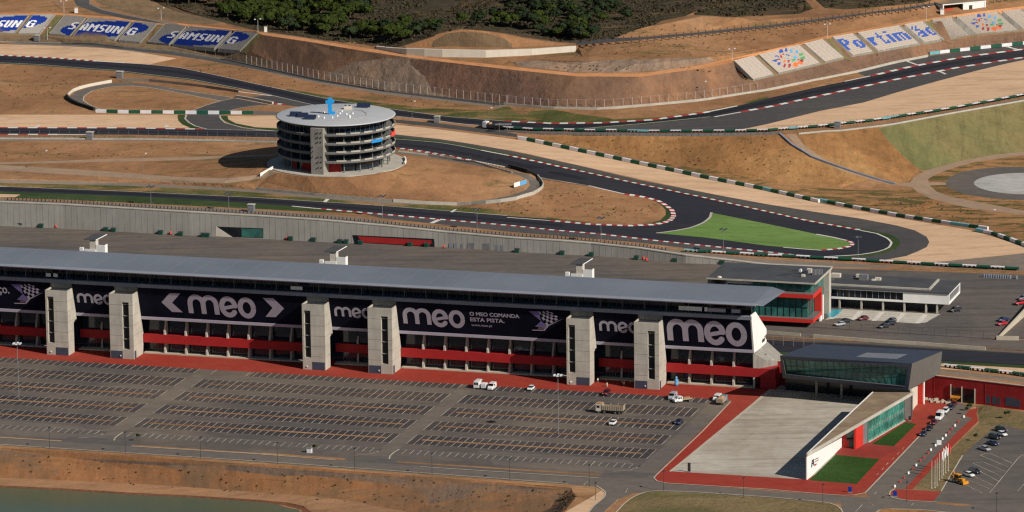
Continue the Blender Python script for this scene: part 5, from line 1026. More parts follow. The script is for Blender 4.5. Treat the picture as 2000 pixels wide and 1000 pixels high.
def kerb(pts, x0=None, x1=None, w=1.5, seg=2.0):
    w *= 0.9
    P = path3(cut(pts, x0, x1) if x0 is not None else pts, seg); L, R = sides(P, w/2, -w/2); m = MB()
    for i in range(len(P)-1):
        q = [on_land(c.x, c.y, 0.12) for c in (L[i], L[i+1], R[i+1], R[i])]; mi = i % 2
        m.add(q + [(a, b, c-0.16) for a, b, c in q], [(0, 3, 2, 1), (0, 1, 5, 4), (2, 3, 7, 6)], mi)
    o = m.build('kerb', ['kerb_red', 'paint_white']); o['kind'] = 'structure'; return o
def line(pts, x0=None, x1=None, w=0.45, mat='white_line', dz=0.05, name='edge_line'):
    P = path3(cut(pts, x0, x1) if x0 is not None else pts, 4.0); L, R = sides(P, w/2, -w/2); m = MB()
    for i in range(len(P)-1): m.add([on_land(c.x, c.y, dz) for c in (L[i], L[i+1], R[i+1], R[i])], [(0, 3, 2, 1)])
    o = m.build(name, mat); o['kind'] = 'structure'; return o
kerb(T1UP, -80, 190, 1.6); line(T1UP, 190, 245, 0.9); line(T1UP, 245, 985, 0.3); kerb(T1UP, 985, 1385, 1.8, 3.4); line(T1UP, 1385, 1440, 1.3); line(T1UP, 1650, 1700, 1.0); kerb(T1UP, 1700, 2100, 1.8, 4.4)
line([(425, 172), (470, 180), (505, 184), (530, 187)], w=1.0); line(T1LOW, -80, 1388, 0.3); line([(1395, 228.5), (1447, 219)], w=1.2); kerb(T1LOW, 1447, 2100, 1.8, 4.4)
kerb([(533, 202.5), (545, 203.3), (558, 205)], w=1.8, seg=2.6)
kerb(T2UP, -80, 400, 1.5, 4.0); line(T2UP, 400, 940, 0.35); line(T2UP, 940, 995, 1.0); kerb(T2UP, 995, 1680, 1.5); line([(1680, 450), (1712, 456), (1735, 466), (1742, 475), (1735, 485), (1712, 492.5), (1675, 498), (1600, 502)], w=0.8)
kerb(T2LOW, -80, 113, 1.5, 4.0); line(T2LOW, 113, 172, 1.2); kerb(T2LOW, 774, 928, 1.6); line(T2LOW, 928, 985, 1.0); line(T2LOW, 985, 1150, 0.4, 'stall_line'); line(T2LOW, 1150, 1220, 0.9)
kerb([(1220, 379), (1240, 382), (1262, 386), (1287, 393), (1300, 401), (1313, 411), (1316, 421), (1311, 429), (1297, 435), (1275, 438.7), (1225, 441), (1150, 438), (1075, 431)], w=2.0); line([(990, 424.5), (1035, 428), (1075, 431)], w=0.8)
line(T3NEAR, 570, 628, 1.0); kerb(T3NEAR, 628, 1560, 1.5); line(T3FAR, -80, 990, 0.3)
line([(1594, 457.5), (1625, 463), (1655, 470)], w=1.0); kerb([(1655, 470), (1666, 475.5), (1662, 480.5), (1637, 486), (1605, 488.5)], w=1.6); line([(1530, 483), (1562, 486), (1605, 489)], w=0.8)
line([(1389.5, 415), (1387, 424), (1380, 431), (1368, 438), (1345, 446), (1310, 452), (1282, 455.3)], w=0.9, mat='concrete')
line([(364, 224.5), (361.5, 232), (369, 239.3), (382, 246.5), (403, 252)], w=0.7, mat='concrete'); line([(430, 225), (430, 231), (440, 240), (473, 249), (505, 253.3), (538, 256)], w=0.7, mat='concrete')
for a, b, w in (((842.5, 436), (858, 429.3), 1.6), ((882, 414.5), (890, 408.5), 1.2), ((1768, 118.5), (1797, 128.5), 1.2), ((1835, 139.5), (1847, 145), 1.2), ((1962, 89), (1990, 97), 1.2), ((70, 249), (77, 244), 1.2), ((322, 249), (328, 244.5), 1.2), ((634, 395), (640, 389), 1.4)):
    line([a, b], w=w, name='stripe')
for pts, w in (([(460, 191.5), (531, 205)], 0.5), ([(374, 216.6), (403, 205.5), (431.4, 197), (454.8, 192.5)], 0.4), ([(444.4, 217.2), (453.5, 214.6), (479.5, 208.8), (512, 205.5)], 0.4), ([(455, 191), (375, 179), (330, 173)], 0.4), ([(430, 197), (362, 184), (287, 170), (250, 167.5), (212, 170), (180, 177.5), (164, 188), (162.5, 196), (175, 205), (195, 213)], 0.5)):
    line(pts, w=w, mat='kerb_stone', name='kerbstone')
# darker rubbered line down the middle of the track
def midline(A, B, x0, x1, f=0.5):
    a, b = cut(A, x0, x1), cut(B, x0, x1); xs = np.arange(x0, x1, 40.0); ya = np.interp(xs, [p[0] for p in a], [p[1] for p in a]); yb = np.interp(xs, [p[0] for p in b], [p[1] for p in b])
    return [(float(x), float(u*(1-f)+v*f)) for x, u, v in zip(xs, ya, yb)]
line(midline(T1UP, T1LOW, -60, 1960, 0.45), w=3.6, mat='rubbered_asphalt', dz=0.03, name='rubbered_line'); line(midline(T2UP, T2LOW, -60, 540, 0.5), w=3.4, mat='rubbered_asphalt', dz=0.03, name='rubbered_line'); line(midline(T2UP, T2LOW, 780, 1160, 0.55), w=3.4, mat='rubbered_asphalt', dz=0.03, name='rubbered_line'); line(midline(T3FAR, T3NEAR, -60, 1120, 0.5), w=3.2, mat='rubbered_asphalt', dz=0.03, name='rubbered_line')
# car park bays
def uvline(m, a, b, w=0.19, z=0.05):
    dx, dy = b[0]-a[0], b[1]-a[1]; l = math.hypot(dx, dy); nx, ny = -dy/l*w/2, dx/l*w/2
    m.quad((a[0]+nx, a[1]+ny, z), (a[0]-nx, a[1]-ny, z), (b[0]-nx, b[1]-ny, z), (b[0]+nx, b[1]+ny, z))
pm = MB(); md = MB()
for a, b, free in ((-132.0, -34.6, 1), (-28.4, 59.3, 0), (65.1, 145.0, 0)):
    n = round((b-a)/2.53); us = [a+(b-a)*i/n for i in range(n+1)]
    for u in us:
        if a < -100 or -16 < u or u < -28: uvline(pm, (u, -7.9), (u, -14.2))
        for v0, v1 in ((-21.8, -33.7), (-39.8, -51.8), (-58.8, -70.8), (-77.3, -89.6)): uvline(pm, (u, v0), (u, v1))
        if u > a+1: uvline(pm, (u, -96.6), (u, -102.0))
    for v in (-21.8, -33.7, -39.8, -51.8, -58.8, -70.8, -77.3, -89.6, -96.6): uvline(pm, (a, v), (b, v), 0.11, 0.058)
    for vc, col in ((-27.7, 0), (-45.9, 1), (-64.9, 1), (-83.4, 1)):
        md.prism([(a+3.5, vc-(0.5 if col else 0.12)), (b-3.0, vc-(0.5 if col else 0.12)), (b-3.0, vc+(0.5 if col else 0.12)), (a+3.5, vc+(0.5 if col else 0.12))], 0.0, 0.10)
    pts = [(b, -96.6), (b, -100), (b-1.5, -104.5), (b-6, -107.5)] 
    for p, q in zip(pts[:-1], pts[1:]): uvline(pm, p, q, 0.2)
def uvput(o): o.location = (OUV[0], OUV[1], 0); o.rotation_euler = (0, 0, UVROT); return o
o = uvput(pm.build('parking_lines', 'stall_line')); o['kind'] = 'structure'; o = uvput(md.build('dirt_median', 'dirt_strip')); o['kind'] = 'structure'
# kerbstones along the streets
KS = [[(0, 868.5), (250, 885), (500, 901), (750, 918.5), (1000, 937), (1110, 945)], [(0, 855), (118, 862)], [(255, 872), (500, 887), (655, 899)], [(820, 912), (1000, 923.5), (1170, 934)], [(222, 861), (226, 854), (240, 845)], [(760, 897), (763, 888), (780, 878)],
      [(1197, 1010), (1206, 998), (1222, 981), (1240, 969), (1262, 961), (1285, 958.8), (1350, 961), (1500, 971), (1600, 980), (1625, 984), (1640, 991), (1646, 1000), (1650, 1015)],
      [(1112, 1012), (1148, 1003), (1160, 988), (1180, 972), (1184, 963), (1172, 953), (1165, 949)], [(1277, 934), (1280, 930), (1370, 845), (1427, 785)], [(1277, 934), (1283, 940), (1300, 944), (1500, 956), (1600, 965), (1660, 969), (1690, 963), (1716, 936), (1795, 853)],
      [(1308, 921), (1400, 850), (1490, 772)], [(1737, 966), (1740, 958), (1748, 955)], [(1737, 966), (1745, 974), (1770, 978), (1830, 981)], [(1705, 1010), (1712, 998), (1730, 994), (1800, 996), (1860, 1002), (1950, 1008)], [(1838, 960), (1880, 890)]]
for k in KS: line(k, w=0.45, mat='kerb_stone', dz=0.13, name='kerbstone')
m = MB()
def zl(pts, w=0.14):
    q = [hit(*p) for p in pts]
    for a, b in zip(q[:-1], q[1:]):
        d = Vector((b[0]-a[0], b[1]-a[1])); d.normalize(); nx, ny = -d.y*w/2, d.x*w/2
        m.quad((a[0]+nx, a[1]+ny, a[2]+0.06), (a[0]-nx, a[1]-ny, a[2]+0.06), (b[0]-nx, b[1]-ny, b[2]+0.06), (b[0]+nx, b[1]+ny, b[2]+0.06))
for pts in ([(1914, 889), (1926, 885.5), (1934, 886), (1977, 905)], [(1914, 889), (1970, 913)], [(1900, 905), (1919, 902), (1963, 921)], [(1900, 905), (1957, 931)], [(1914, 921), (1950, 940)], [(1903, 931), (1943, 950)], [(1893, 938), (1937, 957)], [(1886, 947), (1918, 963)], [(1933, 963), (1986, 898), (1993, 891), (2003, 887)], [(1987, 960), (2003, 942)],
            [(1712, 928), (1716, 924)], [(1722, 918), (1726, 914)], [(1731, 908), (1735, 904)], [(1742, 898), (1746, 894)], [(1752, 888), (1756, 884)], [(1762, 878), (1766, 874)], [(1708, 966), (1712, 961)], [(1671, 1000), (1685, 985)], [(1695, 980), (1707, 988)], [(1780, 987), (1785, 982)], [(1140, 947), (1148, 940)], [(1222, 962), (1226, 954)], [(1200, 985), (1207, 975)]): zl(pts, 0.18)
for i in range(16): t = i/15; zl([(20+t*1050, 877+t*64), (28+t*1050, 877.5+t*64)], 0.14)
o = m.build('road_markings', 'stall_line'); o['kind'] = 'structure'
# bays painted across the forecourt car park beside the hospitality block
m = MB()
for u in (165.5, 173, 180.6, 188.2, 196): m.prism([(u-0.8, 82.5), (u+0.8, 82.5), (u+0.8, 96), (u-0.8, 96)], 8.0, 8.04)
for v in (85.5, 88.5, 91.5): m.prism([(166, v-0.2), (199, v-0.2), (199, v+0.2), (166, v+0.2)], 8.0, 8.05)
o = uvput(m.build('apron_markings', 'white_line')); o['kind'] = 'structure'

# ---------------------------------------------------------------- barriers, low walls, fences
def barrier(pts, label, segm=4.2, h=1.15, th=1.0, first=0, style='front', teal=(), group='tyre barriers with white and green covers'):
    P = path3(pts, segm); t = thing('tyre_barrier', label, 'barrier', (0, 0, 0), 0, group)
    for i in range(len(P)-1):
        a, b = P[i], P[i+1]; d = (b-a).normalized(); n = Vector((-d.y, d.x, 0)); g = d*0.05; a_, b_ = a+g, b-g; za, zb = gz(a.x, a.y), gz(b.x, b.y)
        w = (i+first) % 2 == 0; mat = 'barrier_white' if w else 'barrier_green'
        if i in teal: mat = 'barrier_teal'
        m = MB()
        if style == 'front':
            q = [a_-n*th/2, b_-n*th/2, b_+n*th/2, a_+n*th/2]; q = [(p.x, p.y) for p in q]; top = [(p[0]*0.98+(a_.x+b_.x)/2*0.02, p[1]*0.98+(a_.y+b_.y)/2*0.02) for p in q]
            m.prism(q, [za-0.05, zb-0.05, zb-0.05, za-0.05], [za+h, zb+h, zb+h, za+h], top=top); m.build('cover', mat, t)
        else:
            q = [a_-n*th*0.75, b_-n*th*0.75, b_+n*th*0.75, a_+n*th*0.75]; q = [(p.x, p.y) for p in q]; m.prism(q, [za+h-0.18, zb+h-0.18, zb+h-0.18, za+h-0.18], [za+h, zb+h, zb+h, za+h])
            if not w: q2 = [a_+n*th*0.7, b_+n*th*0.7, b_+n*th*0.78, a_+n*th*0.78]; m.prism([(p.x, p.y) for p in q2], [za+0.1]*4, [za+h-0.2]*4); q2 = [a_-n*th*0.78, b_-n*th*0.78, b_-n*th*0.7, a_-n*th*0.7]; m.prism([(p.x, p.y) for p in q2], [za+0.55]*4, [za+h-0.2]*4)
            m.build('cover', mat, t)
            k = 3; s = MB()
            for j in range(k):
                c = a_.lerp(b_, (j+0.5)/k); s.lathe([(0.0, 0), (0.36, 0.02), (0.38, h-0.2), (0, h-0.2)], 7, c.x, c.y); 
            s.v = [(x, y, z+za) for x, y, z in s.v]; s.build('tyre_stack', 'tyre_black', t)
    return t
barrier([(187, 219.5), (240, 221.3), (370, 222.5), (495, 223.2)], 'white and green barrier across the loop road beside the left gravel trap', 4.7, 1.35, 0.8)
def bl(line_, x0, x1, dy=-1.0): return [(x, y+dy) for x, y in cut(line_, x0, x1)]
barrier(bl(B2LINE, 1012, 1600, -1.5), 'longest white and green tyre barrier along the gravel below the orange hillside', 4.15, 1.25, 1.1, 0, teal=(28,))
barrier([(1600, 393.5), (1640, 402), (1750, 422.5), (1850, 438), (1930, 449)], 'white and green tyre barrier below the scrub beside the skid pad path', 4.2, 1.25, 1.1, 0, teal=(0, 15, 16))
barrier([(1906, 452), (1940, 459), (1970, 469), (2005, 482), (2040, 496)], 'short white and green tyre barrier at the right edge above the paddock gravel', 4.2, 1.3, 1.2, 1, teal=(0,))
barrier([(1815, 107), (1850, 102.5), (1900, 97), (2000, 86), (2080, 79)], 'bright white and green barrier below the coloured seats at the upper right', 5.2, 1.25, 0.9, 1, teal=(0,))
barrier([(1335, 492), (1420, 497), (1550, 503.5), (1700, 512), (1850, 520.5), (1990, 528)], 'tyre barrier with flat white and green tops behind the hairpin gravel', 5.1, 1.1, 1.0, 0, 'back', teal=(0, 26))
barrier([(945, 249), (1040, 255.5), (1150, 257.5), (1300, 259), (1420, 258.5), (1500, 257)], 'tyre barrier with flat white tops along the hillside foot of the outer track', 4.3, 1.05, 0.9, 0, 'back', teal=(14, 15))
barrier([(1500, 257), (1600, 249), (1700, 238), (1860, 214), (1930, 201), (2040, 180)], 'tyre barrier with green and white tops rising along the right fence', 4.2, 1.05, 0.9, 1, 'back', teal=(2, 12, 13))
barrier([(1842, 717), (1900, 723.5), (1960, 730), (2030, 739)], 'tyre barrier between the straight gravel and the red wall top', 4.7, 1.15, 1.0, 0, 'back')
def lowwall(pts, label, h=0.9, th=0.4, mat='concrete', name='concrete_barrier', part='wall_body', dz=0.0):
    P = path3(pts, 6.0); L, R = sides(P, th/2, -th/2); t = thing(name, label, 'wall'); m = MB()
    for i in range(len(P)-1):
        z = [gz(c.x, c.y) for c in (L[i], L[i+1])]; q = [(L[i].x, L[i].y), (L[i+1].x, L[i+1].y), (R[i+1].x, R[i+1].y), (R[i].x, R[i].y)]
        m.prism(q, [z[0]-0.1+dz, z[1]-0.1+dz, z[1]-0.1+dz, z[0]-0.1+dz], [z[0]+h, z[1]+h, z[1]+h, z[0]+h])
    m.build(part, mat, t); return t
lowwall(cut(off(CW, 1.2), 984, 1812), 'long pale concrete wall at the foot of the orange bank under the catch fence', 0.95, 0.4)
lowwall(cut(off(CW, 1.2), -60, 984), 'grey guard wall along the service road below the coloured seat terraces', 0.5, 0.3, 'concrete_dark')
lowwall([(500, 371), (625, 382.5), (750, 393), (830, 398.5)], 'grey wall along the foot of the tower mound', 0.9, 0.35, 'concrete_dark')
lowwall([(768, 394.5), (830, 399), (900, 401), (960, 398), (1010, 390), (1045, 379.5), (1062, 367), (1060, 358), (1050, 347)], 'curved pale concrete wall round the tip of the tower mound', 1.25, 0.35, 'concrete')
lowwall([(1050, 347), (1035, 339.5), (1015, 333), (994, 328)], 'curved black tyre wall behind the tip of the tower mound', 1.4, 0.9, 'tyre_black', 'tyre_wall', 'tyre_row')
lowwall([(131, 190), (135, 197), (150, 205), (184, 216)], 'black tyre wall round the left end of the loop road', 1.3, 0.9, 'tyre_black', 'tyre_wall', 'tyre_row')
lowwall([(218, 161), (190, 166), (160, 172), (140, 180), (131, 190)], 'pale curved panel wall round the left loop road', 1.2, 0.3, 'cream_wall')
lowwall([(1523, 262), (1550, 286), (1587, 308.5), (1650, 331), (1712, 351), (1749, 360)], 'dark drainage channel rail running down the orange hillside', 0.6, 0.9, 'beam_grey', 'guard_rail', 'rail')
lowwall([(1490, 651), (1564, 657)], 'short pale pit wall left of the white pit wall gap', 1.1, 0.4, 'kerb_stone'); lowwall([(1588, 659), (1700, 668), (1800, 674), (1925, 684)], 'long pale pit wall between the pit lane and the straight', 1.1, 0.4, 'kerb_stone')
lowwall([(0, 404+2), (10, 403), (3, 402)], 'pale end block at the left end of the paddock wall', 0.6, 0.3, 'concrete') if False else None
lowwall([(460, 190.5), (495, 196), (533, 203.5)], 'grey double guard rail across the access road behind the barrier', 1.0, 0.9, 'concrete', 'guard_rail', 'rail')
lowwall([(0, 271.5), (150, 272), (300, 273), (450, 275.5), (540, 278)], 'grey guard rail along the lower edge of the left straight', 0.55, 0.3, 'concrete', 'guard_rail', 'rail')
lowwall([(778, 296.5), (830, 303), (900, 315), (960, 327), (1000, 338)], 'grey guard rail between the red kerb and the tower mound', 0.6, 0.3, 'concrete', 'guard_rail', 'rail')
lowwall([(1560, 262), (1640, 256.5), (1740, 244.5), (1860, 222), (2000, 197.5), (2060, 186)], 'pale guard rail on the crest of the green slope', 0.5, 0.3, 'concrete', 'guard_rail', 'rail')
lowwall([(950, 255), (1050, 261.5), (1200, 264.5), (1350, 266), (1520, 261.5)], 'grey guard rail on the crest of the orange hillside', 0.55, 0.3, 'steel', 'guard_rail', 'rail')
# white retaining wall on the hill, dark fenced road beyond
ww = thing('curved_retaining_wall', 'long white curved retaining wall below the orange mound at the top', 'wall'); m = MB()

for (x0, y0, z0), (x1, y1, z1) in zip(WWP[:-1], WWP[1:]): m.prism([(x0-0.2, y0-0.5), (x1-0.2, y1-0.5), (x1+0.2, y1+0.9), (x0+0.2, y0+0.9)], 35.8, [z0, z1, z1, z0])
m.build('wall_body', 'cream_wall', ww)
def fence(pts, label, pitch=3.6, h=3.9, r=0.07, mat='steel', rails=(), name='catch_fence', post='post', lean=0.0, cat='fence', top=None, maxn=100):
    P = path3(pts, pitch); t = thing(name, label, cat); m = MB(); m.tube((0, 0, -0.2), (0, lean, h), r, n=4); proto = None; n = 0
    if top: m.box(-top, top, -0.06, 0.06, h-0.5, h)
    stuff = MB()
    for i, p in enumerate(P):
        z = gz(p.x, p.y)
        if n < maxn:
            if proto is None: proto = m.build(post, mat, t); q = proto
            else: q = proto.copy(); C.objects.link(q); q.parent = t
            q.location = (p.x, p.y, z); n += 1
        else: stuff.tube((p.x, p.y, z-0.2), (p.x, p.y, z+h), r, n=4)
    if stuff.v: o = stuff.build('far_post', mat, t); o['kind'] = 'stuff'
    if rails:
        rm = MB()
        for a, b in zip(P[:-1], P[1:]):
            for zr in rails: rm.tube((a.x, a.y, gz(a.x, a.y)+zr), (b.x, b.y, gz(b.x, b.y)+zr), 0.022 if zr > 1 else 0.05, n=3)
        rm.build('wire', mat, t)
    return t
fence(cut(off(CW, 0.2), 482, 990), 'tall catch fence of pale posts under the grey rock cutting', 3.6, 4.0, 0.06, 'barrier_white', (3.8,))
fence(cut(off(CW, 0.0), 992, 1480), 'tall catch fence of pale posts under the long orange bank', 3.9, 3.9, 0.065, 'barrier_white', (3.8,))
fence(cut(off(CW, -0.6), 1480, 1990), 'thin catch fence under the coloured seat terraces at the right', 5.0, 3.8, 0.07, 'steel', (3.6,))
fence(cut(off(CW, -0.6), -20, 480), 'thin catch fence under the blue seat terraces at the left', 5.0, 3.0, 0.05, 'steel', (2.8,))
PWT = [(x, yt-3.0) for x, yb, yt in WALLB]
fence(cut(PWT, 20, 700), 'slim wire fence above the left half of the paddock wall', 3.85, 2.4, 0.05, 'steel', (2.3, 1.2)); fence(cut(PWT, 704, 1340), 'slim wire fence above the right half of the paddock wall', 3.85, 2.4, 0.05, 'steel', (2.3, 1.2))
fence(cut(off(PWT, -1.5), 15, 700), 'row of dark tyre stubs behind the left half of the paddock wall', 1.5, 0.95, 0.24, 'tyre_black', (), 'tyre_row', 'stub', cat='tyre row', maxn=100); fence(cut(off(PWT, -1.5), 704, 1300), 'row of dark tyre stubs behind the right half of the paddock wall', 1.5, 0.95, 0.24, 'tyre_black', (), 'tyre_row', 'stub', cat='tyre row', maxn=100)
fence([(0, 270), (150, 270.5), (300, 271.5), (450, 274), (538, 276.5)], 'low fence with dark posts along the left straight', 2.0, 1.3, 0.07, 'dark_metal', (1.2,), 'post_fence'); fence([(0, 268), (150, 268.5), (300, 269.5), (450, 272), (538, 274)], 'tall wire fence along the left straight', 4.0, 3.0, 0.05, 'steel', (2.8,))
fence([(778, 294), (830, 300.5), (900, 312), (960, 325), (995, 333)], 'fence with dark posts below the red kerb beside the round tower', 1.7, 1.6, 0.1, 'dark_metal', (1.3,), 'post_fence'); fence([(0, 350), (250, 357), (400, 364), (500, 371), (625, 382), (750, 392), (860, 398), (950, 397), (1020, 386)], 'slim pale fence along the foot of the tower mound', 3.9, 3.6, 0.05, 'steel', (3.4,))
fence([(1500, 259.5), (1600, 252), (1700, 242), (1860, 218), (1930, 205), (2040, 184)], 'dark wire fence rising along the right tyre barrier', 2.9, 2.6, 0.06, 'dark_metal', (2.5,)); fence([(1335, 496), (1500, 505.5), (1700, 517), (1990, 533)], 'thin wire fence behind the flat topped tyre barrier', 5.0, 2.6, 0.05, 'dark_metal', (2.5,))
fence([(1000, 262.5), (1200, 265), (1350, 266.5), (1520, 262)], 'thin dark fence on the crest of the orange hillside', 2.6, 1.5, 0.05, 'dark_metal', (1.4,))
fence([(1125, 92), (1250, 83), (1375, 72), (1500, 58), (1625, 43), (1750, 27), (1815, 16)], 'dark post fence along the perimeter road on the crest', 3.4, 3.0, 0.28, 'bark', (1.2,), 'post_fence'); fence([(1940, 6), (2000, -2), (2060, -9)], 'dark post fence beyond the small red shelter', 3.4, 2.4, 0.2, 'bark', (1.2,), 'post_fence')
lowwall([(237, 158), (290, 159), (350, 165), (400, 171), (466, 181)], 'brown grey panel fence on the left infield above the loop road', 1.1, 0.2, 'fence_mesh_grey', 'panel_fence', 'panel')
lowwall([(508, 345), (533, 331)], 'short white ramp wall at the left foot of the round tower', 1.3, 0.3, 'white_wall', 'ramp_wall')
fence([(1590, 640), (1700, 648), (1800, 654.5), (1945, 663)], 'tall black mesh fence between the paddock cars and the pit lane', 4.4, 2.7, 0.07, 'dark_metal', (2.6, 1.4, 0.2)); fence([(1490, 672), (1540, 676), (1590, 680)], 'grey posts at the edge of the straight behind the grandstand end', 4.0, 5.0, 0.1, 'steel', (4.8,))
fence([(1838, 722), (1900, 731), (1960, 738), (2030, 747)], 'thin fence behind the tyre barrier over the red wall', 3.6, 2.4, 0.05, 'steel', (2.3,))
fence([(108, 3), (118, 14), (126, 20), (146, 21)], 'pale wire fence by the gate above the left seats', 2.4, 2.2, 0.05, 'steel', (2.1, 1.0))
fence([(20, 838+30), (500, 903.5), (1000, 939.5)], 'row of tiny marker posts along the bank top', 14.0, 0.9, 0.05, 'dark_metal', (), 'marker_row', cat='marker posts') if False else None
# tall and small lamps
def mast(px, pyb, h, label, heads=4, r=0.16, group='floodlight masts', mat='steel', dark=False):
    p = hit(px, pyb); t = thing('light_mast', label, 'light mast', p, 0, group); m = MB(); m.tube((0, 0, 0), (0, 0, h), r, r*0.6, 8); m.build('pole', mat, t)
    m = MB()
    if heads >= 4:
        m.lathe([(0.2, h), (1.25, h+0.05), (1.3, h+0.15), (0.2, h+0.2)], 10)
    m2 = MB()
    for k in range(heads):
        a = 2*math.pi*k/heads+0.4; x, y = math.cos(a)*1.25, math.sin(a)*1.25; m2.box(x-0.35, x+0.35, y-0.3, y+0.3, h+0.15, h+0.45)
    if m.v: m.build('head_ring', mat, t)
    m2.build('lamp', 'barrier_white' if not dark else 'dark_metal', t); return t
mast(37, 782.5, 19.3, 'tall pale floodlight mast on the left of the car park', 6, 0.15, mat='steel'); mast(1090.7, 847.8, 19.3, 'tall pale floodlight mast on the right of the car park', 6, 0.15, mat='steel')
for px, py, h, lab in ((1174, 476, 9.5, 'floodlight mast at the hairpin entry beside the near kerb'), (1413, 496, 9.0, 'floodlight mast in front of the green painted triangle'), (1676, 512, 9.2, 'floodlight mast at the tip of the hairpin'), (932, 451, 8.0, 'floodlight mast above the paddock wall below the curved pale wall'), (747, 426, 8.2, 'floodlight mast above the paddock wall right of the round tower'), (447, 412, 6.5, 'floodlight mast above the paddock wall left of the round tower'), (295, 401, 7.0, 'floodlight mast above the paddock wall at the left')):
    mast(px, py, h, lab, 4, 0.1, dark=True)
for px, py, h, lab in ((805, 235, 7.5, 'pale light mast right of the round tower roof'), (955, 245, 6.8, 'pale light mast by the lorry on the outer track'), (1722, 123, 5.2, 'slim pale pole under the right seat terraces'), (1373, 190, 6.2, 'slim pale pole below the long orange bank'), (1937, 445, 6.5, 'slim pale pole beside the skid pad scrub'), (86, 333, 7.5, 'thin dark lamp by the left infield path'), (280, 337, 7.2, 'thin dark lamp in the middle of the left infield')):
    mast(px, py, h, lab, 1, 0.07, 'slim lamp poles')
for px, py, h, lab in ((125, 23, 4.6, 'white camera mast above the leftmost seat terraces'), (315, 39, 5.0, 'white camera mast above the third blue seat terrace'), (504, 62, 5.2, 'white camera mast at the forest edge above the left seats'), (1430, 118, 4.6, 'white camera mast left of the first multicoloured terrace'), (1616, 74, 5.6, 'white camera mast between two right seat terraces'), (1809, 40, 5.6, 'white camera mast left of the red shelter'), (93, 79, 5.4, 'slim white mast below the leftmost green seat gap')):
    mast(px, py, h, lab, 2, 0.08, 'camera masts', 'barrier_white')
# street lamps along the near road and the forecourt
lamp0 = None
for i, (px, py, hh) in enumerate(((97, 876.5, 7), (245, 886, 7), (392, 896, 7), (542, 907, 7), (693, 918, 7), (844, 928.5, 7), (996, 939, 7), (1151, 951, 7), (1163, 977, 5.5), (1296, 959, 6.2), (1452, 972, 6.2), (1607, 985, 6.2), (1771, 980, 6.2), (1946, 1001, 6.0))):
    p = hit(px, py); lab = f'dark street lamp, {place_word(i, 14)} along the road beside the bank'
    if lamp0 is None:
        lamp0 = thing('street_lamp', lab, 'street lamp', p, UVROT, 'dark street lamps'); m = MB(); m.tube((0, 0, 0), (0, 0, 7), 0.09, 0.06, 6); m.build('pole', 'dark_metal', lamp0); m = MB(); m.box(-0.25, 0.35, -0.35, 0.9, 6.95, 7.15); m.build('lamp_head', 'dark_metal', lamp0); l = lamp0
    else: l = dup(lamp0, p, UVROT, lab, scale=(1, 1, hh/7.0))
# marshal cabins
cab0 = None
for i, (px, py, sc, lab) in enumerate(((234.5, 153, 1.0, 'grey marshal cabin beside the left loop road'), (176, 272, 1.0, 'grey marshal cabin on the lower edge of the left straight'), (491, 413.5, 0.95, 'grey marshal cabin above the paddock wall near the tower'), (854, 239, 0.85, 'pale marshal cabin right of the round tower beside the outer track'), (1636, 250, 0.9, 'grey marshal cabin on the crest of the green slope'), (73, 80, 0.85, 'grey marshal cabin under the leftmost seat terrace'))):
    p = hit(px, py)
    if cab0 is None:
        cab0 = thing('marshal_cabin', lab, 'cabin', p, UVROT, 'marshal cabins round the track'); m = MB(); m.box(-1.25, 1.25, -1.1, 1.1, 0.0, 2.9); m.build('walls', 'steel', cab0); m = MB(); m.box(-1.45, 1.45, -1.3, 1.3, 2.9, 3.1); m.build('roof', 'concrete', cab0); m = MB(); m.box(-1.0, 1.0, -1.14, -1.1, 1.5, 2.5); m.build('window', 'beam_grey', cab0); k = cab0
    else: k = dup(cab0, p, UVROT, lab, scale=(sc, sc, sc))
# ---------------------------------------------------------------- seat terraces on the banks
GL = {'S': ['01111', '11000', '11000', '01110', '00011', '00011', '11110'], 'A': ['00110', '01011', '11011', '11011', '11111', '11011', '11011'], 'M': ['1100011', '1110111', '1111111', '1101011', '1100011', '1100011', '1100011'],
      'U': ['11011', '11011', '11011', '11011', '11011', '11011', '01110'], 'N': ['110011', '111011', '111011', '110111', '110111', '110011', '110011'], 'G': ['011110', '110011', '110000', '110111', '110011', '110011', '011111'],
      'P': ['11110', '11011', '11011', '11110', '11000', '11000', '11000'], 'o': ['0000', '0000', '0110', '1111', '1001', '1001', '0110'], 'r': ['000', '000', '101', '111', '110', '100', '100'], 't': ['0100', '0100', '1110', '0100', '0100', '0101', '0111'],
      'i': ['11', '00', '11', '11', '11', '11', '11'], 'm': ['000000', '000000', '111110', '101011', '101011', '101011', '101011'], 'ã': ['01010', '10100', '01110', '00011', '01111', '10011', '01111'], ' ': ['0']*7}
GL['o'] = ['00000', '00000', '01110', '11011', '11011', '11011', '01110']; GL['r'] = ['0000', '0000', '1111', '1110', '1100', '1100', '1100']; GL['m'] = ['0000000', '0000000', '1111110', '1101011', '1101011', '1101011', '1101011']; GL['P'] = ['11110', '11011', '11011', '11110', '11000', '11000', '11000']
def bits(word, gap=1):
    rows = ['']*7
    for k, ch in enumerate(word):
        for r in range(7): rows[r] += ('0'*gap if k else '') + GL[ch][r]
    return rows
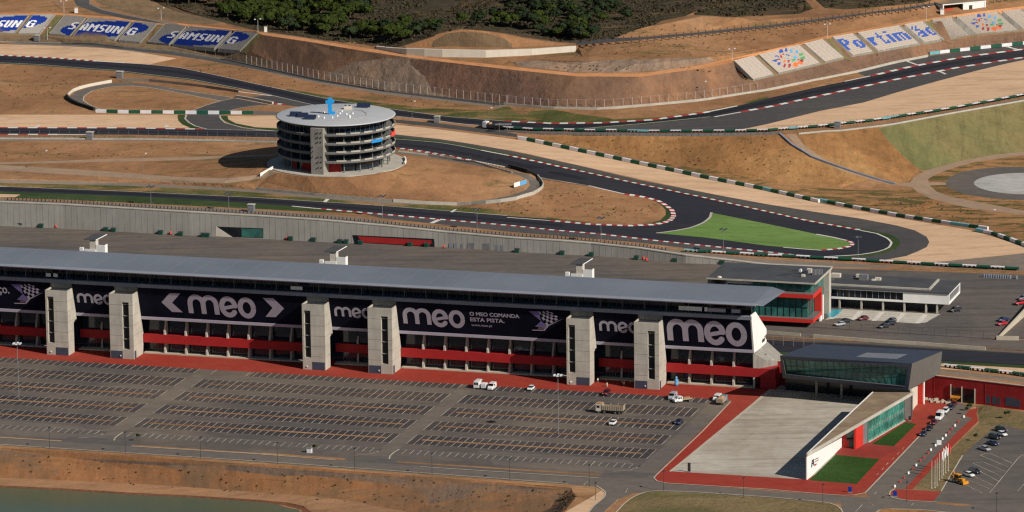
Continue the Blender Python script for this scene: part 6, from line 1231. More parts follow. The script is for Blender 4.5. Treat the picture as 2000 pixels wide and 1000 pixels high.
def dabs():
    D = [('b', 1175, 280, 1240, 325), ('b', 1275, 268, 1315, 318), ('s', 1370, 292, 1408, 345), ('s', 1462, 320, 1512, 368), ('g', 1530, 372, 1605, 412), ('g', 1550, 425, 1640, 462), ('b', 1105, 360, 1135, 378), ('b', 1145, 372, 1172, 392), ('b', 1060, 420, 1140, 455), ('b', 1155, 470, 1200, 515),
         ('o', 1190, 345, 1222, 378), ('r', 1200, 380, 1222, 405), ('r', 1230, 340, 1265, 362), ('r', 1150, 412, 1195, 440), ('o', 1256, 450, 1294, 490), ('r', 1330, 462, 1362, 498), ('r', 1258, 510, 1296, 565), ('r', 1348, 515, 1387, 568), ('o', 1430, 510, 1515, 572), ('o', 1500, 495, 1600, 540), ('r', 1510, 455, 1540, 475), ('r', 1545, 470, 1612, 500), ('g', 1400, 452, 1468, 484), ('s', 1435, 412, 1512, 442), ('s', 1312, 426, 1340, 446), ('b', 1300, 358, 1320, 376), ('b', 1335, 370, 1355, 386)]
    return [(c, 1780+a/9.09, b/9.09, 1780+x/9.09, y/9.09) for c, a, b, x, y in D]
DAB = dabs(); R3Q = [(1820, 41), (1995, 20), (2037, 55), (1860, 76)]
def quadpt(Q, s, t):      # s left->right, t bottom->top, Q = TL TR BR BL
    a = (Q[3][0]*(1-s)+Q[2][0]*s, Q[3][1]*(1-s)+Q[2][1]*s); b = (Q[0][0]*(1-s)+Q[1][0]*s, Q[0][1]*(1-s)+Q[1][1]*s); return (a[0]*(1-t)+b[0]*t, a[1]*(1-t)+b[1]*t)
def terrace(Q, label, kind, rows, cuts, cols):
    t = thing('seat_terrace', label, 'seat terrace', (0, 0, 0), 0, 'seat terraces on the banks'); c4 = [Vector(hit(*p))+Vector((0, 0, 0.6)) for p in Q]
    def at(s, tt): 
        a = c4[3].lerp(c4[2], s); b = c4[0].lerp(c4[1], s); return a.lerp(b, tt)
    words_ = {'samsung': ('S', 'AMSUN', 'G'), 'portimao': ('Po', 'rtim', 'ão')}.get(kind)
    for bi, ((s0, s1), nc) in enumerate(zip(cuts, cols)):
        m = MB(); base = 'seat_grey' if kind == 'samsung' else 'seat_beige'; mats = [base, 'seat_blue', 'seat_white', 'seat_text_blue', 'seat_sky', 'seat_green', 'seat_orange', 'seat_maroon', 'concrete_dark']
        bt = bits(words_[bi]) if words_ else None
        if bt:
            w = len(bt[0]); off0 = {0: nc-w-1 if kind == 'samsung' else (nc-w)//2, 1: (nc-w)//2, 2: 1}[bi]; scale = 1; r0 = (rows-7)//2 if kind == 'samsung' else 3
        for r in range(rows):
            ta, tb = r/rows, (r+1)/rows
            for c in range(nc):
                sa, sb = s0+(s1-s0)*c/nc, s0+(s1-s0)*(c+1)/nc; sm, tm = (sa+sb)/2, (ta+tb)/2; mi = 0
                if kind == 'samsung':
                    x = (sm-0.52)/0.44; y = (tm-0.47-0.50*(sm-0.52))/0.43
                    if x*x+y*y < 1: mi = 1
                if bt:
                    rr = (rows-1-r)-r0; cc = c-off0
                    if kind == 'portimao': rr = rows-1-r-2
                    if 0 <= rr < 7 and 0 <= cc < w and bt[rr][cc] == '1': mi = 2 if kind == 'samsung' else 3
                if kind == 'sun' and bi == 1:
                    px, py = quadpt(R3Q, sm, tm)
                    for cchr, xa, ya, xb, yb in DAB:
                        if xa-0.1 <= px <= xb+0.1 and ya-0.1 <= py <= yb+0.1: mi = {'b': 3, 's': 4, 'g': 5, 'o': 6, 'r': 7}[cchr]
                A, B, Cc, D = at(sa, ta), at(sb, ta), at(sb, ta+(tb-ta)*0.8), at(sa, ta+(tb-ta)*0.8); z = (at(sa, tb).z+at(sb, tb).z)/2; zz = at(sm, ta).z+0.12
                m.add([(A.x, A.y, zz), (B.x, B.y, zz), (Cc.x, Cc.y, zz), (D.x, D.y, zz)], [(0, 1, 2, 3)], mi)
                g = 0.07*(B-A).length; e1, e2 = at(sa, tb), at(sb, tb); d = (B-A).normalized()*g
                m.add([(D.x+d.x, D.y+d.y, zz), (Cc.x-d.x, Cc.y-d.y, zz), (e2.x-d.x, e2.y-d.y, zz+0.42), (e1.x+d.x, e1.y+d.y, zz+0.42)], [(0, 1, 2, 3)], mi)
                m.add([(D.x, D.y, zz-0.03), (Cc.x, Cc.y, zz-0.03), (e2.x, e2.y, at(sm, tb).z+0.1), (e1.x, e1.y, at(sm, tb).z+0.1)], [(0, 1, 2, 3)], mi)
        # concrete edges of the block
        for sa in (s0, s1):
            a, b = at(sa, 0), at(sa, 1); n = Vector((b.x-a.x, b.y-a.y, 0)).normalized().cross(Vector((0, 0, 1)))*0.15
            m.add([tuple(a-n-Vector((0, 0, 1.6))), tuple(b-n-Vector((0, 0, 1.6))), tuple(b-n+Vector((0, 0, .2))), tuple(a-n+Vector((0, 0, .2))), tuple(a+n-Vector((0, 0, 1.6))), tuple(b+n-Vector((0, 0, 1.6))), tuple(b+n+Vector((0, 0, .2))), tuple(a+n+Vector((0, 0, .2)))], [(0, 1, 2, 3), (4, 7, 6, 5), (3, 2, 6, 7)], 8)
        a, b = at(s0, 0), at(s1, 0); m.add([tuple(a-Vector((0, 0.1, 1.5))), tuple(b-Vector((0, 0.1, 1.5))), tuple(b+Vector((0, -0.1, .15))), tuple(a+Vector((0, -0.1, .15)))], [(0, 1, 2, 3)], 8)
        m.build('seat_block', mats, t)
    return t
CU = [(0.0, 0.232), (0.268, 0.722), (0.765, 1.0)]; CUR = [(0.0, 0.228), (0.275, 0.735), (0.785, 1.0)]
terrace([(-74, 32.5), (107, 31), (78, 67.5), (-104, 69)], 'grey seat terrace with a half visible blue lettered oval, cut by the left edge', 'samsung', 19, CU, (16, 33, 16))
terrace([(126, 32.3), (306, 48.7), (273, 85.3), (96, 68.3)], 'grey seat terrace with a blue lettered oval between two green gaps, second from the left', 'samsung', 19, CU, (16, 33, 16))
terrace([(322, 49.6), (503, 66.8), (468.4, 101.4), (288.4, 85)], 'grey seat terrace with a blue lettered oval at the right end of the left bank', 'samsung', 19, CU, (16, 33, 16))
terrace([(1433.7, 121.7), (1607.5, 79), (1648.7, 114), (1471, 158)], 'beige seat terrace with a multicoloured sunburst, lower left of the blue lettering', 'sun', 18, CUR, (18, 50, 18))
terrace([(1626, 74.7), (1803.7, 43.8), (1843.7, 78.7), (1666, 110.5)], 'beige seat terrace with large blue lettering between the two sunbursts', 'portimao', 12, CUR, (11, 22, 11))
terrace([(1820, 41), (1995, 20), (2037, 55), (1860, 76)], 'beige seat terrace with a multicoloured sunburst below the red shelter, cut by the right edge', 'sun', 18, CUR, (18, 50, 18))
# green grass gaps between the terraces
def gapquad(Q, name='grass_gap'):
    c = [Vector(hit(*p)) for p in Q]; m = MB(); n = 8
    for i in range(n):
        for j in range(2):
            q = []
            for s, t in ((j/2, i/n), ((j+1)/2, i/n), ((j+1)/2, (i+1)/n), (j/2, (i+1)/n)):
                a = c[3].lerp(c[2], s); b = c[0].lerp(c[1], s); p = a.lerp(b, t); q.append((p.x, p.y, gz(p.x, p.y)+0.18))
            m.add(q, [(0, 1, 2, 3)])
    o = m.build(name, 'hill_green'); o['kind'] = 'structure'
gapquad([(110, 30), (124, 31), (92, 72), (79, 76)]); gapquad([(308, 48), (320, 49), (284, 90), (274, 91)]); gapquad([(504, 66), (512, 68), (482, 106), (470, 104)]); gapquad([(1610, 77), (1622, 76), (1672, 122), (1650, 116)]); gapquad([(1806, 43), (1817, 42), (1870, 90), (1846, 82)]); gapquad([(1434, 124), (1438, 122), (1476, 166), (1462, 158)])
# red shelter on the crest
sh = thing('crest_shelter', 'small white and red shelter with a flat brown roof on the upper right crest', 'building'); 
A = Vector(W(1843.5, 29, 39.8)); B = Vector(W(1925, 21.5, 39.8)); d = (B-A); d.z = 0; L = d.length; ang = math.atan2(d.y, d.x); sh.location = (A.x, A.y, gz(A.x, A.y)-0.1); sh.rotation_euler = (0, 0, ang)
hh = 3.0
m = MB(); m.box(-0.5, 0.0, 0, 7.5, 0, hh); m.box(L*0.46, L-0.6, 0, 0.3, 0, hh); m.box(L-0.5, L, 0, 7.5, 0, hh); m.box(0, L, 7.2, 7.5, 0, hh); m.box(-0.6, L+0.1, -0.1, 0.25, hh, hh+0.35); m.box(L-0.6, L, -0.15, 0.0, 0, hh); m.build('wall', 'white_wall', sh)
m = MB(); m.box(-0.6, L+0.1, 0.25, 7.7, hh, hh+0.3); m.build('roof', 'brown_roof', sh); m = MB(); m.box(0.0, L*0.46, 4.5, 4.7, 0, hh); m.box(0.3, L*0.24, 0.8, 1.1, 0, 1.1); m.build('red_interior', 'bright_red', sh); m = MB(); m.box(L*0.44, L*0.46, 0, 4.5, 0, hh); m.box(L*0.6, L*0.68, -0.04, 0.0, 0, 2.0); m.build('doorway', 'dark_metal', sh)
for px, py, w, h, lab, mt in ((149, 25, 0.7, 2.2, 'small white cabinet by the gate above the left seats', 'white_wall'), (519, 63, 0.6, 2.4, 'small white cabinet at the forest edge on the crest road', 'white_wall'), (1840, 28, 0.8, 2.2, 'white cabinet standing left of the red shelter', 'white_wall')):
    p = hit(px, py); t = thing('utility_cabinet', lab, 'cabinet', p); m = MB(); m.box(-w, w, -w, w, 0, h); m.build('case', mt, t); m = MB(); m.box(-w-0.08, w+0.08, -w-0.08, w+0.08, h, h+0.12); m.build('lid', 'concrete', t)
# small advertising board on the mound tip
a, b = Vector(hit(1004, 368)), Vector(hit(1029, 361)); t = thing('mound_board', 'small tilted white and blue board on the tip of the tower mound', 'board'); m = MB(); mid = a.lerp(b, 0.45)
za, zb = a.z, b.z
m.quad((a.x, a.y, za+0.4), (mid.x, mid.y, a.lerp(b, .45).z+0.4), (mid.x, mid.y, a.lerp(b, .45).z+2.1), (a.x, a.y, za+2.1)); m.quad((a.x, a.y+.15, za+0.4), (a.x, a.y+.15, za+2.1), (mid.x, mid.y+.15, mid.z+2.1), (mid.x, mid.y+.15, mid.z+.4)); m.build('white_panel', 'white_wall', t)
m = MB(); m.quad((mid.x, mid.y, mid.z+0.4), (b.x, b.y, zb+0.4), (b.x, b.y, zb+2.1), (mid.x, mid.y, mid.z+2.1)); m.build('blue_panel', 'seat_sky', t); m = MB()
for p in (a, mid, b): m.tube((p.x, p.y+0.1, p.z-0.2), (p.x, p.y+0.1, p.z+2.1), 0.06, n=4)
m.build('board_post', 'steel', t)
# bins along the paddock wall
bin0 = None; rb0 = None
GB = [(40, 441.5), (81, 444), (207, 451), (222, 452), (314, 457), (353, 459.5), (397, 462), (405, 462.3), (568, 469), (613, 471), (664, 474.5), (676, 475), (704, 476.5), (801, 480), (833, 481.5), (1010, 492.5), (1098, 497), (1155, 500), (1243, 506.5), (1319, 511), (1411, 515.8)]
for i, (px, py) in enumerate(GB):
    p = W(px, py+0.8, 8.0); lab = f'dark green wheeled bin, {place_word(i, len(GB))} along the paddock wall'
    if bin0 is None:
        bin0 = thing('green_bin', lab, 'bin', p, UVROT, 'green bins along the paddock wall'); m = MB(); m.prism([(-0.7, -0.55), (0.7, -0.55), (0.7, 0.55), (-0.7, 0.55)], 0.15, 1.3, top=[(-0.85, -0.7), (0.85, -0.7), (0.85, 0.7), (-0.85, 0.7)]); m.build('bin_body', 'barrier_green', bin0)
        m = MB(); m.side([(-0.75, 1.3), (0.75, 1.3), (0.3, 1.65), (-0.3, 1.65)], -0.88, 0.88); m.build('bin_lid', 'dark_metal', bin0); m = MB()
        for x, y in ((-0.6, -0.45), (0.6, -0.45), (-0.6, 0.45), (0.6, 0.45)): m.tube((x, y-0.06, 0.1), (x, y+0.06, 0.1), 0.1, n=6)
        m.build('castor', 'tyre_black', bin0)
    else: dup(bin0, tuple(p), UVROT, lab)
for i, (px, py) in enumerate(((109, 445), (333, 458), (560, 468.7), (867, 484.5), (1257, 507.5), (1263, 510))):
    p = W(px, py+0.6, 8.0); lab = f'small red fire cart, {place_word(i, 6)} among the bins by the paddock wall'
    if rb0 is None:
        rb0 = thing('fire_cart', lab, 'fire cart', p, UVROT, 'red fire carts along the paddock wall'); m = MB(); m.lathe([(0, 0.3), (0.4, 0.3), (0.42, 1.1), (0.2, 1.3), (0, 1.35)], 8); m.build('tank', 'coral', rb0); m = MB(); m.tube((-0.45, 0, 0.25), (-0.35, 0, 0.25), 0.25, n=8); m.tube((0.35, 0, 0.25), (0.45, 0, 0.25), 0.25, n=8); m.build('wheel', 'tyre_black', rb0)
    else: dup(rb0, tuple(p), UVROT, lab)

# ---------------------------------------------------------------- vehicles
CARS = {}
def wheel4(t, xs, ys, r=0.32, w=0.22):
    p = None
    for x in xs:
        for y in ys:
            if p is None: m = MB(); m.tube((0, -w/2, 0), (0, w/2, 0), r, n=10); m.tube((0, -w/2-0.01, 0), (0, w/2+0.01, 0), r*0.55, n=8, mi=1); p = m.build('wheel', ['tyre_black', 'steel'], t); q = p
            else: q = p.copy(); C.objects.link(q); q.parent = t
            q.location = (x, y, r)
def loft(m, rows, mi=0):
    """rows: list of (x, half width, z bottom, z top, half width top)"""
    V = []; 
    for x, hw, z0, z1, ht in rows: V.append([(x, -hw, z0), (x, hw, z0), (x, hw, (z0+z1)/2+0.05), (x, ht, z1), (x, -ht, z1), (x, -hw, (z0+z1)/2+0.05)])
    n = 6; vv = [p for r in V for p in r]; f = []
    for i in range(len(rows)-1):
        for j in range(n): f.append((i*n+j, (i+1)*n+j, (i+1)*n+(j+1) % n, i*n+(j+1) % n))
    f.append(tuple(range(n))); f.append(tuple(range((len(rows)-1)*n, len(rows)*n))[::-1]); m.add(vv, f, mi)
def make_car(label, paint, kind='hatch', group=None):
    t = thing('parked_car', label, 'car', (0, 0, 0), 0, group); m = MB(); L = {'hatch': 3.9, 'saloon': 4.5, 'suv': 4.6}[kind]; h = 0.12 if kind != 'suv' else 0.28; a = L/2
    loft(m, [(-a, 0.72, 0.35+h, 0.72+h, 0.6), (-a+0.15, 0.84, 0.25+h, 0.9+h, 0.74), (-a+0.9, 0.88, 0.22+h, 0.95+h, 0.80), (a-1.2, 0.88, 0.22+h, 0.92+h, 0.80), (a-0.3, 0.85, 0.25+h, 0.76+h, 0.74), (a, 0.7, 0.35+h, 0.62+h, 0.6)])
    back = -a+(0.25 if kind != 'saloon' else 0.95)
    ro = 1.42+h+(0.12 if kind == 'suv' else 0)
    m.add([(back+0.45, -0.62, ro-0.04), (back+0.45, 0.62, ro-0.04), (a-1.75, 0.62, ro), (a-1.75, -0.62, ro), (back+0.42, -0.66, ro-0.12), (back+0.42, 0.66, ro-0.12), (a-1.7, 0.66, ro-0.1), (a-1.7, -0.66, ro-0.1)], [(0, 3, 2, 1), (0, 4, 7, 3), (1, 2, 6, 5), (2, 3, 7, 6), (0, 1, 5, 4)])
    m.build('body', paint, t)
    g = MB(); zb = 0.90+h
    g.add([(back, -0.76, zb), (back, 0.76, zb), (a-0.95, 0.78, zb), (a-0.95, -0.78, zb), (back+0.42, -0.64, ro-0.11), (back+0.42, 0.64, ro-0.11), (a-1.7, 0.64, ro-0.09), (a-1.7, -0.64, ro-0.09)], [(0, 1, 5, 4), (1, 2, 6, 5), (2, 3, 7, 6), (3, 0, 4, 7), (4, 5, 6, 7)]); g.build('window', 'car_glass', t)
    wheel4(t, (-a+0.75, a-0.8), (-0.8, 0.8), 0.31+h*0.2)
    for y in (-0.6, 0.6): q = MB(); q.box(a-0.1, a+0.02, y-0.16, y+0.16, 0.55+h, 0.68+h); q.build('headlight', 'barrier_white', t)
    for y in (-0.65, 0.65): q = MB(); q.box(-a-0.02, -a+0.1, y-0.12, y+0.12, 0.6+h, 0.75+h); q.build('tail_light', 'kerb_red', t)
    return t
def car(px, py, z, dirpx, paint, kind, label, group):
    p = W(px, py, z); q = W(*dirpx, z); ang = math.atan2(q[1]-p[1], q[0]-p[0]); key = (paint, kind)
    if key not in CARS: c = make_car(label, paint, kind, group); CARS[key] = c; c.location = tuple(p); c.rotation_euler = (0, 0, ang)
    else: c = dup(CARS[key], tuple(p), ang, label, group)
    return c
VD = lambda x, y: (x-14.7, y+11)      # nose towards the camera along a bay
GP = 'cars in the big car park'; GSx = 'cars parked along the street'; GR = 'cars in the right car park'; GPD = 'cars in the paddock'
car(1037, 761.5, 0, VD(1037, 761.5), 'car_white', 'hatch', 'white hatchback alone in the front row of the car park', GP); car(1184.5, 771, 0, VD(1184.5, 771), 'paint_maroon', 'suv', 'maroon car in the front row below the third pair of stair towers', GP)
car(1197, 829, 0, VD(1197, 829), 'car_white', 'hatch', 'white hatchback in the middle rows below the dump truck', GP); car(1326, 827, 0, VD(1326, 827), 'paint_navy', 'saloon', 'navy car near the right end of the middle rows', GP)
SD = lambda x, y: (x-20, y+20)
for px, py, pt, kd, lb in ((1803.5, 850.5, 'paint_navy', 'hatch', 'navy hatchback at the near end of the street parking'), (1815, 839.5, 'paint_black', 'saloon', 'black car second from the near end of the street parking'), (1824, 828, 'paint_maroon', 'saloon', 'maroon car behind the white van on the street'), (1857, 798.5, 'paint_navy', 'saloon', 'dark blue car beyond the white estate on the street'), (1863, 792, 'paint_maroon', 'hatch', 'dark red car nearest the tunnel gate on the street')):
    car(px, py, 0, SD(px, py), pt, kd, lb, GSx)
car(1846.5, 806.5, 0, SD(1846.5, 806.5), 'car_white', 'suv', 'white estate parked beyond the white van on the street', GSx)
RD = lambda x, y: (x+16, y+5)
for px, py, pt, kd, lb in ((1955, 843, 'paint_black', 'suv', 'black car furthest back in the right car park'), (1957, 851, 'car_white', 'hatch', 'white car half hidden between two black cars in the right car park'), (1942, 857.5, 'paint_black', 'suv', 'large black car third from the back in the right car park'), (1939, 869, 'paint_navy', 'saloon', 'navy saloon beside the silver car in the right car park'), (1923, 879.5, 'paint_silver', 'saloon', 'silver saloon in the right car park'), (1903, 924.5, 'paint_black', 'suv', 'black car beside the white car near the yellow digger'), (1893, 930.5, 'car_white', 'hatch', 'white car between the yellow digger and a black car')):
    car(px, py, 0, RD(px, py), pt, kd, lb, GR)
PD = lambda x, y: (x-20, y+3)
for px, py, pt, kd, lb in ((1640, 636, 'paint_silver', 'hatch', 'silver car nearest the race control building in the paddock'), (1651, 630, 'paint_black', 'saloon', 'black car behind the silver one beside race control'), (1686, 625, 'paint_maroon', 'hatch', 'dark red car alone in front of the hospitality pillars'), (1727, 640, 'paint_black', 'saloon', 'black car nearest the mesh fence in the paddock trio'), (1738, 635.5, 'paint_black', 'suv', 'tall black car in the middle of the paddock trio'), (1741, 629, 'paint_grey', 'hatch', 'grey blue car furthest back in the paddock trio'), (1866, 608.5, 'paint_black', 'suv', 'black car right of the white hospitality block'), (1960, 627, 'paint_navy', 'saloon', 'navy car behind the bright red one at the ramp wall'), (1957, 635, 'paint_red', 'hatch', 'bright red hatchback beside the pale ramp wall'), (1993, 595, 'paint_red', 'suv', 'red car cut by the right edge of the paddock'), (1998, 585, 'paint_grey', 'hatch', 'grey car behind the red one at the right edge')):
    car(px, py, 8, PD(px, py), pt, kd, lb, GPD)
def place(t, px, py, z, dirpx):
    p = W(px, py, z); q = W(*dirpx, z); t.location = tuple(p); t.rotation_euler = (0, 0, math.atan2(q[1]-p[1], q[0]-p[0])); return t
def van(label, px, py, dirpx, cab='car_white', L=5.2, h=2.4, z=0):
    t = thing('parked_van', label, 'van', group='vans and pickups'); m = MB(); a = L/2
    loft(m, [(-a, 0.92, 0.4, h-0.05, 0.8), (-a+0.2, 0.97, 0.35, h, 0.85), (a-1.6, 0.97, 0.35, h, 0.85), (a-0.9, 0.97, 0.35, 1.35, 0.88), (a-0.1, 0.92, 0.35, 1.05, 0.8), (a, 0.85, 0.4, 0.9, 0.7)]); m.build('body', cab, t)
    g = MB(); g.add([(a-1.55, -0.8, h-0.15), (a-1.55, 0.8, h-0.15), (a-0.92, 0.85, 1.42), (a-0.92, -0.85, 1.42)], [(0, 1, 2, 3), (3, 2, 1, 0)]); g.v = [(x+0.05, y, z_+0.04) for x, y, z_ in g.v]; g.build('windscreen', 'car_glass', t)
    for y in (-0.96, 0.96): g = MB(); g.box(a-2.6, a-1.5, y-0.03, y+0.03, 1.4, h-0.35); g.build('side_window', 'car_glass', t)
    g = MB(); g.box(-a-0.03, -a+0.02, -0.7, -0.08, 1.4, h-0.4); g.box(-a-0.03, -a+0.02, 0.08, 0.7, 1.4, h-0.4); g.build('rear_window', 'car_glass', t)
    wheel4(t, (-a+0.9, a-0.9), (-0.88, 0.88), 0.34); return place(t, px, py, z, dirpx)
van('tall white van with dark rear windows in the front row of the car park', 935, 756, (949.7, 745), L=5.6, h=2.6); van('white crew van with grey flatbed in the front row beside the tall white van', 961, 760, VD(961, 760), L=4.6, h=2.2)
van('big white panel van parked along the street', 1835, 818.5, SD(1835, 818.5), L=5.6, h=2.6); van('silver grey van behind the white flatbed truck', 1314, 779, VD(1314, 779), 'paint_silver', 4.8, 2.2)
van('white and red pickup behind the sand lorry by the red path', 1401, 781, VD(1401, 781), 'car_white', 4.6, 1.9)
t = thing('white_trailer', 'small white box trailer between the two white vans', 'trailer'); m = MB(); m.box(-1.2, 1.2, -0.8, 0.8, 0.45, 1.9); m.build('box', 'barrier_white', t); m = MB(); m.tube((1.2, 0, 0.5), (2.2, 0, 0.5), 0.05, n=4); m.build('tow_bar', 'dark_metal', t); wheel4(t, (0.0,), (-0.8, 0.8), 0.28); place(t, 946, 759, 0, VD(946, 759))
t = thing('flatbed_truck', 'white crew cab flatbed truck facing left in the front row of the car park', 'truck'); m = MB(); loft(m, [(0.4, 0.95, 0.5, 2.1, 0.85), (2.0, 0.95, 0.5, 2.15, 0.85), (2.5, 0.95, 0.5, 1.4, 0.88), (3.2, 0.85, 0.5, 1.2, 0.75)]); m.build('cab', 'car_white', t)
m = MB(); m.box(-3.2, 0.3, -1.0, 1.0, 0.85, 1.0); m.box(-3.2, 0.3, -1.0, -0.94, 1.0, 1.35); m.box(-3.2, 0.3, 0.94, 1.0, 1.0, 1.35); m.build('flatbed', 'truck_tan', t); m = MB(); m.box(0.7, 1.2, -0.98, 0.98, 1.4, 1.95); m.box(1.4, 2.0, -0.98, 0.98, 1.4, 1.95); m.build('window', 'car_glass', t); m = MB(); m.box(-2.6, -0.4, -0.5, 0.4, 1.0, 1.4); m.build('load', 'sand_load', t); wheel4(t, (-2.2, 2.2), (-0.85, 0.85), 0.38); place(t, 1333, 785, 0, (1313, 787.5))
t = thing('sand_lorry', 'small lorry heaped with pale sand at the corner by the red path', 'lorry'); m = MB(); m.box(1.2, 2.9, -1.0, 1.0, 0.6, 2.4); m.build('cab', 'paint_teal', t); m = MB(); m.box(-2.9, 1.1, -1.15, 1.15, 0.9, 2.1); m.build('tipper', 'truck_tan', t); m = MB(); m.add([(-2.8, -1.1, 2.0), (1.0, -1.1, 2.0), (1.0, 1.1, 2.0), (-2.8, 1.1, 2.0), (-1.8, -0.4, 2.7), (0.1, -0.3, 2.75), (0.0, 0.5, 2.7), (-1.9, 0.4, 2.65)], [(0, 1, 5, 4), (1, 2, 6, 5), (2, 3, 7, 6), (3, 0, 4, 7), (4, 5, 6, 7)]); m.build('sand', 'sand_load', t); wheel4(t, (-1.9, 2.0), (-0.95, 0.95), 0.45); place(t, 1410, 788, 0, (1424, 777))
t = thing('dump_truck', 'dusty tan eight-wheeled dump truck facing left in the car park', 'dump truck'); m = MB(); m.box(2.9, 4.6, -1.25, 1.25, 0.8, 3.1); m.build('cab', 'cream_wall', t); m = MB(); m.box(4.55, 4.65, -1.1, 1.1, 1.9, 2.8); m.box(3.3, 4.3, -1.28, 1.28, 1.9, 2.7); m.build('window', 'car_glass', t)
m = MB(); m.box(2.8, 4.4, -1.1, 1.1, 3.1, 3.45); m.build('roof_shield', 'sand_load', t); m = MB(); m.box(-4.6, 4.6, -0.6, 0.6, 0.6, 1.1); m.build('chassis', 'dark_metal', t)
m = MB(); m.prism([(-4.6, -1.2), (2.6, -1.2), (2.6, 1.2), (-4.6, 1.2)], 1.2, 1.35); m.box(-4.6, 2.7, -1.3, -1.15, 1.2, 2.7); m.box(-4.6, 2.7, 1.15, 1.3, 1.2, 2.7); m.box(2.5, 2.7, -1.3, 1.3, 1.2, 3.2); m.box(-4.7, -4.5, -1.3, 1.3, 1.3, 3.0)
m.build('tipper_body', 'truck_tan', t); m = MB()
for x in np.arange(-4.2, 2.5, 0.75):
    for y in (-1.38, 1.3): m.box(x, x+0.14, y, y+0.08, 1.25, 2.65)
m.build('tipper_rib', 'concrete_dark', t); wheel4(t, (-3.4, -2.0, 1.7, 3.7), (-1.05, 1.05), 0.52, 0.35); place(t, 1192, 807, 0, (1165, 805.4))
t = thing('lorry', 'white cab lorry with dark load beside the outer track gantry', 'lorry'); m = MB(); m.box(2.3, 4.0, -1.2, 1.2, 0.6, 2.9); m.build('cab', 'barrier_white', t); m = MB(); m.box(-4.5, 2.1, -1.2, 1.2, 0.7, 2.0); m.build('load', 'dark_metal', t); m = MB(); m.box(0.8, 1.9, -1.0, 1.0, 2.0, 2.6); m.box(-3.8, -2.6, -0.9, 0.9, 2.0, 2.5); m.build('crate', 'sand_load', t); wheel4(t, (-3.2, -1.8, 3.0), (-1.0, 1.0), 0.45); p = hit(962, 252); t.location = p; q = hit(948, 250); t.rotation_euler = (0, 0, math.atan2(q[1]-p[1], q[0]-p[0]))
t = thing('trackside_gantry', 'small grey trackside gantry frame behind the lorry on the outer track', 'gantry'); p = hit(983, 257); t.location = p; m = MB()
for x, y in ((-1.6, -1), (1.6, -1), (-1.6, 1), (1.6, 1)): m.tube((x, y, 0), (x, y, 2.9), 0.09, n=4)
m.build('leg', 'steel', t); m = MB(); m.box(-3.2, 3.4, -1.2, 1.2, 2.9, 3.1); m.build('deck', 'steel', t)
# yellow digger
t = thing('backhoe_digger', 'yellow backhoe digger parked at the edge of the right car park', 'digger'); m = MB(); m.box(-1.4, 1.4, -0.7, 0.7, 0.9, 1.6); m.box(-2.4, -1.4, -0.6, 0.6, 0.9, 1.7); m.build('body', 'digger_yellow', t); m = MB(); m.box(-0.6, 1.1, -0.65, 0.65, 1.6, 2.6); m.build('cab_glass', 'car_glass', t)
m = MB(); m.box(-0.7, 1.2, -0.75, 0.75, 2.6, 2.8); m.build('cab_roof', 'digger_yellow', t); m = MB(); m.tube((1.4, 0, 1.2), (2.2, 0, 3.3), 0.2, n=6); m.tube((2.2, 0, 3.3), (3.0, 0, 1.8), 0.17, n=6); m.box(2.7, 3.3, -0.4, 0.4, 1.0, 1.9); m.build('rear_arm', 'digger_yellow', t); m = MB(); m.box(-3.4, -2.8, -1.1, 1.1, 0.2, 1.1); m.tube((-2.4, -0.5, 1.2), (-3.0, -0.5, 0.7), 0.1, n=4); m.tube((-2.4, 0.5, 1.2), (-3.0, 0.5, 0.7), 0.1, n=4); m.build('front_bucket', 'digger_yellow', t)
wheel4(t, (0.9,), (-0.95, 0.95), 0.75, 0.4); wheel4(t, (-1.7,), (-0.9, 0.9), 0.5, 0.35); place(t, 1872, 943, 0, (1858, 939))
# plastic road blocks down the street
BL = [(990, 806, 'w'), (1030, 768, 'r'), (1062, 738, 'r'), (1097, 702, 'w'), (1130, 669, 'r'), (1157, 641, 'w'), (1190, 606, 'r'), (1217, 579, 'r'), (1250, 544, 'r'), (1272, 521, 'w'), (1308, 486, 'w'), (1363, 434, 'w'), (1388, 408, 'w'), (1410, 384, 'r'), (1435, 356, 'r'), (1460, 331, 'w'), (1485, 301, 'r'), (1530, 262, 'w')]
BP = {}; cnt = {'w': 0, 'r': 0}; tot = {'w': 9, 'r': 9}
for x, y, c in BL:
    p = W(1500+x/4, 750+y/4, 0.0); i = cnt[c]; cnt[c] += 1; lab = f"{'white' if c == 'w' else 'red'} plastic road block, {'nearest the junction' if i == 0 else 'nearest the tunnel' if i == tot[c]-1 else ORD[i]+' from the junction'} along the street"
    if c not in BP:
        t = thing('road_block', lab, 'road block', tuple(p), math.radians(50), 'plastic road blocks down the street'); t.scale = (0.68, 0.68, 0.75); m = MB(); m.side([(-0.3, 0), (0.3, 0), (0.14, 0.55), (0.11, 0.95), (-0.11, 0.95), (-0.14, 0.55)], -0.6, 0.6); m.build('shell', 'barrier_white' if c == 'w' else 'kerb_red', t); m = MB(); m.box(-0.3, 0.3, -0.16, 0.16, 0.95, 1.03); m.build('top_bar', 'barrier_white' if c == 'w' else 'kerb_red', t); BP[c] = t
    else: dup(BP[c], tuple(p), math.radians(50), lab)
t = thing('ticket_booth', 'small white booth frame among the road blocks on the street', 'booth', tuple(W(1834, 868, 0))); m = MB(); m.box(-0.8, 0.8, -0.6, 0.6, 0, 1.3); m.build('counter', 'barrier_white', t); m = MB()
for a, b in ((-.8, -.6), (.8, -.6), (-.8, .6), (.8, .6)): m.tube((a, b, 0), (a, b, 1.9), 0.05, n=4)
m.build('frame', 'steel', t)
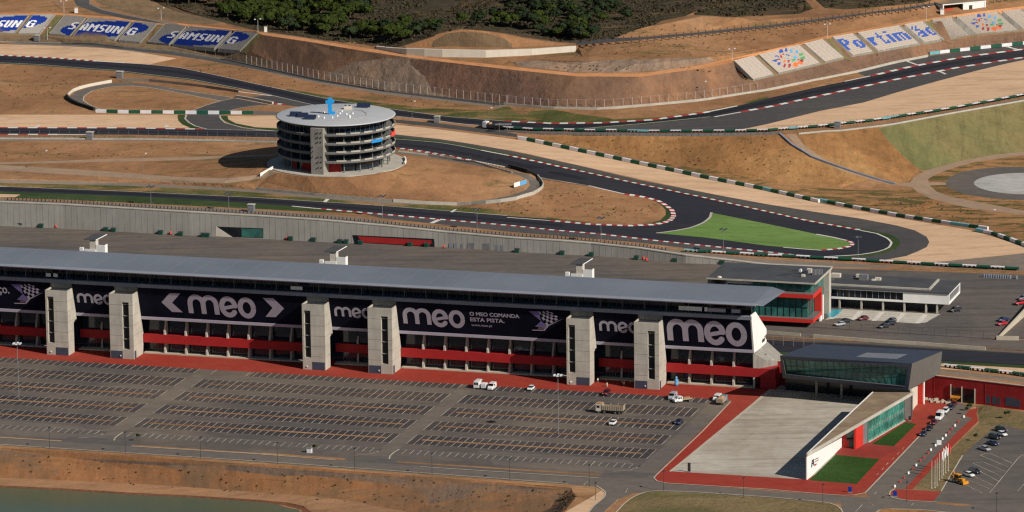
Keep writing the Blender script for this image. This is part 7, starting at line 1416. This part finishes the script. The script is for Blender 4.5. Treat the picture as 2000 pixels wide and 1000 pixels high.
# flagpoles
FP = [(1819.8, 953.8, 0), (1826, 952.7, 0), (1830, 948, 0), (1834.5, 938, 0), (1839.6, 934, 'w'), (1842.7, 928, 'w'), (1847, 924, 'w'), (1852, 919.7, 'r')]
for i, (px, py, fl) in enumerate(FP):
    p = W(px, py, 0); t = thing('flagpole', f"white flagpole {'without flag' if fl == 0 else 'with red flag' if fl == 'r' else 'with white flag'}, {place_word(i, 8)} of the row", 'flagpole', tuple(p), 0, 'flagpoles on the dry lawn'); h = 8.8
    m = MB(); m.tube((0, 0, 0), (0, 0, h), 0.065, 0.045, 6); m.build('pole', 'white_wall', t); m = MB(); m.lathe([(0.3, 0), (0.3, 0.12), (0, 0.14)], 8); m.build('foot', 'concrete', t)
    if fl:
        m = MB(); n = 6
        for k in range(n):
            a, b = k/n, (k+1)/n; ya, yb = 0.12*math.sin(a*7), 0.12*math.sin(b*7); m.quad((0.06+a*0.75, ya, h-0.2-a*0.7), (0.06+b*0.75, yb, h-0.2-b*0.7), (0.06+b*0.6, yb, h-2.6-b*0.7), (0.06+a*0.6, ya, h-2.9-a*0.4)); m.quad((0.06+a*0.6, ya+.02, h-2.9-a*0.4), (0.06+b*0.6, yb+.02, h-2.6-b*0.7), (0.06+b*0.75, yb+.02, h-0.2-b*0.7), (0.06+a*0.75, ya+.02, h-0.2-a*0.7))
        m.build('flag', 'coral' if fl == 'r' else 'white_wall', t)
# totems and signs
for px, py, w, h, mt, lab, nm in ((1346, 922, 0.45, 3.0, 'dark_metal', 'thin black totem on the near edge of the concrete plaza', 'totem'), (1660, 962, 0.6, 1.8, 'seat_blue', 'blue poster stand on the red path corner below the wedge lawn', 'poster_stand'), (1748, 970, 0.6, 1.8, 'seat_blue', 'blue poster stand on the red island by the street mouth', 'poster_stand'), (1847, 782, 0.9, 6.3, 'seat_blue', 'tall blue totem against the red retaining wall', 'totem'), (1777, 822, 0.4, 1.6, 'dark_metal', 'small black bin at the far corner of the upper lawn', 'litter_bin')):
    t = thing(nm, lab, nm.replace('_', ' '), tuple(W(px, py, 0)), UVROT); m = MB(); m.box(-w, w, -0.15, 0.15, 0.25, h); m.build('panel', mt, t); m = MB(); m.box(-w*1.1, w*1.1, -0.35, 0.35, 0, 0.25); m.build('base', 'concrete_dark', t)
t = thing('utility_box', 'small white service box on the near car park island', 'box', tuple(W(604.5, 884, 0)), UVROT); m = MB(); m.box(-0.8, 0.8, -0.5, 0.5, 0, 1.5); m.build('case', 'barrier_white', t); m = MB(); m.box(-0.9, 0.9, -0.6, 0.6, 1.5, 1.6); m.build('lid', 'steel', t)
t = thing('blue_statue', 'pale blue inflatable figure on the red paving beside the grandstand doors', 'inflatable', tuple(W(1321, 753.5, 0))); t.scale = (0.8, 0.8, 0.85); m = MB(); m.lathe([(0.3, 0), (0.8, 0.3), (0.9, 1.2), (0.5, 1.7), (0.75, 2.1), (0.6, 2.6), (0.35, 2.9), (0.55, 3.3), (0.3, 3.8), (0, 3.9)], 10); m.build('body', 'seat_sky', t, True); m = MB(); m.tube((-0.6, 0, 1.5), (-1.3, -0.2, 1.9), 0.25, 0.2, 6); m.tube((0.6, 0, 1.6), (1.0, -0.2, 2.4), 0.22, 0.18, 6); m.build('arm', 'letter_lilac', t)
# ramp wall at the right edge of the paddock
t = thing('ramp_wall', 'pale concrete ramp wall at the right edge of the paddock', 'wall'); a, b, c_ = W(1946, 664, 8), W(1990, 665, 8), W(2030, 590, 8); m = MB()
m.prism([tuple(a[:2]), tuple(b[:2]), (b[0], b[1]+0.5), (a[0], a[1]+0.5)], 7.9, 9.4); m.prism([(a[0]+0.3, a[1]+0.5), (a[0]+0.8, a[1]+0.5), (c_[0]+0.5, c_[1]), (c_[0], c_[1])], 7.9, [8.9, 8.9, 11.5, 11.5]); m.build('wall_body', 'kerb_stone', t)
# stack of tyres in rows behind the hospitality block
TS = [(1922+4.6*i, 541.5+0.25*i) for i in range(12)] + [(1985, 545)]
ts0 = None
for i, (px, py) in enumerate(TS):
    p = tuple(W(px, py, 8.0))
    if ts0 is None: ts0 = thing('tyre_stack', 'grey wrapped tyre stack in the line behind the hospitality block', 'tyre stack', p, 0, 'wrapped tyre stacks behind the hospitality block'); m = MB(); m.lathe([(0, 0), (0.42, 0.0), (0.46, 0.6), (0.44, 1.25), (0, 1.3)], 8); m.build('tyres', 'beam_grey', ts0)
    else: dup(ts0, p, 0, 'grey wrapped tyre stack in the line behind the hospitality block')
# rubble by the tunnel
t = thing('rubble_heap', 'low heap of pale building rubble at the foot of the red wall', 'rubble'); m = MB()
for i in range(60):
    px = rng.uniform(1806, 1856); p = W(px, 779+(px-1806)*0.13+rng.uniform(-0.5, 5), 0); s = rng.uniform(0.12, 0.45); m.box(p[0]-s, p[0]+s, p[1]-s, p[1]+s, 0, s*rng.uniform(0.6, 1.8))
o = m.build('rubble', 'kerb_stone', t)
t = thing('orange_lift', 'small orange site lift beside the tunnel gate', 'lift', tuple(W(1866, 786, 0)), UVROT); m = MB(); m.box(-1.6, 1.6, -0.8, 0.8, 1.6, 2.2); m.build('platform', 'orange_plastic', t); m = MB()
for a, b in ((-1.4, -.7), (1.4, -.7), (-1.4, .7), (1.4, .7)): m.tube((a, b, 0), (-a, b, 1.6), 0.07, n=4)
m.build('scissor_leg', 'orange_plastic', t); wheel4(t, (-1.2, 1.2), (-0.6, 0.6), 0.3)
# ---------------------------------------------------------------- people
def person(px, py, z, label, shirt, trouser, rot=0.0, step=0.15):
    h = [(0, 0, 0.95), (0, 0, 1.2), (0, 0, 1.42), (0, 0, 1.52), (0, 0, 1.66), (-0.19, 0, 1.4), (-0.25, 0.02, 1.12), (-0.25, -0.08, 0.86), (0.19, 0, 1.4), (0.25, -0.02, 1.12), (0.25, -0.1, 0.86), (-0.09, 0, 0.9), (-0.1, step, 0.48), (-0.1, step*1.3, 0.08), (0.09, 0, 0.9), (0.1, -step, 0.48), (0.1, -step*1.3, 0.08), (-0.1, step*1.3-0.14, 0.04), (0.1, -step*1.3-0.14, 0.04)]
    e = [(0, 1), (1, 2), (2, 3), (3, 4), (2, 5), (5, 6), (6, 7), (2, 8), (8, 9), (9, 10), (0, 11), (11, 12), (12, 13), (0, 14), (14, 15), (15, 16), (13, 17), (16, 18)]
    r = [.15, .14, .15, .06, .1, .07, .05, .04, .07, .05, .04, .1, .07, .05, .1, .07, .05, .04, .04]
    me = bpy.data.meshes.new('person'); me.from_pydata(h, e, []); o = bpy.data.objects.new('person', me); C.objects.link(o); sk = o.modifiers.new('skin', 'SKIN')
    for i, rr in enumerate(r): me.skin_vertices[0].data[i].radius = (rr, rr)
    me.skin_vertices[0].data[0].use_root = True
    o.modifiers.new('sub', 'SUBSURF').levels = 1
    me.materials.append(MATS['skin']); o.location = tuple(W(px, py, z)); o.rotation_euler = (0, 0, rot); tag(o, label, 'person', 'people on the red paving')
    m = MB(); m.lathe([(0.18, 0.92), (0.19, 1.1), (0.2, 1.38), (0.1, 1.47)], 10); m.v = [(x*1.15, y*0.85, z_) for x, y, z_ in m.v]; m.build('shirt', shirt, o)
    m = MB()
    for s in (1, -1): m.tube((-0.1*s, 0, 0.95), (-0.1*s, step*s, 0.48), 0.12, 0.09, 8); m.tube((-0.1*s, step*s, 0.48), (-0.1*s, step*1.3*s, 0.1), 0.09, 0.07, 8)
    m.build('trousers', trouser, o); m = MB(); m.lathe([(0.0, 1.8), (0.09, 1.77), (0.115, 1.68), (0.1, 1.62)], 8, 0, 0.02); m.build('hair', 'bark', o); return o
person(1185.5, 756, 0, 'person in a pale shirt standing on the sunny red paving', 'cream_wall', 'cream_wall', 0.3); person(1216, 753, 0, 'person in a white shirt by the shaded glass doors between towers', 'white_wall', 'dark_metal', 1.0); person(1231, 752, 0, 'person in a grey shirt right of the one in white at the doors', 'steel', 'dark_metal', 2.0); person(1167.5, 747.5, 0, 'person in light clothes beside the third pale stair tower', 'barrier_white', 'steel', 0.5); person(1114, 752.5, 0, 'person in white in front of the fifth stair tower lamp', 'white_wall', 'steel', 1.5); person(1219, 755, 0, 'person in dark clothes sitting out on the red paving', 'dark_metal', 'dark_metal', 1.2)

# ---------------------------------------------------------------- pines, shrubs and scrub
def crown_mesh(name, mat, seed, R=3.6, H=3.0, n=420, flat_=0.6, leaf=0.55):
    rg = np.random.default_rng(seed); m = MB(); lobes = [(rg.uniform(-0.55, 0.55)*R, rg.uniform(-0.55, 0.55)*R, rg.uniform(-0.25, 0.35)*H, rg.uniform(0.42, 0.66)*R) for _ in range(8)] + [(0, 0, 0, R*0.7)]
    for i in range(n):
        lx, ly, lz, lr = lobes[rg.integers(len(lobes))]; d = rg.normal(size=3); d /= np.linalg.norm(d)
        if d[2] < -0.35: d[2] *= -0.4
        rr = lr*rg.uniform(0.78, 1.05); c = np.array([lx+d[0]*rr, ly+d[1]*rr, lz+d[2]*rr*flat_]); a = np.cross(d, rg.normal(size=3)); a /= np.linalg.norm(a)+1e-9; b = np.cross(d, a); s = leaf*rg.uniform(0.6, 1.4)
        a2 = a*s+d*rg.uniform(-0.3, 0.3)*s; b2 = b*s+d*rg.uniform(-0.3, 0.3)*s
        m.add([c-a2-b2*0.6, c+a2-b2*0.5, c+a2*0.5+b2, c-a2*0.7+b2*0.8], [(0, 1, 2, 3)])
    for lx, ly, lz, lr in lobes:
        prof = [(0.01, -0.6), (0.6, -0.45), (0.82, 0.0), (0.6, 0.5), (0.01, 0.7)]; o = MB().lathe([(r_*lr*0.82, z_*lr*0.75*flat_+lz) for r_, z_ in prof], 7, lx, ly); m.add(o.v, o.f)
    me = bpy.data.meshes.new(name); me.from_pydata(m.v, [], m.f); me.materials.append(MATS[mat]); me.update(); return me
CM = [crown_mesh('pine_crown', 'pine_green', 10+i) for i in range(4)] + [crown_mesh('pine_crown', 'pine_dark', 30+i) for i in range(3)]
def trunk_mesh():
    m = MB(); m.tube((0, 0, -1.2), (0.15, 0.1, 2.6), 0.28, 0.18, 6)
    for a in (0.3, 2.2, 4.3): m.tube((0.1, 0.08, 1.9), (math.cos(a)*1.6, math.sin(a)*1.6, 3.4), 0.13, 0.06, 5)
    me = bpy.data.meshes.new('trunk'); me.from_pydata(m.v, [], m.f); me.materials.append(MATS['bark']); return me
TMesh = trunk_mesh()
PINES = []
def scatter(poly, n, dmin, sc=(0.8, 1.25), dark=0.3):
    P = np.array(poly); k = 0; tries = 0; got = []
    while k < n and tries < n*60:
        tries += 1; x = rng.uniform(P[:, 0].min(), P[:, 0].max()); y = rng.uniform(P[:, 1].min(), P[:, 1].max())
        if not inside(P, np.array([[x, y]]))[0]: continue
        if any(abs(x-a)/dmin+abs(y-b)/(dmin*0.42) < 1 for a, b in got): continue
        got.append((x, y)); k += 1; PINES.append((x, y, rng.uniform(*sc), rng.random() < dark))
scatter([(335, -5), (350, 8), (400, 20), (440, 32), (500, 45), (560, 55), (640, 68), (700, 76), (780, 84), (790, 70), (740, 40), (700, 20), (640, 2), (600, -10), (340, -12)], 85, 13, (0.85, 1.3), 0.15)
scatter([(440, 40), (500, 52), (560, 62), (640, 78), (700, 82), (600, 55), (500, 35), (440, 22)], 16, 16, (0.85, 1.2), 0.5)
scatter([(640, -10), (720, -10), (716, 30), (680, 35), (640, 20)], 8, 18, (1.0, 1.4), 0.1); scatter([(700, 60), (790, 86), (850, 66), (905, 54), (1000, 58), (1080, 76), (1135, 82), (1180, 76), (1180, 40), (1120, 45), (1040, 40), (960, 40), (860, 50), (800, 55)], 48, 12, (0.7, 1.1), 0.4)
scatter([(940, -10), (1240, -10), (1230, 40), (1180, 50), (1000, 30)], 60, 13, (0.55, 0.95), 0.97); scatter([(300, -10), (345, -10), (360, 10), (330, 8)], 4, 16, (0.8, 1.0), 0.5)
rootP = None
PINES.sort(key=lambda p: p[0])
for i, (px, py, s, dk) in enumerate(PINES):
    p = hit(px, py); lab = f"{'dark' if dk else 'bright green'} rounded stone pine in the wood behind the crest"
    t = thing('pine_tree', lab, 'tree', p, rng.uniform(0, 6.28), 'dark stone pines in the wood behind the crest' if dk else 'bright stone pines in the wood behind the crest'); t.scale = (s, s, s*rng.uniform(0.85, 1.1))
    c = bpy.data.objects.new('crown', CM[4+rng.integers(3) if dk else rng.integers(4)]); C.objects.link(c); c.parent = t; c.location = (0, 0, 3.9)
    k = bpy.data.objects.new('trunk', TMesh); C.objects.link(k); k.parent = t
# scrub on the hillside: one mass of low bushes
m = MB()
def tuft(p, s, n=7):
    for _ in range(n):
        d = rng.normal(size=3); d /= np.linalg.norm(d); d[2] = abs(d[2]); a = np.cross(d, rng.normal(size=3)); a /= np.linalg.norm(a); b = np.cross(d, a); c = np.array(p)+d*s*rng.uniform(0.4, 0.9); q = s*rng.uniform(0.25, 0.5)
        m.add([c-a*q-b*q*0.6, c+a*q-b*q*0.5, c+a*q*0.5+b*q, c-a*q*0.7+b*q*0.8], [(0, 1, 2, 3)])
def scrub(poly, n, smin, smax):
    P = np.array(poly); k = 0
    while k < n:
        x = rng.uniform(P[:, 0].min(), P[:, 0].max()); y = rng.uniform(P[:, 1].min(), P[:, 1].max())
        if inside(P, np.array([[x, y]]))[0]:
            k += 1; h = hit(x, y)
            if nz(h[0], h[1], 0.05, 9.0) > -0.28: tuft(h, rng.uniform(smin, smax))
scrub([(290, -20), (300, 0), (390, 30), (500, 58), (640, 80), (760, 92), (850, 68), (905, 55), (1000, 66), (1120, 85), (1200, 76), (1290, 42), (1360, 20), (1420, -20)], 7500, 0.5, 1.15)
scrub([(1355, 29), (1385, 10), (1415, -25), (1540, -25), (1585, 18), (1560, 27), (1430, 33)], 500, 0.7, 1.3); scrub([(1590, -25), (1612, 16), (1740, 11), (1800, 5), (1835, -6), (1835, -30)], 400, 0.7, 1.3)
o = m.build('scrub_vegetation', 'scrub_leaf'); o['kind'] = 'stuff'
m = MB()
for poly, n in (([(1430, 150), (1340, 135), (1150, 125), (1050, 130), (1200, 142), (1350, 128)], 60), ([(1170, 98), (1300, 88), (1500, 64), (1700, 38), (1400, 100)], 50), ([(1, 885), (500, 915), (1000, 950), (1110, 960), (1085, 1000), (900, 1000), (600, 975), (300, 950), (1, 930)], 150), ([(1090, 955), (1128, 965), (1105, 1000), (1080, 1000)], 32), ([(1190, 70), (1300, 50), (1400, 45), (1350, 60)], 20), ([(0, 128), (220, 142), (130, 180), (0, 215)], 70), ([(350, 140), (500, 185), (900, 225), (980, 205), (700, 175), (450, 122)], 90), ([(0, 282), (420, 286), (430, 300), (0, 312)], 50), ([(1010, 345), (1150, 370), (1290, 405), (1250, 432), (1060, 420), (900, 408), (1050, 385)], 120), ([(1050, 275), (1500, 268), (1620, 345), (1540, 360), (1250, 310)], 120), ([(1740, 380), (1830, 395), (1950, 425), (1900, 440), (1700, 400)], 90), ([(1140, 95), (1420, 75), (1400, 108), (1200, 112)], 60)):
    P = np.array(poly); k = 0
    while k < n:
        x = rng.uniform(P[:, 0].min(), P[:, 0].max()); y = rng.uniform(P[:, 1].min(), P[:, 1].max())
        if inside(P, np.array([[x, y]]))[0]: k += 1; tuft(hit(x, y), rng.uniform(0.2, 0.6) if n != 32 else rng.uniform(0.5, 1.0), 6)
o = m.build('shrub_vegetation', 'scrub_leaf'); o['kind'] = 'stuff'
# young street trees
for i, (px, py, lab) in enumerate(((614.5, 883, 'small sapling beside the white service box'), (1893, 803, 'small bushy tree at the street end, nearer the tunnel gate'), (1889, 810, 'small bushy tree at the street end, nearer the camera'), (270, 862, 'small sapling on the left car park island'), (1964, 818, 'bare young tree on the bank above the right car park, left one'), (1970, 817, 'bare young tree on the bank above the right car park, right one'), (1905, 862, 'thin young tree on the dry lawn'))):
    p = hit(px, py); t = thing('young_tree', lab, 'tree', p, rng.uniform(0, 6), 'young trees'); s = 0.28 if i != 1 else 0.36; c = bpy.data.objects.new('crown', CM[i % 7]); C.objects.link(c); c.parent = t; c.scale = (s*0.7, s*0.7, s); c.location = (0, 0, 2.0)
    m = MB(); m.tube((0, 0, 0), (0, 0, 2.1), 0.06, 0.04, 5); m.build('trunk', 'bark', t)
